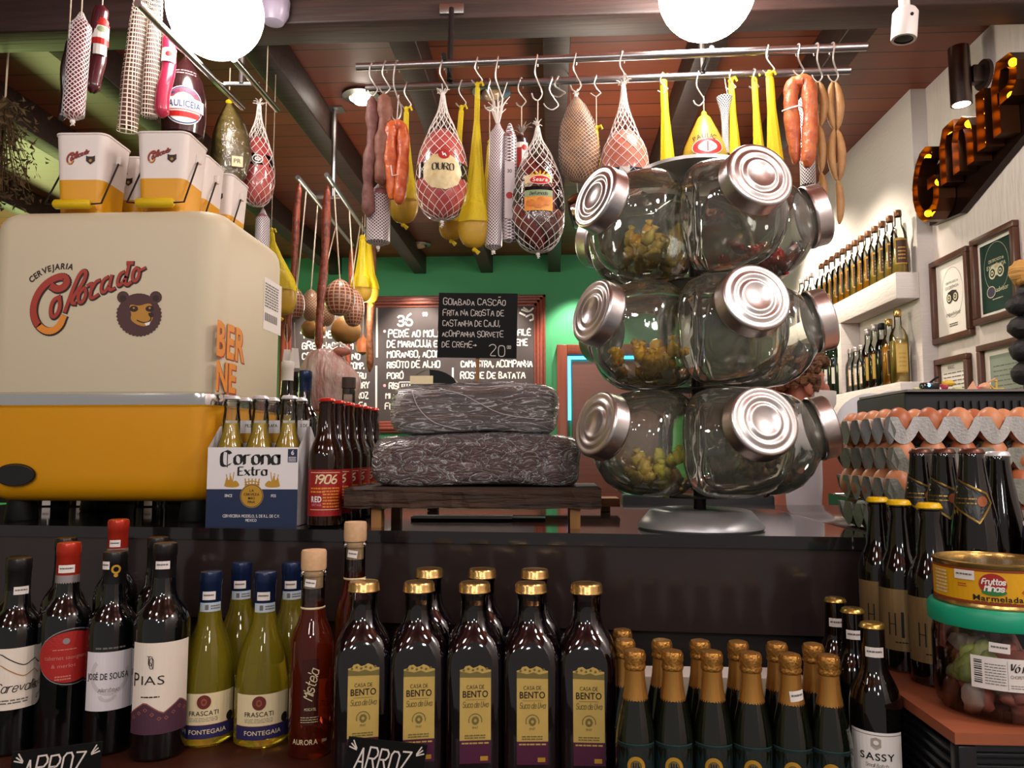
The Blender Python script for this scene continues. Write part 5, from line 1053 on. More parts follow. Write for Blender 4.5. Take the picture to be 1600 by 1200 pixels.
COD = mat('dry_cured_meat', '#a5743f', 0.6, noise=(26, '#5a3218', 0.6), bump=(60, 0.6, 0.008)); HYEL = mat('yellow_net_cloth', '#d2b400', 0.55)
YNET = net_mat('yellow_net', '#dcbf08', 60, 260, 0.3, True); YNETD = net_mat('yellow_net_tight', '#e8cf10', 56, 230, 0.52, True); SNET = net_mat('silver_net', '#e6dfe2', 20, 120, 0.42, True, '#5c4a4e', 0.3); WNET = net_mat('white_cotton_net', '#e8d6c6', 22, 88, 0.36, False); BWNET = net_mat('black_white_net', '#e3dfe0', 16, 110, 0.45, True, '#181517')
FINE = net_mat('fine_white_net', '#d8cec4', 24, 95, 0.17, True)
CHEESE = mat('provolone', '#c8954a', 0.45, noise=(14, '#b07c34', 0.4), coat=0.2, bump=(40, 0.2, 0.004)); CHEESEB = mat('brown_provolone', '#8f6a3a', 0.5, noise=(14, '#a5783f', 0.4)); 
def hang(name, lab, cat, px, py, Y, grp=None, turn=0.0):
    p = at(px, py, Y); return thing(name, lab, cat, p, face(p.x, p.y) + turn, grp)
def ham(name, lab, px, y0, y1, y2, w, rail=None, Y=None, meat=HAMM, n=13, turns=0.9, shape=1.0, hooklab=None, strung=0, tail=False):
    p = at(px, y0, Y or 2.0)
    if rail: Y = railY(rail, p.x)
    p = at(px, y0, Y); k = Y / 1195.0; t = thing(name, lab, 'ham', p, face(p.x, p.y), 'netted hams'); za, zb = -(y1 - y0) * k, -(y2 - y0) * k; r = w * k / 2; H = za - zb
    P = [(r * .3, za + 0.004), (r * .62, za - H * .07), (r * .85, za - H * .22), (r * .97, za - H * .42), (r, za - H * .6), (r * .95, za - H * .76), (r * .72, za - H * .91), (r * .4, zb + .003), (0, zb)]
    body = [(0, za + 0.012)] + P; part('meat', G().lathe(smooth(body[::-1], 1), meat, 36, wob=lambda a, z: 1 + 0.02 * math.sin(3 * a + 40 * z)), t)
    NP = [(0.004, 0.0), (r * .16, za * .45), (r * .45, za * .85 + .002)] + [(a * 1.01, b) for a, b in P[1:]]
    part('net', netting(NP, n, turns, 0.00095, NETW), t, 'white string net'); part('knot', tuft(0, NETW, 14), t)
    if tail: part('tail_knot', tuft(zb - 0.004, NETW, 8, -0.014, 0.006), t)
    if hooklab: hook(p.x, rail, p.z + strung, hooklab)
    if strung: part('string', G().tube([(0, 0, 0), (0.001, 0, strung)], 0.0016, TWINE, 5), t)
    return t, P, r, za, zb, k
# ham with gold flower label
t, P, r, za, zb, k = ham('netted_ham', 'large red ham in white net with gold flower label and black band', 692, 148, 212, 357, 83, 'A', hooklab='steel hook holding the ham with the gold flower label', tail=True)
GF = mat('flower_gold', '#c6a863', 0.4, noise=(60, '#e5d9b4', 0.4)); g = G(); zc = za - (za - zb) * 0.54; g.rect(-r * 1.55, r * 1.55, zc - .012, zc + .03, BLACKG, 0, 24); pts = []
for i in range(48): a = 2 * PI * i / 48; q = 0.046 * (1 + .1 * math.cos(9 * a)); pts.append((q * math.cos(a), zc + q * 0.95 * math.sin(a)))
for i in range(48): pass
g.disc(0, zc, 0.053, 0.047, GF, -0.0008, 40, 0, 5); 
for i in range(9): a = 2 * PI * i / 9; g.disc(0.043 * math.cos(a), zc + .037 * math.sin(a), .012, .012, GF, -0.001, 14, 0, 2)
g.pen('OURO', 0.002, zc + .002, 0.018, INK, -0.0016, 0.0018, (0.0036, 0.0012), 'c', 0.9, 0, 0, 1, 1.4, maxw=0.058); g.disc(0.004, zc + .045, .015, .014, REDP, -0.0014, 20, 0, 2).line([(0, zc + .05), (0.002, zc + .042), (.006, zc + .046), (.009, zc + .04)], .003, WHITE, -0.0018)
g.rect(-r * 1.05, -r * .92, zc - .012, zc + .028, WHITE, -0.0014, 2); part('label', g.wrap(lambda z, f=radf(P): f(z) * 1.032), t, 'gold flower label on a black band')
# dark ham with orange label
t, P, r, za, zb, k = ham('netted_ham', 'dark smoked ham in white net with orange and red oval label', 840, 200, 248, 404, 84, 'A', meat=HAMD, hooklab='steel hook with string above the dark smoked ham', strung=0.075, tail=True)
OR1 = mat('label_orange', '#dd7a1e', 0.4, noise=(50, '#f0b040', 0.4)); LCR = mat('label_cream', '#ecd3a2', 0.45); SRED = mat('label_scarlet', '#b8201c', 0.4); LGRN = mat('label_green', '#8fa07a', 0.5); g = G(); zc = za - (za - zb) * 0.45; x_ = 0.002
g.rect(x_ - .037, x_ + .037, zc - .05, zc + .045, LCR, 0, 12).rect(x_ - .037, x_ + .037, zc - .05, zc - .012, OR1, -.0005, 12).rect(x_ - .036, x_ + .036, zc + .003, zc + .013, BLACKG, -.0008, 10).rect(x_ - .037, x_ + .037, zc - .014, zc + .003, LGRN, -.0007, 10)
g.disc(x_ + .004, zc + .03, .0275, .0125, WHITE, -.0012, 28, 0, 3).disc(x_ + .004, zc + .03, .026, .011, SRED, -.0015, 28, 0, 3).text('Seara', x_ + .004, zc + .0255, .0115, WHITE, -.002, 'c', .012, .1, maxw=.043)
for i in range(7): a = PI * (i + .5) / 7; g.line([(x_ + .004 + .015 * math.cos(a), zc + .037 + .006 * math.sin(a)), (x_ + .004 + .026 * math.cos(a), zc + .038 + .016 * math.sin(a))], .0036, mat('sun_yellow', '#e6b422', .4), -.001)
for a, b in ((-.02, -.03), (0, -.036), (.02, -.028), (.008, -.024)): g.disc(x_ + a, zc + b, .013, .009, mat('label_amber', '#e09a3c', .4, noise=(80, '#c2561a', .4)), -.001, 14, 0, 2)
g.pen('Defumado', x_, zc - .01, .008, INK, -.0012, .0012, None, 'c', .8, .2, maxw=.05); g.rect(r * .7, r * 1.3, zc - .04, zc + .02, BLACKG, 0, 6).text('7%', r * .98, zc - .005, .016, WHITE, -.0006, 'c'); g.rect(-r * 1.2, -r * .72, zc - .025, zc + .02, BLACKG, 0, 6)
part('label', g.wrap(lambda z, f=radf(P): f(z) * 1.034), t, 'orange label with red oval'); part('film', G().lathe([(q[0] * 1.006, q[1]) for q in smooth(P[::-1], 1)], FILM, 32), t)
# pink ham behind the jar tower
t, P, r, za, zb, k = ham('netted_ham', 'pink ham in long white net right above the jar tower, left', 974, 134, 214, 318, 76, 'A', meat=HAMP, hooklab='steel hook holding the pink ham')
g = G(); zc = za - (za - zb) * 0.72; g.rect(-r * 1.2, r * 1.2, zc - .016, zc + .012, NAVY, 0, 20).rect(-.012, .014, zc - .012, zc + .012, WHITE, -.0006, 4); part('label', g.wrap(lambda z, f=radf(P): f(z) * 1.014), t, 'navy band')
# brown cured meat in fine net
p = at(900, 150, 1.97); Y = hook(p.x, 'A', p.z, 'steel hook holding the brown cured meat'); t = hang('cured_meat', 'rough brown cured meat piece in fine net, tilted', 'cured meat', 900, 150, Y); k = Y / 1195
P = [(0.003, 0), (.022, -.03), (.04, -.075), (.047, -.12), (.05, -.17), (.045, -.205), (.028, -.228), (0, -.236)]
sh = Matrix.Rotation(R(-3), 4, 'Y'); part('meat', G().lathe(P[::-1], COD, 28, 1, .7, wob=lambda a, z: 1 + .07 * math.sin(3 * a + 30 * z)).M(sh), t); part('net', G().lathe([(a * 1.1 + .001, b) for a, b in P[::-1]], FINE, 28, 1, .72).M(sh), t); part('knot', tuft(0, NETW, 10, .016, .01), t)
# ---------------------------------------------------------------- yellow sleeves with cheese
def sleeve(lab, px0, y0, px1, y1, w1, rail=None, Y=None, cheese=None, hl=None, w0=8, tight=True, grp='yellow net cheese bags', extra=0):
    p = at(px0, y0, Y or 2.0)
    if rail: Y = railY(rail, p.x)
    p = at(px0, y0, Y); k = Y / 1195.0; t = thing('cheese_bag', lab, 'cheese bag', p, face(p.x, p.y), grp); L = (y1 - y0) * k; dx = (px1 - px0) * k; r0 = w0 * k / 2; r1 = w1 * k / 2
    def lean(x, y, z): return (x + dx * min(1, max(0, -z / L)), y, z)
    if cheese:
        h = cheese * k; top = L - h
        P = [(r0 * .5, 0), (r0, -.012), (r0 * 1.1, -top * .3), (r0 * .5 + r1 * .36, -top * .72), (r1 * .62, -top * .95), (r1 * .9, -top - h * .22), (r1 * 1.05, -top - h * .48)]; g = G().lathe(P[::-1], YNETD, 28, 1, .8, wob=lambda a, z: 1 + .07 * math.cos(7 * a)); part('net_sleeve', g.tf(lean), t, 'yellow net sleeve')
        C_ = [(0, -L + .001), (r1 * .6, -L + h * .06), (r1 * .92, -L + h * .25), (r1, -L + h * .5), (r1 * .88, -L + h * .78), (r1 * .5, -L + h * .95), (0, -L + h)]
        part('cheese', G().lathe(smooth(C_, 1), CHEESE, 26, 1, .62).tf(lean), t, 'round golden cheese'); part('net_bottom', G().lathe([(a * 1.03 + .0006, b) for a, b in smooth(C_[:-1], 1)], YNET, 28, 1, .64).tf(lean), t)
        part('tail_knot', G().ball((dx, 0, -L - .003), .006, HYEL, 8).tube([(dx, 0, -L), (dx + .012, 0, -L - .012)], [.004, .006], HYEL, 6), t)
    else:
        P = [(r0 * .5, 0), (r0, -.012), (r0 * 1.1, -L * .3), (r0 * .5 + r1 * .5, -L * .7), (r1, -L * .95), (r1 * .5, -L), (0, -L)]; part('net_sleeve', G().lathe(P[::-1], YNETD, 28, 1, .8, wob=lambda a, z: 1 + .07 * math.cos(7 * a)).tf(lean), t)
    part('knot', G().ball((0, 0, 0), max(.0065, r0), HYEL, 10, (1, .8, 1.1), .2).tube([(0, 0, 0), (.012, -.004, .004), (.016, -.004, -.006)], [.004, .004, .003], HYEL, 6), t)
    if extra: part('string', G().tube([(0, 0, 0), (0, 0, extra)], .0013, TWINE, 5), t)
    if hl: hook(p.x, rail, p.z + extra, hl)
    return t
sleeve('slim yellow net bag with a brown cheese beside the orange sausage', 635, 170, 632, 362, 47, 'B', cheese=72, hl='steel hook over the slim yellow bag by the orange sausage')
sleeve('small yellow net bag with cheese low behind the large red ham', 721, 168, 706, 388, 42, 'B', cheese=52, hl='thin hook above the yellow bag behind the red ham')
sleeve('longest yellow net bag with a big cut cheese wheel at its foot', 746, 132, 742, 404, 52, 'A', cheese=78, hl='dark hook of the longest yellow net bag')
sleeve('short yellow net bag right behind the longest yellow bag', 765, 222, 755, 385, 22, 'B', cheese=40, hl='hook with string above the short yellow bag', extra=.09, w0=7)
sleeve('small yellow wrapped cheese between cured meat and pink ham', 932, 200, 927, 285, 22, 'B', cheese=38, hl='steel hook of the small yellow cheese', extra=.09, w0=7)
for i, (px, py, w0, w1, l) in enumerate(((1036, 120, 11, 32, 'broad yellow net bag over the jar tower, leftmost of four there'), (1142, 126, 9, 28, 'yellow net bag right of the bologna in yellow net'), (1178, 118, 9, 27, 'yellow net bag, second from the right over the jar tower'), (1202, 116, 12, 36, 'rightmost yellow net bag beside the sausage loop'))):
    sleeve(l, px, py, px + 6, 312, w1, 'B' if i < 3 else 'A', hl='steel hook of the ' + ('broad left', 'left middle', 'right middle', 'rightmost')[i] + ' yellow bag over the jars', w0=w0)
# bologna in yellow net with printed badge
p = at(1100, 178, 2.0); Y = hook(p.x, 'B', p.z + .05, 'steel hook of the bologna in yellow net'); t = hang('bologna', 'bologna in yellow net with white and red badge above the jars', 'bologna', 1100, 178, Y); k = Y / 1195; P = [(.004, 0), (.016, -.012), (.034, -.05), (.054, -.095), (.064, -.14), (.062, -.19), (.04, -.225), (0, -.232)]
part('meat', G().lathe([(a * .97, b) for a, b in P[::-1]], mat('bologna_skin', '#a2814a', .35, coat=.4), 28), t); part('net', G().lathe([(a + .001, b) for a, b in P[::-1]], YNET, 32), t); part('string', G().tube([(0, 0, 0), (0, 0, .05)], .0016, TWINE, 5), t); part('knot', G().ball((0, 0, 0), .008, HYEL, 8, (1, 1, 1), .3), t)
g = G(); zc = -.115; g.disc(.008, zc, .043, .026, WHITE, 0, 28, 0, 4).disc(.008, zc, .041, .024, REDP, -.0005, 28, .62, 3).disc(.008, zc, .02, .017, WHITE, -.0008, 20, 0, 2).line([(.008, zc + .014), (.008, zc - .014)], .004, REDP, -.0012).line([(-.003, zc + .004), (.019, zc + .004)], .003, REDP, -.0012).text('PAULIC', .0, zc + .026, .016, INK, -.0008, 'c', .01, 0, .8, arc=.07, maxw=.058)
part('badge', g.wrap(lambda z, f=radf(P): f(z) * 1.02 + .001), t, 'white and red printed badge')
# ---------------------------------------------------------------- sausages
def stick(name, lab, px, y0, y1, w, Y=None, rail=None, m=None, hl=None, px1=None, lump=.06, grp=None, net=None, wob=None, string=0):
    p = at(px, y0, Y or 2.0)
    if rail: Y = railY(rail, p.x)
    p = at(px, y0, Y); k = Y / 1195.0; t = thing(name, lab, 'sausage', p, face(p.x, p.y), grp); L = (y1 - y0) * k; r = w * k / 2; dx = ((px1 or px) - px) * k; n = 22; pts = []; rs = []
    for i in range(n + 1):
        u = i / n; pts.append((dx * u + .003 * math.sin(u * 9 + px), .003 * math.cos(u * 7 + px), -L * u)); e = min(u, 1 - u); rs.append(r * min(1, (e * 14 + .25)) * (1 + lump * math.sin(u * 17 + px) + lump * .5 * math.sin(u * 41)))
    part('meat', G().tube(pts, rs, m, 16), t)
    if net: part('net', G().lathe([(.003, -L - .004), (r * 1.13 + .0025, -L + .008), (r * 1.13 + .0025, -r), (r * .6, 0), (.004, .015)], net, 24).tf(lambda x, y, z: (x + dx * min(1, max(0, -z / L)), y, z)), t); part('tail_knot', tuft(-L - .006, NETW, 7, -.01, .005).move(dx, 0, 0), t)
    if string: part('string', G().tube([(0, 0, -.005), (0, 0, string)], .0016, TWINE, 5), t)
    if hl: hook(p.x, rail, p.z + string, hl)
    return t, r, L
DRY = mat('dry_salami', '#5e3330', .6, noise=(50, '#8a6058', .5), bump=(50, .6, .006)); DRY2 = mat('brown_dry_sausage', '#6b4034', .6, noise=(40, '#8c5a48', .5), bump=(50, .6, .006)); CAL = mat('smoked_sausage', '#a83c18', .42, coat=.25, noise=(40, '#d9723a', .6), bump=(45, .8, .008)); TANS = mat('tan_sausage', '#96683c', .5, noise=(40, '#b08550', .5), bump=(60, .4, .004)); SAL = mat('salami_skin', '#7d4147', .4, noise=(70, '#a8746f', .4), coat=.4)
stick('dry_salami', 'wrinkled brown dry sausage, leftmost on the long rail', 583, 150, 352, 19, rail='A', m=DRY, hl='leftmost steel hook on the long rail', px1=577, lump=.16)
stick('dry_salami', 'wrinkled dark dry sausage, second on the long rail', 602, 146, 300, 23, rail='A', m=DRY2, hl='second steel hook on the long rail', px1=597, lump=.13)
stick('netted_salami', 'grey netted salami hanging lowest beside the brown dry sausages', 592, 296, 388, 31, Y=2.0, m=SAL, net=SNET, lump=.02, string=.24)
def loop(lab, px, y0, y1, w, rail, m, hl, th, sp, twn=True):
    p = at(px, y0, 2.0); Y = railY(rail, p.x); p = at(px, y0, Y); k = Y / 1195; t = thing('smoked_sausage', lab, 'sausage', p, face(p.x, p.y)); L = (y1 - y0) * k; s = sp * k / 2; r = th * k / 2
    a = smooth3([(-s * .7, 0, -L * .93), (-s * .9, 0, -L * .6), (-s * 1.15, 0, -L * .3), (-s * .9, 0, -L * .07), (0, 0, -r), (s * .9, 0, -L * .07), (s * 1.15, .0, -L * .3), (s * 1.0, -.004, -L * .62), (s * .75, -.012, -L * .85), (s * .5, -.012, -L)], 2); n = len(a)
    part('meat', G().tube(a, [r * min(1, .3 + 6 * min(i, n - 1 - i) / n) * (1 + .07 * math.sin(i * 1.1) + .05 * math.sin(i * 2.7)) for i in range(n)], m, 18), t)
    if twn: part('string', G().tube([(-s * 1.2 - r, -r * .3, -L * .36), (-s * 1.1, -r * 1.15, -L * .37), (-s * .2, -r * .9, -L * .35), (s * .2, 0, -L * .34)], .0024, NETW, 6), t)
    hook(p.x, rail, p.z, hl); return t
t = loop('bright orange smoked sausage loop tied with twine, near the rail\'s left end', 620, 188, 330, 36, 'A', CAL, 'steel hook of the bright orange sausage loop', 21, 19, False)
part('string', G().tube([(-.014, -.016, -.13), (-.01, -.022, -.16), (.01, -.02, -.155), (.022, -.012, -.14)], .0016, NETW, 5).tube([(0, 0, -.01), (.004, 0, .07)], .0015, NETW, 5), t)
loop('large orange red sausage loop with white band near the rail\'s right end', 1249, 118, 272, 48, 'A', mat('red_sausage', '#9a3a1c', .45, coat=.2, noise=(30, '#c8703e', .6), bump=(45, .8, .008)), 'steel hook of the large orange red sausage loop', 23, 26)
stick('netted_salami', 'black and white netted salami behind the large sausage loop', 1258, 150, 300, 18, rail='B', m=SAL, net=BWNET, lump=.02)
def links(lab, px, y0, segs, rail, hl):
    p = at(px, y0, 2.0); Y = railY(rail, p.x); p = at(px, y0, Y); k = Y / 1195; t = thing('sausage_links', lab, 'sausage', p, face(p.x, p.y), 'tan sausage links'); z = 0
    for h, pair in segs:
        H = h * k
        for s in ((-1, 1) if pair else (0,)):
            pts = [(s * (.004 + .0085 * math.sin(PI * i / 10)) + (0 if pair else .004 * math.sin(PI * i / 10)), .002 * s, z - H * i / 10) for i in range(11)]; part('link', G().tube(pts, [.0025 if i in (0, 10) else .0105 * (math.sin(PI * i / 10) ** .35) for i in range(11)], TANS, 12), t)
        z -= H
    hook(p.x, rail, p.z, hl)
links('double string of tan sausage links at the far right of the rail', 1303, 128, ((78, 1), (82, 1), (70, 0)), 'A', 'rightmost steel hook on the long rail')
links('string of tan sausage links between the red loop and the rightmost links', 1278, 128, ((72, 1), (76, 0), (64, 0)), 'A', 'second rightmost steel hook on the long rail')
t, r, L = stick('netted_salami', 'pair of slim salamis in white net with long tufted top', 778, 200, 400, 21, rail='A', m=SAL, net=SNET, lump=.02, px1=771, hl='steel hook of the white tufted salami net', string=.055)
part('second_stick', G().tube([(.03, -.004, -.02), (.033, -.004, -L * .92)], [r * .98, r * .98], SAL, 16), t); part('second_net', G().lathe([(.003, -L * .95), (r * 1.05, -L * .93), (r * 1.05, -.03), (.004, .01)], SNET, 24).move(.0315, -.004, 0), t); part('tuft', tuft(.0, NETW, 26, .1, .03, .0014), t)
part('label', G().rect(.018, .044, -.25, -.1, mat('pale_label', '#cbbfc2', .5), 0, 1).disc(.03, -.19, .009, .009, REDP, -.0005, 14).text('30', .03, -.13, .01, INK, -.0005).move(0, -r * 1.1 - .006, 0), t)
t, r, L = stick('dark_sausage', 'dark sausage with red and white label behind the dark smoked ham', 815, 210, 330, 24, rail='B', m=mat('dark_skin', '#2b1615', .3, coat=.5), hl='steel hook of the dark labelled sausage', string=.08, lump=.02)
part('label', G().rect(-.018, .02, -.085, -.03, WHITE, 0, 6).rect(-.02, .0, -.1, -.045, REDP, -.0004, 4).disc(.008, -.045, .008, .008, SRED, -.0006, 14).wrap(r * 1.04), t, 'red and white label'); part('tuft', tuft(.0, mat('frayed_casing', '#8d8179', .6), 14, .03, .024), t)
# netted tuft right of the bologna and loose hooks
p = at(1130, 150, 2.06); t = hang('netted_salami', 'black and white netted sleeve end beside the bologna', 'sausage', 1132, 152, railY('B', p.x)); part('net', G().lathe([(.01, -.16), (.0095, -.07), (.012, -.04), (.022, 0)], BWNET, 20), t); part('meat', G().lathe([(0, -.162), (.0085, -.158), (.0085, -.06), (0, -.055)], SAL, 14), t); part('string', G().tube([(0.01, 0, -.01), (0, 0, .065)], .0012, TWINE, 5), t)
for px, py, rl, l in ((862, 172, 'B', 'empty steel hook left of the cured meat'), (873, 150, 'B', 'short empty hook just left of the cured meat')):
    p = at(px, py, 2.07); hook(p.x, rl, p.z, l, 1.5)
# steel pans behind the smoked ham
p = at(890, 335, 2.6); t = thing('steel_pan', 'steel pan hanging behind the dark smoked ham', 'pan', p); part('bowl', G().lathe([(0, 0), (.05, .004), (.062, .03), (.064, .05), (.061, .05), (.058, .03), (0, .008)], CHROME, 28).M(Matrix.Rotation(R(75), 4, 'Y')), t); part('string', G().tube([(.03, 0, .05), (0, 0, CZ - .13 - p.z)], .002, WIRE, 5), t)
# ================================================================== left rack over the cooler
LZ = 2.45; l0, l1 = atz(215, 5, LZ), atz(379, 168, LZ); m0, m1 = atz(366, 92, LZ), atz(433, 171, LZ)
t = thing('ceiling_rack', 'two chrome bars over the cooler running away from the viewer', 'hanging rail', (0, 0, LZ))
for p, q in ((l0, l1), (m0, m1)): part('bar', G().tube([(p.x, p.y, 0), (q.x, q.y, 0)], .009, CHROME, 14), t)
part('crossbar', G().tube([(l1.x, l1.y - .12, .008), (m1.x, m1.y - .13, .008)], .006, STEEL, 8), t); xm = (l1.x + m1.x) / 2; part('hanger', G().tube([(xm, l1.y - .12, .008), (xm, l1.y - .12, CZ - LZ)], .007, DARKM, 8), t)
stick('netted_salami', 'red salami in white diamond net above the front left bucket', 127, 30, 205, 27, Y=1.55, m=mat('red_salami', '#7c2230', .3, coat=.5), net=net_mat('white_diamond_net', '#ece2e4', 14, 95, .42, True), lump=.01, px1=122, string=.3)
stick('dark_salami', 'dark salami in clear wrap beside the white netted salami', 108, 60, 205, 14, Y=1.62, m=mat('black_salami', '#191213', .25, coat=.6), lump=.01, px1=104, string=.3)
t, r, L = stick('wrapped_sausage', 'dark red sausage stick with red and white label, upper left', 160, 10, 165, 25, Y=1.66, m=mat('wine_sausage', '#4a1620', .25, coat=.7), lump=.02, px1=153, string=.25)
part('label', G().rect(-.02, .024, -.085, -.055, WHITE, 0, 6).rect(-.02, .024, -.055, -.048, SRED, -.0004, 6).disc(.004, -.045, .015, .009, SRED, -.0006, 20, 0, 2).disc(.002, -.064, .01, .007, LGRN, -.0006, 12).rect(-.02, .024, -.1, -.085, SRED, -.0004, 6).rect(-.014, .018, -.125, -.1, WHITE, 0, 4).wrap(r * 1.08).tf(lambda x, y, z: (x + .02 * z, y, z)), t, 'red and white label')
for i, (px, w, y1, l) in enumerate(((222, 31, 232, 'long white cotton mesh tube over the buckets, left of two'), (245, 26, 205, 'long white cotton mesh tube over the buckets, right of two'))):
    p = at(px, -5, 1.78); t = thing('mesh_tube', l, 'net', p, face(p.x, p.y), 'white mesh tubes'); k = 1.78 / 1195; Lm = (y1 + 5) * k; part('mesh', G().lathe([(w * k * .5, -Lm), (w * k * .55, -Lm * .6), (w * k * .45, -Lm * .2), (w * k * .4, 0)], WNET, 26, 1, .6, wob=lambda a, z: 1 + .05 * math.sin(3 * a + z * 30)).tf(lambda x, y, z: (x + .06 * z * (1 if px < 230 else .3), y, z)), t); part('string', G().tube([(0, 0, 0), (0, 0, CZ - p.z)], .0015, TWINE, 5), t); part('filling', G().lathe([(0, -Lm * .98), (w * k * .42, -Lm * .95), (w * k * .46, -Lm * .6), (w * k * .36, -Lm * .2), (0, -.01)], mat('mesh_filling', '#6e4a40', .7), 18, 1, .5).tf(lambda x, y, z: (x + .06 * z * (1 if px < 230 else .3), y, z)), t)
t, r, L = stick('wrapped_sausage', 'pink red sausage stick with white label beside the mesh tubes', 268, 50, 200, 23, Y=1.79, m=mat('pink_wrapper', '#b02a4a', .3, coat=.5), lump=.02, px1=258, string=.2); part('label', G().rect(-.02, .02, -.085, -.05, WHITE, 0, 6).disc(0, -.066, .008, .007, SRED, -.0005, 14).wrap(r * 1.08).tf(lambda x, y, z: (x + .06 * z, y, z)), t, 'white label')
p = at(290, 95, 1.92); t = thing('bologna', 'dark bologna with white banner badge behind the front right bucket', 'bologna', p, face(p.x, p.y)); P = [(.004, .01), (.012, 0), (.026, -.02), (.046, -.06), (.056, -.11), (.057, -.16), (.052, -.21), (0, -.25)]
part('meat', G().lathe(P[::-1], mat('mortadella_skin', '#33191b', .25, coat=.7), 30), t); part('string', G().tube([(0, 0, 0), (0, 0, .3)], .0016, TWINE, 5), t)
g = G(); zc = -.145; LBL = mat('label_blue', '#2a3f7a', .5); g.disc(0, zc, .052, .052, WHITE, 0, 36, 0, 6).disc(0, zc, .0495, .0495, LBL, -.0004, 36, .94, 1).disc(0, zc, .046, .046, mat('label_rose', '#b2505a', .5), -.0004, 36, .72, 2, .2, PI - .2).rect(-.055, .055, zc - .012, zc + .02, WHITE, -.0009, 12).rect(-.05, .05, zc - .014, zc - .0125, SRED, -.0011, 10).text('AULICEIA', .002, zc - .006, .0185, LBL, -.0014, 'c', .016, 0, .72, maxw=.092).text('MORTADELA', 0, zc + .034, .0085, LBL, -.0008, 'c', .006, 0, .9, arc=.05, maxw=.06).rect(-.04, .04, zc - .032, zc - .018, SRED, -.0008, 8)
g.para(-.04, .03, -.058, -.04, 2, PINKCH, 0, .35); part('badge', g.wrap(lambda z, f=radf(P): max(.02, f(z)) * 1.015), t, 'white banner badge')
p = at(358, 158, 2.1); t = thing('wrapped_ham', 'greenish golden ham in clear film behind the rear bucket', 'ham', p, face(p.x, p.y)); P = [(.004, 0), (.014, -.02), (.036, -.06), (.052, -.11), (.056, -.16), (.05, -.22), (.03, -.26), (0, -.27)]
part('meat', G().lathe([(a * .96, b) for a, b in P[::-1]], mat('golden_ham', '#6e6030', .3, coat=.8, noise=(14, '#8d7c44', .4)), 28, 1, .75).tf(lambda x, y, z: (x - .01 * math.sin(z * 12), y, z)), t); part('film', G().lathe([(a + .001, b) for a, b in P[::-1]], FILM, 28, 1, .8).tf(lambda x, y, z: (x - .01 * math.sin(z * 12), y, z)), t); part('string', G().tube([(0, 0, -.005), (0, 0, .1)], .0016, TWINE, 5), t); part('knot', G().ball((0, 0, -.004), .009, HYEL, 8, (1, 1, 1), .3), t)
part('label', G().rect(.012, .042, -.21, -.18, CREAMP, 0, 4).text('PR', .027, -.2, .013, INK, -.0005).move(0, -.052, 0), t, 'cream corner label')
t, P, r, za, zb, k = ham('netted_ham', 'small red ham in white net with black band, above the cooler', 405, 165, 222, 335, 54, None, 2.2, hooklab=None, n=11)
part('band', G().rect(-r * 1.5, r * 1.5, za - .095, za - .06, BLACKG, 0, 22).disc(0, za - .078, .016, .014, WHITE, -.0006, 20, .8, 1).disc(0, za - .078, .009, .006, WHITE, -.0008, 12, .5, 1).wrap(lambda z, f=radf(P): f(z) * 1.015), t, 'black band with white emblem'); part('string', G().tube([(0, 0, 0), (0, 0, .02)], .002, WIRE, 5), t)
stick('netted_salami', 'thin grey netted salami hanging below the small red ham', 411, 334, 412, 18, Y=2.24, m=SAL, net=SNET, lump=.01, string=.86)
sleeve('yellow net cheese bag half hidden behind the cooler\'s rear corner', 424, 360, 440, 500, 60, None, 2.55, cheese=80, extra=CZ - at(424, 360, 2.55).z)
# ================================================================== rear rack before the menu board
BZ = 2.56; r0, r1 = atz(465, 277, BZ), atz(551, 383, BZ); s0, s1 = atz(510, 273, BZ), atz(574, 366, BZ)
t = thing('ceiling_rack', 'far pair of thin steel bars in front of the menu board', 'hanging rail', (0, 0, BZ))
for p, q in ((r0, r1), (s0, s1)): part('bar', G().tube([(p.x, p.y, 0), (q.x, q.y, 0)], .009, STEEL, 12), t)
yb = r0.y + .25; xa = r0.x + (r1.x - r0.x) * .25 / (r1.y - r0.y); xb = s0.x + (s1.x - s0.x) * (yb - s0.y) / (s1.y - s0.y); part('crossbar', G().tube([(xa, yb, .006), (xb, yb, .006)], .009, STEEL, 8), t); part('hanger', G().tube([(xb - .04, yb, .006), (xb - .04, yb, CZ - BZ)], .011, STEEL, 8), t); part('ceiling_plate', G().box((xb - .08, yb - .03, CZ - BZ - .008), (xb, yb + .03, CZ - BZ), STEEL), t)
REDST = mat('thin_red_salami', '#5c1810', .45, noise=(60, '#a8543a', .6), coat=.2, bump=(60, .6, .006)); ORST = mat('thin_orange_salami', '#4a2010', .5, noise=(60, '#85502a', .55), coat=.1, bump=(60, .6, .006))
for pxa, ya, pxb, yb_, w, Y, m, l in ((468, 287, 456, 548, 11, r0.y + .02, REDST, 'long thin red salami at the near end of the left far bar'), (513, 290, 503, 560, 13, s0.y + .05, REDST, 'long thin red salami at the near end of the right far bar'), (551, 385, 546, 590, 9, r1.y - .04, REDST, 'thin dark red salami at the far end of the left bar'), (583, 372, 580, 588, 11, s1.y - .03, ORST, 'thin brown orange salami at the far end of the right bar')):
    stick('thin_salami', l, pxa, ya, yb_, w, Y=Y, m=m, px1=pxb, lump=.12, grp='long thin salamis')
PNET = net_mat('pink_net', '#d8b096', 16, 70, .34, False, '#8a5038'); TNET = net_mat('tan_net', '#cfb49a', 18, 80, .3, True, '#9c6a44')
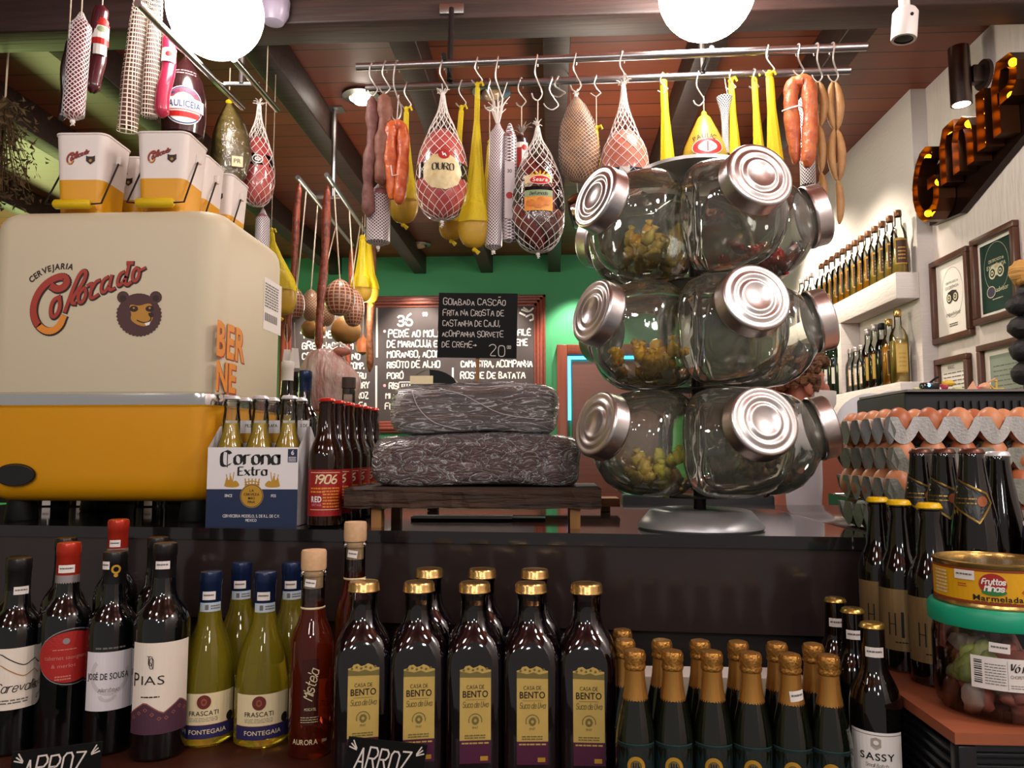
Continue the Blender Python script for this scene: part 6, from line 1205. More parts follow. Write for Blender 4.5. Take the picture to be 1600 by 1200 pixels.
for px, py, w, h, tt, m, l in ((464, 476, 26, 50, (0, .12), PNET, 'cream netted cheese, leftmost under the far bars'), (486, 478, 32, 52, (0, .3), TNET, 'pinkish cheese ball second from the left under the far bars'), (507, 482, 40, 62, (0, .45), TNET, 'brownish pink cheese ball behind the right red salami'), (531, 466, 50, 60, (1, .15), PNET, 'large pink netted cheese in the middle of the far bars'), (553, 482, 34, 62, (1, .5), PNET, 'tan netted cheese beside the yellow bags'), (490, 514, 40, 34, (0, .62), None, 'low brown cheese behind the red salami'), (541, 516, 48, 46, (1, .78), None, 'lowest brown cheese hanging before the menu board')):
    a, b = ((r0, r1), (s0, s1))[tt[0]]; q = a.lerp(b, tt[1]); Y = q.y; p = at(px, py - h / 2, Y); k = Y / 1195; r = w * k / 2; H = h * k; t = thing('hanging_cheese', l, 'cheese', p, face(p.x, p.y), 'netted cheeses on the far bars')
    P = [(0, -H), (r * .6, -H * .95), (r * .95, -H * .72), (r, -H * .5), (r * .85, -H * .25), (r * .35, -H * .04), (.003, 0)]
    part('cheese', G().lathe(smooth(P, 1), m or CHEESEB, 24), t); part('string', G().tube([(0, 0, 0), (q.x - p.x, 0, BZ - p.z)], .003, TWINE, 5), t)
sleeve('yellow net cheese bag on the far bars, left of two', 566, 372, 566, 478, 34, None, s1.y - .22, cheese=46, extra=.1, w0=10); sleeve('yellow net cheese bag on the far bars, right of two', 575, 378, 580, 478, 28, None, s1.y - .1, cheese=46, extra=.1, w0=10)
for px, py, l in ((449, 560, 'white paper tag under the left thin red salami'), (461, 558, 'second white paper tag under the left thin red salami'), (509, 562, 'golden paper tag under the right thin red salami')):
    p = at(px, py - 14, r0.y - .03); t = thing('paper_tag', l, 'tag', p, face(p.x, p.y) + .2, 'tags on the thin salamis'); part('card', G().add([(-.012, 0, 0), (.012, 0, 0), (.02, 0, -.075), (-.02, 0, -.075), (-.012, .0012, 0), (.012, .0012, 0), (.02, .0012, -.075), (-.02, .0012, -.075)], [(0, 3, 2, 1), (4, 5, 6, 7), (0, 1, 5, 4), (1, 2, 6, 5), (2, 3, 7, 6), (3, 0, 4, 7)], KRAFT if px == 509 else PAPER, False), t); part('string', G().tube([(0, 0, 0), (0, .02, .1)], .0015, TWINE, 4), t)
p = at(567, 535, 4.0); t = thing('orange_bulb', 'orange shallot shaped ornament hanging before the menu board', 'ornament', p); part('bulb', G().lathe([(0, -.07), (.03, -.055), (.042, -.02), (.03, .012), (.008, .03), (.003, .045)], mat('bulb_orange', '#c4623a', .4, noise=((30, 30, 3), '#e09a6a', .5)), 18), t); part('string', G().tube([(0, 0, .04), (0, 0, CZ - .13 - p.z)], .002, TWINE, 4), t)
# ================================================================== menu board on the green wall
YW = YB - 0.045; a = at(438, 464, YW); b = at(853, 676, YW); bd = thing('menu_board', 'large chalkboard menu in a reddish wooden frame on the green wall', 'menu board', ((a.x + b.x) / 2, YB, b.z)); W_ = (b.x - a.x) / 2; H_ = a.z - b.z; fw = .085
part('slate', G().box((-W_ + .03, -.025, .03), (W_ - .03, -.002, H_ - .03), SLATE), bd)
g = G()
for i in range(4):
    o = i * fw / 4; dp = (.035, .05, .045, .03)[i]; o2 = o + fw / 4
    g.box((-W_ + o, -dp, o), (W_ - o, -.001, o2), FRAMEW, .003).box((-W_ + o, -dp, H_ - o2), (W_ - o, -.001, H_ - o), FRAMEW, .003).box((-W_ + o, -dp, o), (-W_ + o2, -.001, H_ - o), FRAMEW, .003).box((W_ - o2, -dp, o), (W_ - o, -.001, H_ - o), FRAMEW, .003)
part('frame', g, bd, 'moulded reddish wooden frame')
kx = YW / 1195.0
def bp(px, py): q = at(px, py, YW); return (q.x - bd.location.x, q.z - b.z)
g = G(); yy = -.0262
def wl(s, px, py, h, wpx=None, m=CHALK, j=.25, sx=.85):
    x, z = bp(px, py); g.pen(s, x, z, h * kx * .82, m, yy, min(.0088, h * kx * .17) if h < 20 else .013, None, 'l', sx, 0, j, 1, 1.3, maxw=wpx * kx if wpx else None)
for s, px, py, h, wd in (('FILÉ DE PEIXE', 474, 527, 13, 88), ('GRELHADO EM', 471, 545, 13, 90), ('CROSTA DE', 471, 561, 12, 60), ('NO', 549, 561, 12, 14), ('SICILIANO', 471, 576, 12, 55), ('COMP.', 546, 576, 12, 22), ('VERU', 549, 591, 11, 22), ('RRY', 560, 606, 11, 16), ('ROZ', 556, 622, 11, 20), ('FA', 560, 637, 12, 15), ('IANA', 555, 652, 11, 26),
                         ('36', 621, 508, 22, 30), ('50', 660, 493, 7, 12), ('PEIXE AO MOLHO', 606, 526, 13, 92), ('DE MARACUJÁ E', 604, 542, 12, 80), ('MORANGO, ACOMP', 604, 558, 12, 92), ('RISOTO DE ALHO', 604, 574, 12, 84), ('PORÓ', 604, 591, 11, 26), ('RISOTO', 607, 607, 11, 46), ('MI', 602, 622, 10, 12), ('FU', 601, 639, 11, 12),
                         ('FILÉ', 809, 523, 12, 20), ('CREME', 793, 539, 12, 31), ('CAMASTRA, ACOMPANHA', 720, 573, 12, 112), ('ROSTIE DE BATATA', 719, 591, 12, 106), ('PÃO', 790, 608, 11, 22), ('9.', 461, 494, 12, 14)): wl(s, px, py, h, wd)
for px, py, m in ((470, 519, CHALK), (600, 517, PINKCH), (600, 602, PINKCH)): x, z = bp(px, py); g.disc(x, z, .011, .011, m, yy, 10)
for px, y0_, y1_ in ((588, 480, 557), (587, 572, 650), (707, 575, 600)): (x, z), (x2, z2) = bp(px, y0_), bp(px, y1_); g.line([(x, z), (x2, z2)], .014, CHALK, yy)
for q in (((815, 483), (826, 487), (833, 481)), ((822, 494), (832, 489), (834, 498), (828, 500)), ((812, 488), (820, 492)), ((818, 480), (824, 484))): g.line([bp(*c) for c in smooth(list(q))], .013, CHALK, yy)
part('chalk_lettering', g, bd)
# ================================================================== things on the counter behind
for px, Y, h, cm, tn, l in ((449, 1.93, .365, PAPER, True, 'dark wine bottle with white neck seen past the cooler\'s rear edge'), (466, 2.0, .345, BC, True, 'dark wine bottle with tan label beside the white necked bottle'), (477, 1.83, .33, BLUEC, False, 'dark bottle with blue cap next to the film wrapped ham')):
    x = at(px, 600, Y).x; b_ = thing('wine_bottle', l, 'wine bottle', (x, Y, CT), face(x, Y), 'bottles behind the cooler'); part('glass', G().lathe(wine(h, .036), GRAPE, 24), b_); part('capsule', capsule(h, .05, .0148, cm), b_)
    if tn: part('label', G().rect(-.03, .02, h * .42, h * .62, KRAFT, 0, 10).wrap(.0365), b_, 'tan label')
x = at(516, 600, 2.1).x; z0 = at(516, 645, 2.1).z; t = thing('ham_stand', 'low wooden stand carrying the film wrapped ham', 'stand', (x, 2.08, CT)); part('top', G().box((-.1, -.055, z0 - CT - .02), (.1, .055, z0 - CT), LEGW, .004), t)
for s in (-1, 1): part('leg', G().box((s * .07 - .012, -.035, 0), (s * .07 + .012, .035, z0 - CT - .02), LEGW), t)
hm = thing('film_wrapped_ham', 'pale pink ham leg wrapped in white film standing on end', 'ham', (x, 2.08, z0))
HF = mat('film_over_ham', '#b06a5e', .3, coat=.7, noise=((38, 38, 9), '#d8c6bc', .7), bump=((70, 70, 14), 1.0, .012))
P = [(0, 0), (.05, .004), (.062, .03), (.075, .07), (.082, .1), (.07, .128), (.058, .15), (.045, .168), (.02, .176), (0, .177)]; part('meat', G().lathe(smooth(P, 1), HF, 36, 1, .66, wob=lambda a, z: 1 + .1 * math.sin(2 * a + 26 * z) + .035 * math.sin(7 * a - 30 * z) + .02 * math.sin(15 * a + 20 * z)).tf(lambda x, y, z: (x + .012 * math.sin(z * 30), y, z)), hm); part('bone_end', G().ball((.04, -.01, .168), .026, mat('sausage_red_end', '#9a4a3a', .4, noise=(60, '#c98a78', .5)), 14, (1, .8, .5)).tube([(.015, -.02, .178), (.04, -.03, .188), (.062, -.015, .172)], .004, NETW, 6), hm)
x = at(545, 600, 1.83).x; zt2 = at(545, 590, 1.83).z - CT; t = thing('glass_decanter', 'clear cut glass bottle with dark stopper behind the red capped bottles', 'decanter', (x, 1.83, CT)); k = zt2 / .3
part('glass', G().lathe([(0, .002), (.032, 0), (.034, .01), (.034, .14 * k), (.03, .175 * k), (.02, .2 * k), (.0155, .225 * k), (.015, .272 * k)], CLEARG, 26, wob=lambda a, z: 1 + .03 * math.cos(9 * a)), t); part('stopper', G().lathe([(0, .262 * k), (.0145, .262 * k), (.0145, .274 * k), (.0165, .275 * k), (.0165, .3 * k), (0, .3 * k)], mat('dark_cork', '#3a2c26', .6), 20), t)
a = at(-30, 800, 2.0); b2 = at(330, 800, 2.0); solo('gap_dark_board', G().box((a.x, 1.96, CT), (b2.x, 2.0, CT + .14), mat('gap_dark_brown', '#1d1512', .6), .004), 'long dark board added to darken the gap under the cooler', 'board')  # added sheet that keeps the gap below the cooler dark
for px, cm, l in ((75, BC, 'dark bottle base seen under the cooler, far left'), (128, SILV, 'dark bottle base with tag seen under the cooler, middle'), (232, BC, 'dark bottle base seen under the cooler, right')):
    x = at(px, 800, 1.86).x; b_ = thing('wine_bottle', l, 'wine bottle', (x, 1.87, CT), 0, 'bottles hidden behind the cooler'); part('glass', G().lathe(wine(.3), GRAPE, 24), b_); part('capsule', capsule(.3, .05, .0148, cm), b_); part('price_tag', ptag(.012, .016, .0379, .018, .026), b_)
# ================================================================== bottles on the right wall shelves
XB = (XF + X1) / 2 - .006; AMB = mat('amber_spirit', '#dd8f1c', .08, trans=.2, ior=1.34, coat=.2); PALE = mat('pale_spirit', '#c9a445', .08, trans=.25, ior=1.34, coat=.2); CAPB = mat('brown_cap', '#6e4a32', .35, .5); LBR = mat('brown_label', '#3e2313', .5); CLR = thin_glass('flint_glass', (.95, .97, .95), (.8, .83, .8)); LGO = mat('label_edge_gold', '#b88a3a', .5, .3)
def spirit(lab, h, liq, capm, labm, grp, name='spirit_bottle', fill=.56, r=.031):
    b_ = thing(name, lab, 'bottle', (0, 0, 0), 0, grp); P = [(0, .003), (r * .9, 0), (r, .004), (r, h * .56), (r * .92, h * .64), (r * .7, h * .71), (.0135, h * .77), (.0125, h * .92)]
    part('glass', G().lathe(P, CLR, 24), b_)
    if liq: part('liquid', G().lathe([(q * .93, z + .002) for q, z in P if z < h * fill] + [(r * .6, h * fill), (0, h * fill)], liq, 22), b_)
    part('cap', G().lathe([(.0135, h * .9), (.0145, h * .905), (.0145, h * .985), (.012, h), (0, h)], capm, 20), b_)
    if labm:
        g = G().rect(-.024, .024, h * .14, h * .53, LGO, 0, 10).rect(-.0215, .0215, h * .16, h * .51, labm, -.0005, 10).para(-.014, .014, h * .2, h * .42, 4, LGO, -.001, .4); part('label', g.wrap(r * 1.02), b_)
    return b_
caps = [1406, 1394, 1384, 1373, 1362, 1352, 1342, 1332, 1323, 1315, 1306, 1298, 1290]
def sp(px, py=400): q = atx(px, py, XB); return q.y
s1_ = spirit('nearest amber spirit bottle on the upper shelf, brown label', .262, PALE, CAPB, LBR, 'spirit bottles on the upper shelf'); s2_ = spirit('amber spirit bottle on the upper shelf', .262, AMB, CAPB, LBR, 'spirit bottles on the upper shelf')
y = YS + .045
for i in range(13):
    x = XB; q = (s1_, s2_)[i > 3 and i != 6]; lab = 'amber spirit bottle on the upper shelf, %s behind the nearest' % ORD[i - 1] if i else None
    if i in (0, 4): q.location = (x, y, SZ1); q.rotation_euler.z = face(x, y) + .3; q['label'] = lab or q['label']
    else: dup(q, (x, y, SZ1), face(x, y) + .3, lab)
    y += .0735
b0_ = spirit('clear spirit bottle with black label on the upper shelf, nearest of three', .25, None, SILV, INK, 'clear bottles on the upper shelf')
for i in range(3):
    y += .08; l = 'clear spirit bottle with black label on the upper shelf, ' + ('nearest of three', 'middle of three', 'farthest of three')[i]
    if i == 0: b0_.location = (XB, y, SZ1); b0_.rotation_euler.z = face(XB, y) + .3
    else: dup(b0_, (XB, y, SZ1), face(XB, y) + .3, l)
NG = 'bottles on the lower ledge'; KIND = [('pale amber bottle with gold cap, nearest on the lower ledge', .3, PALE, GLID, KRAFT, .036, .6), ('amber bottle with brown label, second on the lower ledge', .275, AMB, GLID, LBR, .033, .62), ('dark spirit bottle with black cap, third on the lower ledge', .27, DK, BLACK, None, .028, .74), ('dark brown bottle with yellow zigzag label, fourth on the lower ledge', .275, mat('dark_rum', '#2a0f06', .06, coat=.4), SILV, mat('zigzag_yellow', '#c9a94a', .5), .029, .62), ('dark brown bottle with yellow label, fifth on the lower ledge', .265, mat('dark_rum'), SILV, mat('zigzag_yellow'), .029, .62),
        ('small clear bottle with white label, sixth on the lower ledge', .205, None, SILV, PAPER, .026, .6), ('small clear bottle with white label, seventh on the lower ledge', .205, None, SILV, PAPER, .026, .6), ('small clear bottle with white label, eighth on the lower ledge', .205, None, SILV, PAPER, .026, .6)]
y = YS + .05
for l, h, lq, cm, lm_, r, fl in KIND:
    o = spirit(l, h, lq, cm, lm_, NG, fill=fl, r=r); o.location = (XB, y + r, ZN); o.rotation_euler.z = face(XB, y) + .35; y += 2 * r + .013
y = yd + .1
for i, (cm, l) in enumerate(((BLUEC, 'dark wine bottle with blue neck in the wine compartment'), (BC, 'dark wine bottle with white label in the wine compartment'), (SILV, 'dark wine bottle with silver neck in the wine compartment'), (BC, 'dark wine bottle at the back of the wine compartment'))):
    b_ = thing('wine_bottle', l, 'wine bottle', (XB, y, ZN), face(XB, y) + .4, 'wine in the wall compartment'); part('glass', G().lathe(wine(.3, .034), mat('green_wine_glass', '#0d1a10', .06, coat=.6), 22), b_); part('capsule', capsule(.3, .08, .0148, cm), b_); part('label', G().rect(-.028, .028, .06, .14, PAPER if i else mat('blue_label', '#2a4a8a', .5), 0, 8).wrap(.0345), b_); y += .1
# ================================================================== framed certificates
def frame_(lab, px0, py0, px1, pyb, mf, art):
    a = atx(px0, py0, X2); b2 = atx(px1, py0, X2); zb = atx(px0, pyb, X2).z; w2 = (a.y - b2.y) / 2; h = a.z - zb; t = thing('picture_frame', lab, 'picture', (X2, (a.y + b2.y) / 2, zb), R(-90), 'framed certificates on the white wall')
    g = G(); f_ = .022
    g.box((-w2, -.022, 0), (w2, 0, f_), mf, .003).box((-w2, -.022, h - f_), (w2, 0, h), mf, .003).box((-w2, -.022, f_), (-w2 + f_, 0, h - f_), mf, .003).box((w2 - f_, -.022, f_), (w2, 0, h - f_), mf, .003); part('frame', g, t)
    g = G(); g.rect(-w2 + f_, w2 - f_, f_, h - f_, PAPER, -.004); art(g, w2 - f_, f_, h - f_); part('certificate', g, t); return t
DKG = mat('certificate_green', '#12302a', .3, coat=.5); OWLC = mat('owl_cream', '#d5cfae', .5)
def owl(g, z, s, m1, m2):
    for q in (-1, 1): g.disc(q * .02 * s, z, .018 * s, .018 * s, m1, -.0055, 20).disc(q * .02 * s, z, .013 * s, .013 * s, m2, -.006, 18).disc(q * .02 * s, z, .008 * s, .008 * s, m1, -.0065, 14).disc(q * .02 * s, z, .004 * s, .004 * s, m2, -.007, 10)
    g.poly([(-.03 * s, z + .02 * s), (-.012 * s, z + .004 * s), (0, z - .012 * s), (.012 * s, z + .004 * s), (.03 * s, z + .02 * s), (0, z + .026 * s)], m1, -.0052)
def art1(g, w, z0, z1):
    g.disc(0, (z0 + z1) / 2 + .02, .075, .095, GREYINK, -.0048, 36, .985, 1); g.text('CERTIFICADO de', 0, z1 - .085, .009, GREYINK, -.005, maxw=.09).text('EXCELÊNCIA', 0, z1 - .105, .012, GREYINK, -.005, maxw=.1); owl(g, (z0 + z1) / 2 + .0, 1.1, INK, OWLC); g.text('tripadvisor', 0, z0 + .072, .017, GREYINK, -.005, maxw=.12).para(-.03, .03, z0 + .03, z0 + .045, 2, INK, -.005)
def art2(g, w, z0, z1):
    g.rect(-w + .014, w - .014, z0 + .012, z1 - .012, DKG, -.0046); g.disc(0, (z0 + z1) / 2 + .03, .072, .085, OWLC, -.0049, 36, .985, 1); g.text('CERTIFICADO de', 0, z1 - .082, .011, OWLC, -.0052, maxw=.09).text('EXCELÊNCIA', 0, z1 - .104, .015, OWLC, -.0052, maxw=.11); owl(g, (z0 + z1) / 2 + .012, 1.15, OWLC, DKG); g.text('tripadvisor', .01, z0 + .075, .017, OWLC, -.0052, maxw=.12); g.disc(-.035, z0 + .08, .026, .02, mat('seal_violet', '#3a2c4e', .5), -.0056, 20).disc(-.035, z0 + .08, .026, .02, OWLC, -.006, 20, .88, 1).para(-.03, .03, z0 + .05, z0 + .056, 1, OWLC, -.0052)
def art3(g, w, z0, z1): g.para(-w + .02, w - .02, z1 - .15, z1 - .03, 8, GREYINK, -.005, .25); g.text('RASC', -.02, z1 - .022, .014, GREYINK, -.005)
def art4(g, w, z0, z1): g.rect(-w + .03, w - .01, z0 + .02, z1 - .02, mat('pale_green_paper', '#8f9a8c', .6), -.0045); g.para(-w + .05, w - .03, z1 - .2, z1 - .05, 9, GREYINK, -.005, .2)
frame_('brown framed white certificate with owl eyes emblem', 1459, 412, 1519, 541, BROWNF, art1); frame_('brown framed dark green certificate with owl eyes emblem', 1523, 377, 1594, 512, BROWNF, art2); frame_('narrow framed white document low on the wall', 1467, 563, 1519, 690, BROWNF, art3); frame_('framed pale green document at the lower right of the wall', 1534, 541, 1612, 680, BROWNF, art4)
# ================================================================== marquee letters with bulbs
MQ = mat('marquee_metal', '#2a1810', .3, .8); MQE = mat('marquee_copper', '#4a2a18', .35, .8); BULB = mat('amber_bulb', '#ffb020', .3, emit='#ff9c10', estr=2.6); XM = X2 - .05
sgn = thing('marquee_sign', 'dark metal marquee letters studded with amber bulbs on the white wall', 'sign', (X2, atx(1445, 300, XM).y, atx(1445, 352, XM).z), R(-90))
def chan(name, pts, x0, z0, s, wd=.042, closed=False, nb=8):
    g = G(); P_ = [(x0 + a * s, z0 + b * s) for a, b in smooth(pts, 1)]
    L_ = []; Rr = []
    for i, p in enumerate(P_):
        a = P_[max(0, i - 1)]; b = P_[min(len(P_) - 1, i + 1)]; dx, dz = b[0] - a[0], b[1] - a[1]; l = math.hypot(dx, dz) or 1; L_.append((p[0] - dz / l * wd / 2, p[1] + dx / l * wd / 2)); Rr.append((p[0] + dz / l * wd / 2, p[1] - dx / l * wd / 2))
    n = len(P_); v = []
    for i in range(n): v += [(L_[i][0], -.03, L_[i][1]), (Rr[i][0], -.03, Rr[i][1]), (L_[i][0], -.09, L_[i][1]), (Rr[i][0], -.09, Rr[i][1])]
    f = []
    for i in range(n - 1): o = 4 * i; f += [(o, o + 1, o + 5, o + 4)]
    g.add(v, f, MQ, False); g.add(v, [(4 * i, 4 * i + 4, 4 * i + 6, 4 * i + 2) for i in range(n - 1)] + [(4 * i + 1, 4 * i + 3, 4 * i + 7, 4 * i + 5) for i in range(n - 1)] + [(0, 2, 3, 1), (4 * n - 4, 4 * n - 3, 4 * n - 1, 4 * n - 2)], MQE, False)
    o = part(name, g, sgn); L0 = [0]
    for a, b in zip(P_, P_[1:]): L0.append(L0[-1] + math.hypot(b[0] - a[0], b[1] - a[1]))
    for i in range(nb):
        t_ = L0[-1] * (i + .5) / nb; j = max(q for q in range(n) if L0[q] <= t_); j = min(j, n - 2); u = (t_ - L0[j]) / max(1e-9, L0[j + 1] - L0[j]); part('bulb', G().ball((P_[j][0] + (P_[j + 1][0] - P_[j][0]) * u, -.062, P_[j][1] + (P_[j + 1][1] - P_[j][1]) * u), .0135, BULB, 10), o)
S_ = .27
chan('letter', [(.55, .85), (.3, .95), (.08, .75), (0, .45), (.1, .15), (.32, 0), (.6, .1), (.62, .45), (.38, .45)], 0, 0, S_, nb=10)
chan('letter', [(.1, .1), (.1, .95), (.5, .95)], .2, .06, S_ * .8, nb=5); chan('letter', [(.0, .05), (.0, .75), (.3, .8), (.42, .55), (.42, .05)], .31, .08, S_ * .8, nb=7); chan('letter', [(0, .05), (.02, .9)], .47, .1, S_ * .85, .05, nb=4); chan('letter', [(.0, .0), (.0, .95), (.45, .9), (.4, .5), (.05, .48)], .56, .12, S_ * .85, nb=8)
part('back_board', G().prism([(-.02, 0), (.2, -.02), (.75, .16), (.8, .3), (.3, .26), (-.02, .2)][::-1], -.028, -.002, MQ), sgn)
# ================================================================== black braid and straw at the right edge
p = at(1596, 440, 1.78); t = thing('black_braid', 'thick lumpy black braid hanging at the right edge', 'braid', (p.x, 1.78, p.z)); BB = mat('black_braid', '#0d0c0d', .6, bump=(60, .6, .008)); g = G()
for i in range(8): g.ball((.012 * (-1) ** i + .012, 0, -.028 - i * (p.z - .048 - .025 - zl) / 7), .034, BB, 14, (1, .9, .8), .12)
part('lobes', g, t); part('straw_end', G().ball((0.0, 0, .02), .03, mat('straw', '#b98b48', .8, bump=((10, 10, 80), .8, .01)), 12, (.8, .8, 1.0), .3), t); 
# dried herbs, far left
p = at(8, 160, 2.3); t = thing('dried_herbs', 'bunch of brown dried herbs hanging at the left edge', 'dried herbs', (p.x, 2.3, p.z)); HB = mat('dry_leaf', '#6a5236', .9, noise=(40, '#463820', .5)); g = G(); g2 = G()
for i in range(90):
    a = rnd.random() * 2 * PI; rr = .075 * rnd.random() ** .5; z = -.3 * rnd.random() - .02; e = (rr * math.cos(a) * 1.2, rr * math.sin(a), z); g.tube([(0, 0, .02), (e[0] * .4, e[1] * .4, z * .5), e], .0013, HB, 3)
    for k in range(9): c = [e[0] + rnd.gauss(0, .016), e[1] + rnd.gauss(0, .016), z + rnd.gauss(0, .02)]; d = [rnd.gauss(0, .009) for _ in range(6)]; g2.add([c, (c[0] + d[0], c[1] + d[1], c[2] + d[2]), (c[0] + d[3], c[1] + d[4], c[2] + d[5])], [(0, 1, 2)], HB, False)
part('stems', g, t); part('leaves', g2, t); part('string', G().tube([(0, 0, 0), (0, 0, CZ - p.z)], .003, TWINE, 5), t)
# ================================================================== right hand stand, tall bottles, jar and tin
ST = 1.2; c0 = atz(1388, 1042, ST); c1 = atz(1520, 1133, ST); sx0 = .44; sy0 = c1.y - .015; sy1 = 1.245
t = thing('display_crate', 'black ribbed plastic crate with a brown top at the lower right', 'crate', (sx0, sy0, .7)); RIBB = mat('crate_plastic', '#15171a', .32); w2 = .5; d2 = sy1 - sy0; h2 = ST - .7
part('body', G().box((0, 0, 0), (w2, d2, h2 - .012), RIBB, .004), t); g = G()
for i in range(9):
    z = h2 - .028 - i * .0125; g.box((-.006, -.006, z), (w2, .003, z + .006), RIBB, .0015).box((-.006, -.006, z), (.003, d2 * .98, z + .006), RIBB, .0015)
part('ribs', g, t); part('corner_post', G().box((-.004, .02, 0), (.004, .05, h2 - .15), mat('crate_grey', '#3c3d38', .5)).box((-.008, -.008, h2 - .14), (.012, .012, h2 - .014), RIBB, .003), t)
part('top_sheet', G().prism([(-.012, -.01), (w2, -.01), (w2, d2), (-.012, d2)], h2 - .012, h2, mat('terracotta_sheet', '#8a4a30', .5, noise=(9, '#a05a3a', .4))).tf(lambda x, y, z: (x, z, y)), t, 'terracotta brown top')
DKB = mat('dark_beer_glass', '#0c0806', .06, coat=.7); YCAP = mat('yellow_cap', '#e0b400', .35); GLB = mat('bronze_label', '#8a7350', .35, .5, noise=((90, 90, 6), '#a58a5c', .4)); BRC2 = mat('brown_crown', '#5a3226', .35, .5)
def longb(lab, x, y, h, r, capm, grp, kind):
    b_ = thing('beer_bottle', lab, 'beer bottle', (x, y, ST), face(x, y) - .1, grp); P = [(0, .004), (r * .9, 0), (r, .004), (r, h * .52), (r * .97, h * .575), (r * .89, h * .655), (r * .78, h * .73), (r * .67, h * .79), (r * .56, h * .862), (.0162, h * .92), (.0152, h * .955), (.0152, h * .975), (.0135, h - .004)] if kind else longneck(h, r)
    global NP_; NP_ = P; part('glass', G().lathe(P, DKB, 30), b_); part('cap', crowncap(G(), h, .0152, capm, .0075), b_); return b_
for x, y, l in ((.498, 1.056, 'yellow capped dark bottle with bronze label, nearest on the crate'), (.487, 1.12, 'yellow capped dark bottle with bronze label, middle of three on the crate'), (.484, 1.184, 'yellow capped dark bottle with bronze label, hindmost of three on the crate')):
    b_ = longb(l, x, y, .232, .0305, YCAP, 'yellow capped bottles on the crate', 0); g = G(); g.rect(-.036, .036, .03, .112, GLB, 0, 16); yy = -.0006; g.rect(.0, .0035, .048, .082, INK, yy).rect(-.016, -.0145, .05, .08, INK, yy).rect(-.008, -.0065, .05, .08, INK, yy).line([(-.0155, .065), (-.007, .065)], .0012, INK, yy).pen('K', .009, .05, .028, INK, yy, .0014, None, 'l', .5); g.para(-.008, .012, .04, .043, 1, INK, yy); part('label', g.wrap(.031), b_, 'bronze label')
GB = mat('diamond_gold', '#8a6f3a', .3, .8)
for x, y, l in ((.568, 1.078, 'tall dark bottle with gold edged diamond label, nearest behind the tin'), (.564, 1.145, 'tall dark bottle with gold edged diamond label, middle of three'), (.562, 1.211, 'tall dark bottle with gold edged diamond label, farthest of three')):
    b_ = longb(l, x, y, .304, .0325, BRC2, 'tall dark bottles behind the tin', 1); g = G(); zc = .205; q = [(0, zc + .035), (.026, zc), (0, zc - .035), (-.026, zc)]
    zc = .236; q = [(-.027, zc + .03), (.018, zc + .008), (.024, zc - .004), (.008, zc - .03), (-.028, zc - .006)]; g.cpoly(q, mat('label_black_green', '#191a14', .3), 0).line(fine(q + [q[0]]), .0026, GB, -.0006).disc(.012, zc - .002, .006, .007, mat('seal_red_gold', '#8a4a26', .4, .4), -.001, 14); g.pen('C', -.022, zc + .008, .009, CREAMP, -.0008, .0009, None, 'l', .6).para(-.022, .006, zc - .008, zc + .004, 2, GB, -.0008, .3)
    rf = lambda z: .0365 * (.8 if z < .182 else max(.46, .8 - (z - .182) * 5.2)) if z > .15 else .0369
    part('neck_label', g.wrap(lambda z, f=radf(NP_): f(z) * 1.012 + .0004), b_, 'gold edged diamond label')
    g = G(); g.rect(-.034, .034, .066, .118, mat('label_black_green'), 0, 14).line([(-.034, .066), (-.034, .112), (0, .12), (.034, .112), (.034, .066)], .0022, GB, -.0006).disc(.008, .108, .011, .011, GB, -.0008, 20, .5, 2).disc(.008, .108, .007, .007, mat('seal_red_gold'), -.001, 14).para(-.026, .026, .07, .092, 3, GB, -.0008, .3); part('body_label', g.wrap(.0331), b_, 'dark green gold edged label')
for x, y, l, blue in ((.628, 1.125, 'tall dark bottle with white cap between the diamond label and blue label bottles', 0), (.652, 1.06, 'tall dark bottle with white cap and blue eagle label at the right edge', 1)):
    b_ = longb(l, x, y, .30, .0325, CAPW, 'white capped tall bottles', 1)
    if blue: g = G().disc(0, .2, .036, .03, NAVY, 0, 26, 0, 5).disc(0.004, .2, .024, .018, WHITE, -.0006, 20, .75, 1).line([(-.03, .205), (-.016, .214), (-.004, .21), (.012, .212)], .006, WHITE, -.0008).disc(.004, .2, .01, .008, REDP, -.0008, 12, .7, 1); part('neck_label', g.wrap(lambda z, f=radf(NP_): f(z) * 1.012 + .0006), b_, 'blue oval label'); part('body_label', G().rect(-.034, .034, .05, .13, PAPER, 0, 12).para(-.02, .02, .07, .11, 4, GREYINK, -.0005).wrap(.033), b_)
# preserve jar with green lid
jx, jy = .52, .955; t = thing('preserve_jar', 'wide clear plastic jar of cured meat pieces with a green lid', 'jar', (jx, jy, ST), face(jx, jy)); JR = .067
part('shell', G().lathe([(0, .003), (JR * .82, .001), (JR * .95, .008), (JR, .022), (JR, .085), (JR * .96, .098), (JR * .94, .104)], thin_glass('clear_plastic', (.96, .95, .95), (.75, .75, .75), .05), 44), t)
part('lid', G().lathe([(JR * 1.0, .1), (JR * 1.04, .101), (JR * 1.05, .104), (JR * 1.05, .118), (JR * 1.0, .123), (JR * .9, .1235), (0, .1225)], mat('green_lid', '#0f9a74', .35), 48, wob=lambda a, z: 1 + .004 * math.cos(40 * a)), t, 'green screw lid')
g = G(); y_ = 0; g.rect(-.026, .075, .038, .073, PAPER, 0, 20); yy = -.0006
for i in range(11): g.rect(-.0225, -.0145, .044 + i * .0024, .0453 + i * .0024 - (i % 3) * .0003, INK, yy)
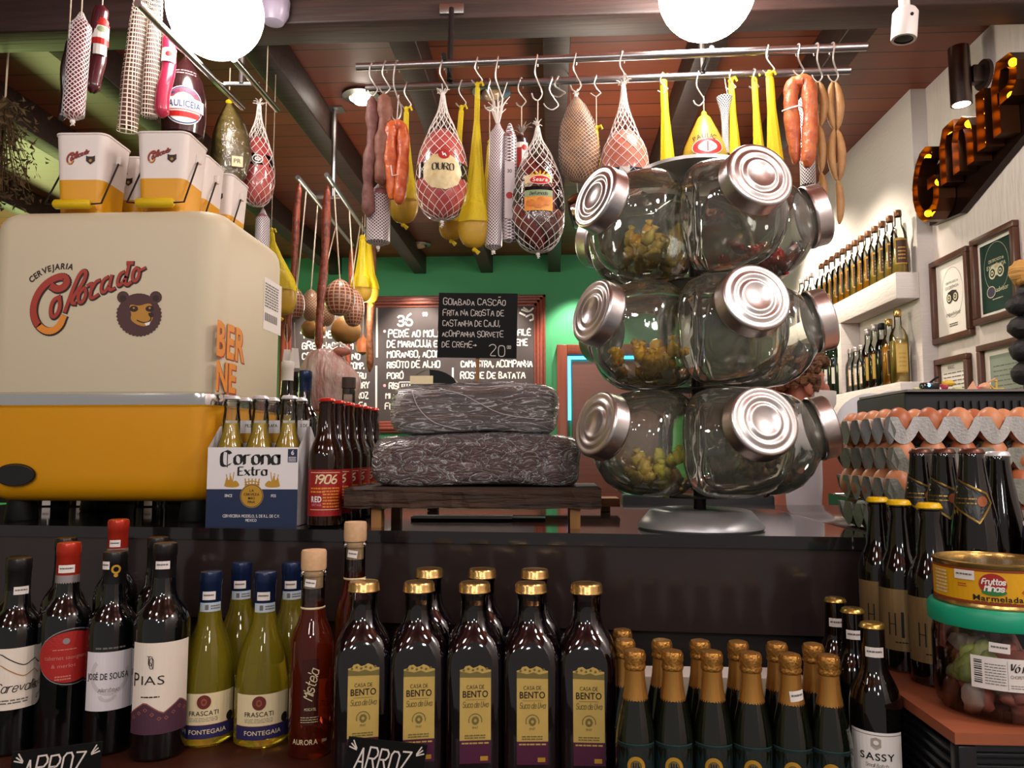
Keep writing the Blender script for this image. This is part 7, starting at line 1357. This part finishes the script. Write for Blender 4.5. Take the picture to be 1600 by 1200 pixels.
g.para(-.012, .008, .043, .067, 8, GREYINK, yy, .3).rect(.0095, .0098, .04, .071, GREYINK, yy).pen('Vó Nana Q', .0115, .0595, .0085, INK, yy, .0011, (.0016, .0009), 'l', .75, .25, maxw=.038).text('CHOPETAS', .012, .0525, .0035, GREYINK, yy, 'l', maxw=.017).para(.012, .03, .041, .046, 2, GREYINK, yy, .3).line(smooth([(.031, .055), (.033, .049), (.036, .054), (.038, .05), (.04, .055)]), .0025, INK, yy).disc(.041, .047, .004, .005, INK, yy, 10)
part('label', g.wrap(JR * 1.004), t, 'white printed label'); part('price_tag', ptag(.003, .084, JR, .02, .0105, -.05), t)
MEAT = mat('cured_chunks', '#a8483c', .45, noise=(26, '#d08a78', .5), coat=.3); PEP = mat('pale_green_pepper', '#8da03a', .4, noise=(30, '#b5b77a', .4)); FATM = mat('white_fat', '#dcc8bc', .5); rr = random.Random(4)
ms_ = [mesh('meat_piece', G().ball((0, 0, 0), .0135, m_, 10, (1.35, .9, .75), .4)) for m_ in (MEAT, MEAT, FATM, PEP)]
for i in range(70):
    a = rr.random() * 2 * PI; q = .05 * rr.random() ** .5; z = .012 + .06 * (i / 70); front_left = math.cos(a - 3.7) > .72 and i > 12
    k_ = 3 if front_left else (2 if rr.random() < .16 else rr.choice((0, 1))); o = bpy.data.objects.new('pepper_piece' if k_ == 3 else 'meat_piece', ms_[k_]); COL.objects.link(o); o.location = (jx + q * math.cos(a), jy + q * math.sin(a), ST + z); o.rotation_euler = (rr.random() * 6, rr.random() * 6, rr.random() * 6)
    o['label'] = 'pale green pepper piece inside the green lidded jar' if k_ == 3 else ('white fatty piece inside the green lidded jar' if k_ == 2 else 'reddish cured meat piece inside the green lidded jar'); o['category'] = 'food piece'; o['group'] = 'pieces in the green lidded jar'
tz = ST + .1228; t = thing('marmalade_tin', 'yellow round tin with red badge on top of the green lidded jar', 'tin', (jx, jy, tz), face(jx, jy)); TR = .0625; TY_ = mat('tin_yellow', '#dda312', .4); TING = mat('tin_gold', '#b89a5a', .25, .9)
part('can', G().lathe([(0, .002), (TR * .97, 0), (TR * 1.01, .001), (TR * 1.01, .003), (TR * .99, .005), (TR * .985, .046), (TR * 1.01, .048), (TR * 1.01, .0505), (TR * .985, .0512), (TR * .97, .0495), (TR * .96, .047), (0, .0475)], TING, 52), t)
g = G(); g.rect(-.19, .19, .0055, .0445, TY_, 0, 64).rect(-.19, .19, .0055, .0088, mat('tin_red', '#8a3a1a', .4), -.0003, 64).rect(-.19, .19, .042, .0445, mat('tin_red'), -.0003, 64); yy = -.0007; g.disc(.0, .029, .0135, .0118, REDP, yy, 24).disc(.001, .0205, .012, .004, mat('badge_green', '#2f7a3c', .5), yy - .0003, 18, 0, 2); g.pen('Fruttos', .0005, .029, .006, WHITE, yy - .0006, .0012, None, 'c', .8, .2, maxw=.022).pen('Minas', .001, .0215, .0065, WHITE, yy - .0006, .0013, None, 'c', .8, .2, maxw=.021)
g.text('Marmelada', .0045, .0105, .0062, INK, yy, 'c', .02, 0, 1.2, maxw=.05).para(-.018, .022, .0088, .0098, 1, INK, yy).text('420g', .0335, .0195, .0045, REDP, yy, 'c', 0, .1).para(-.036, -.026, .023, .028, 2, REDP, yy, .4).rect(.044, .06, .0085, .0255, PAPER, yy).para(.046, .06, .0105, .018, 1, INK, yy, .9).para(-.072, -.05, .012, .04, 7, CREAMP, yy, .5); part('wrapper', g.wrap(TR * .991), t, 'yellow printed wrapper'); part('price_tag', ptag(-.0285, .037, TR * .997, .022, .0105), t)
# ================================================================== person behind the counter
SKIN = mat('skin', '#b5705a', .5, sss=.08); SHIRT = mat('white_shirt', '#ddd8dc', .8, bump=((20, 20, 12), .4, .01)); HAIR = mat('curly_hair', '#3a2218', .7, noise=(30, '#7a5230', .5), bump=(60, .9, .012)); PANTS = mat('dark_apron', '#141821', .8)
hp = at(1252, 603, 2.5); px_, py_ = hp.x - .115, 2.5
pt = thing('person', 'person with curly brown hair in a white shirt, turned away behind the jar tower', 'person', (px_, py_, 0), 0)
def skin(name, J, E, m, parent, lv=2, root=0):
    me = bpy.data.meshes.new(name); me.from_pydata([j[:3] for j in J], E, []); o = bpy.data.objects.new(name, me); COL.objects.link(o); me.materials.append(m)
    sk = o.modifiers.new('skin', 'SKIN'); sk.use_smooth_shade = True
    if not me.skin_vertices: 
        bpy.context.view_layer.objects.active = o; o.select_set(True); bpy.ops.mesh.customdata_skin_add(); o.select_set(False)
    for i, j in enumerate(J): me.skin_vertices[0].data[i].radius = (j[3], j[4] if len(j) > 4 else j[3]); me.skin_vertices[0].data[i].use_root = (i == root)
    sb = o.modifiers.new('sub', 'SUBSURF'); sb.levels = lv; sb.render_levels = lv; o.parent = parent; return o
hz = hp.z
J = [(0, 0, .95, .16, .12), (0, 0, 1.12, .145, .11), (.0, 0, 1.28, .165, .12), (.015, 0, 1.42, .17, .115), (.05, 0, 1.515, .075, .07), (.09, 0, 1.575, .055, .055), (.115, 0, hz, .074, .084), (.13, 0, hz + .075, .066, .074), (-.07, -.19, 1.43, .062), (-.06, -.25, 1.18, .048), (-.02, -.25, .98, .038), (.02, -.24, .9, .03), (.07, .19, 1.43, .062), (.07, .26, 1.18, .048), (.09, .25, .98, .038), (.11, .24, .9, .03),
     (0, -.09, .86, .1), (0, -.095, .5, .07), (-.03, -.1, .1, .05), (.13, -.1, .045, .045), (0, .09, .86, .1), (0, .095, .5, .07), (-.03, .1, .1, .05), (.13, .1, .045, .045)]
KZ = 1.095
J = [j if i in (6, 7) else (j[0], j[1], (hz - .115 if i == 5 else j[2] * KZ)) + tuple(j[3:]) for i, j in enumerate(J)]
E = [(0, 1), (1, 2), (2, 3), (3, 4), (4, 5), (5, 6), (6, 7), (3, 8), (8, 9), (9, 10), (10, 11), (3, 12), (12, 13), (13, 14), (14, 15), (0, 16), (16, 17), (17, 18), (18, 19), (0, 20), (20, 21), (21, 22), (22, 23)]
skin('body', J, E, SKIN, pt)
S = [(a, b, c, d + .018, (e + .02)) for a, b, c, d, e in ((j + (j[3],))[:5] if len(j) == 4 else j for j in J)]
skin('shirt', [S[0], S[1], S[2], S[3], (.045, 0, 1.485 * KZ, .1, .1), tuple(S[8][:3]) + (.098, .098), (-.064, -.235, 1.26 * KZ, .078, .078), tuple(S[12][:3]) + (.098, .098), (.07, .245, 1.26 * KZ, .078, .078)], [(0, 1), (1, 2), (2, 3), (3, 4), (3, 5), (5, 6), (3, 7), (7, 8)], SHIRT, pt)
skin('apron', [(0, 0, .98, .2, .16), (0, 0, 1.12, .18, .148), (0, 0, 1.25, .172, .146)], [(0, 1), (1, 2)], PANTS, pt); skin('trousers', [(0, 0, .92, .17, .14), (0, -.09, .84, .115, .115), (0, -.095, .5, .085, .085), (-.02, -.1, .1, .066, .066), (0, .09, .84, .115, .115), (0, .095, .5, .085, .085), (-.02, .1, .1, .066, .066)], [(0, 1), (1, 2), (2, 3), (0, 4), (4, 5), (5, 6)], PANTS, pt)
g = G()
for i in range(420):
    a = rnd.random() * 2 * PI; e = rnd.random() * 1.5 - .35
    if math.cos(a) > .35 and e < .5: continue
    g.ball((.115 + .088 * math.cos(a) * math.cos(e), .096 * math.sin(a) * math.cos(e), hz + .02 + .105 * math.sin(e)), .0135, HAIR, 7, (1, 1, 1), .6)
part('hair', g, pt, 'short curly brown hair')
for s in (-1, 1): part('ear', G().ball((.115, s * .083, hz - .005), .03, SKIN, 10, (.6, .35, 1)), pt)
g = G()
for s in (-1, 1): g.ball((.176, s * .032, hz + .018), .0105, WHITE, 10).ball((.184, s * .032, hz + .018), .005, BRC, 8)
part('eyes', g, pt); part('nose', G().ball((.19, 0, hz - .012), .016, SKIN, 10, (.9, .7, 1.3)), pt); part('mouth', G().ball((.196, 0, hz - .048), .02, mat('lips', '#94463e', .5), 10, (.4, 1.1, .35)), pt)
part('face_mask', G().lathe([(.074, -.095), (.092, -.06), (.094, -.02)], PAPER, 24).tf(lambda x, y, z: (.115 + max(x, .01) * 1.12, y * .95, hz + z)), pt, 'white face covering')
for s in (-1, 1):
    hx, hy = ((.025, -.24), (.115, .24))[s > 0]; g = G().ball((hx + .005, hy, .94), .04, SKIN, 12, (.85, .42, 1.1))
    for i in range(4): L_ = (.062, .072, .068, .055)[i]; o_ = -.03 + .02 * i; g.tube([(hx + o_, hy, .91), (hx + o_ * 1.1 + .004, hy, .91 - L_ * .6), (hx + o_ * 1.1 + .016, hy - s * .006, .91 - L_)], [.009, .0085, .006], SKIN, 8)
    g.tube([(hx + .028, hy - s * .008, .957), (hx + .05, hy - s * .02, .93), (hx + .052, hy - s * .024, .9)], [.011, .01, .007], SKIN, 8); part('hand', g, pt)
# dark panel added for an unclear black shape behind the tower foot
a = at(972, 790, 2.1); b2 = at(1212, 790, 2.1); solo('dark_filler', G().box((a.x, 2.1, 0), (b2.x, 2.14, at(1100, 772, 2.1).z), mat('dark_navy_panel', '#12151d', .6), .01), 'dark low cabinet standing in for a black shape behind the tower foot', 'filler')
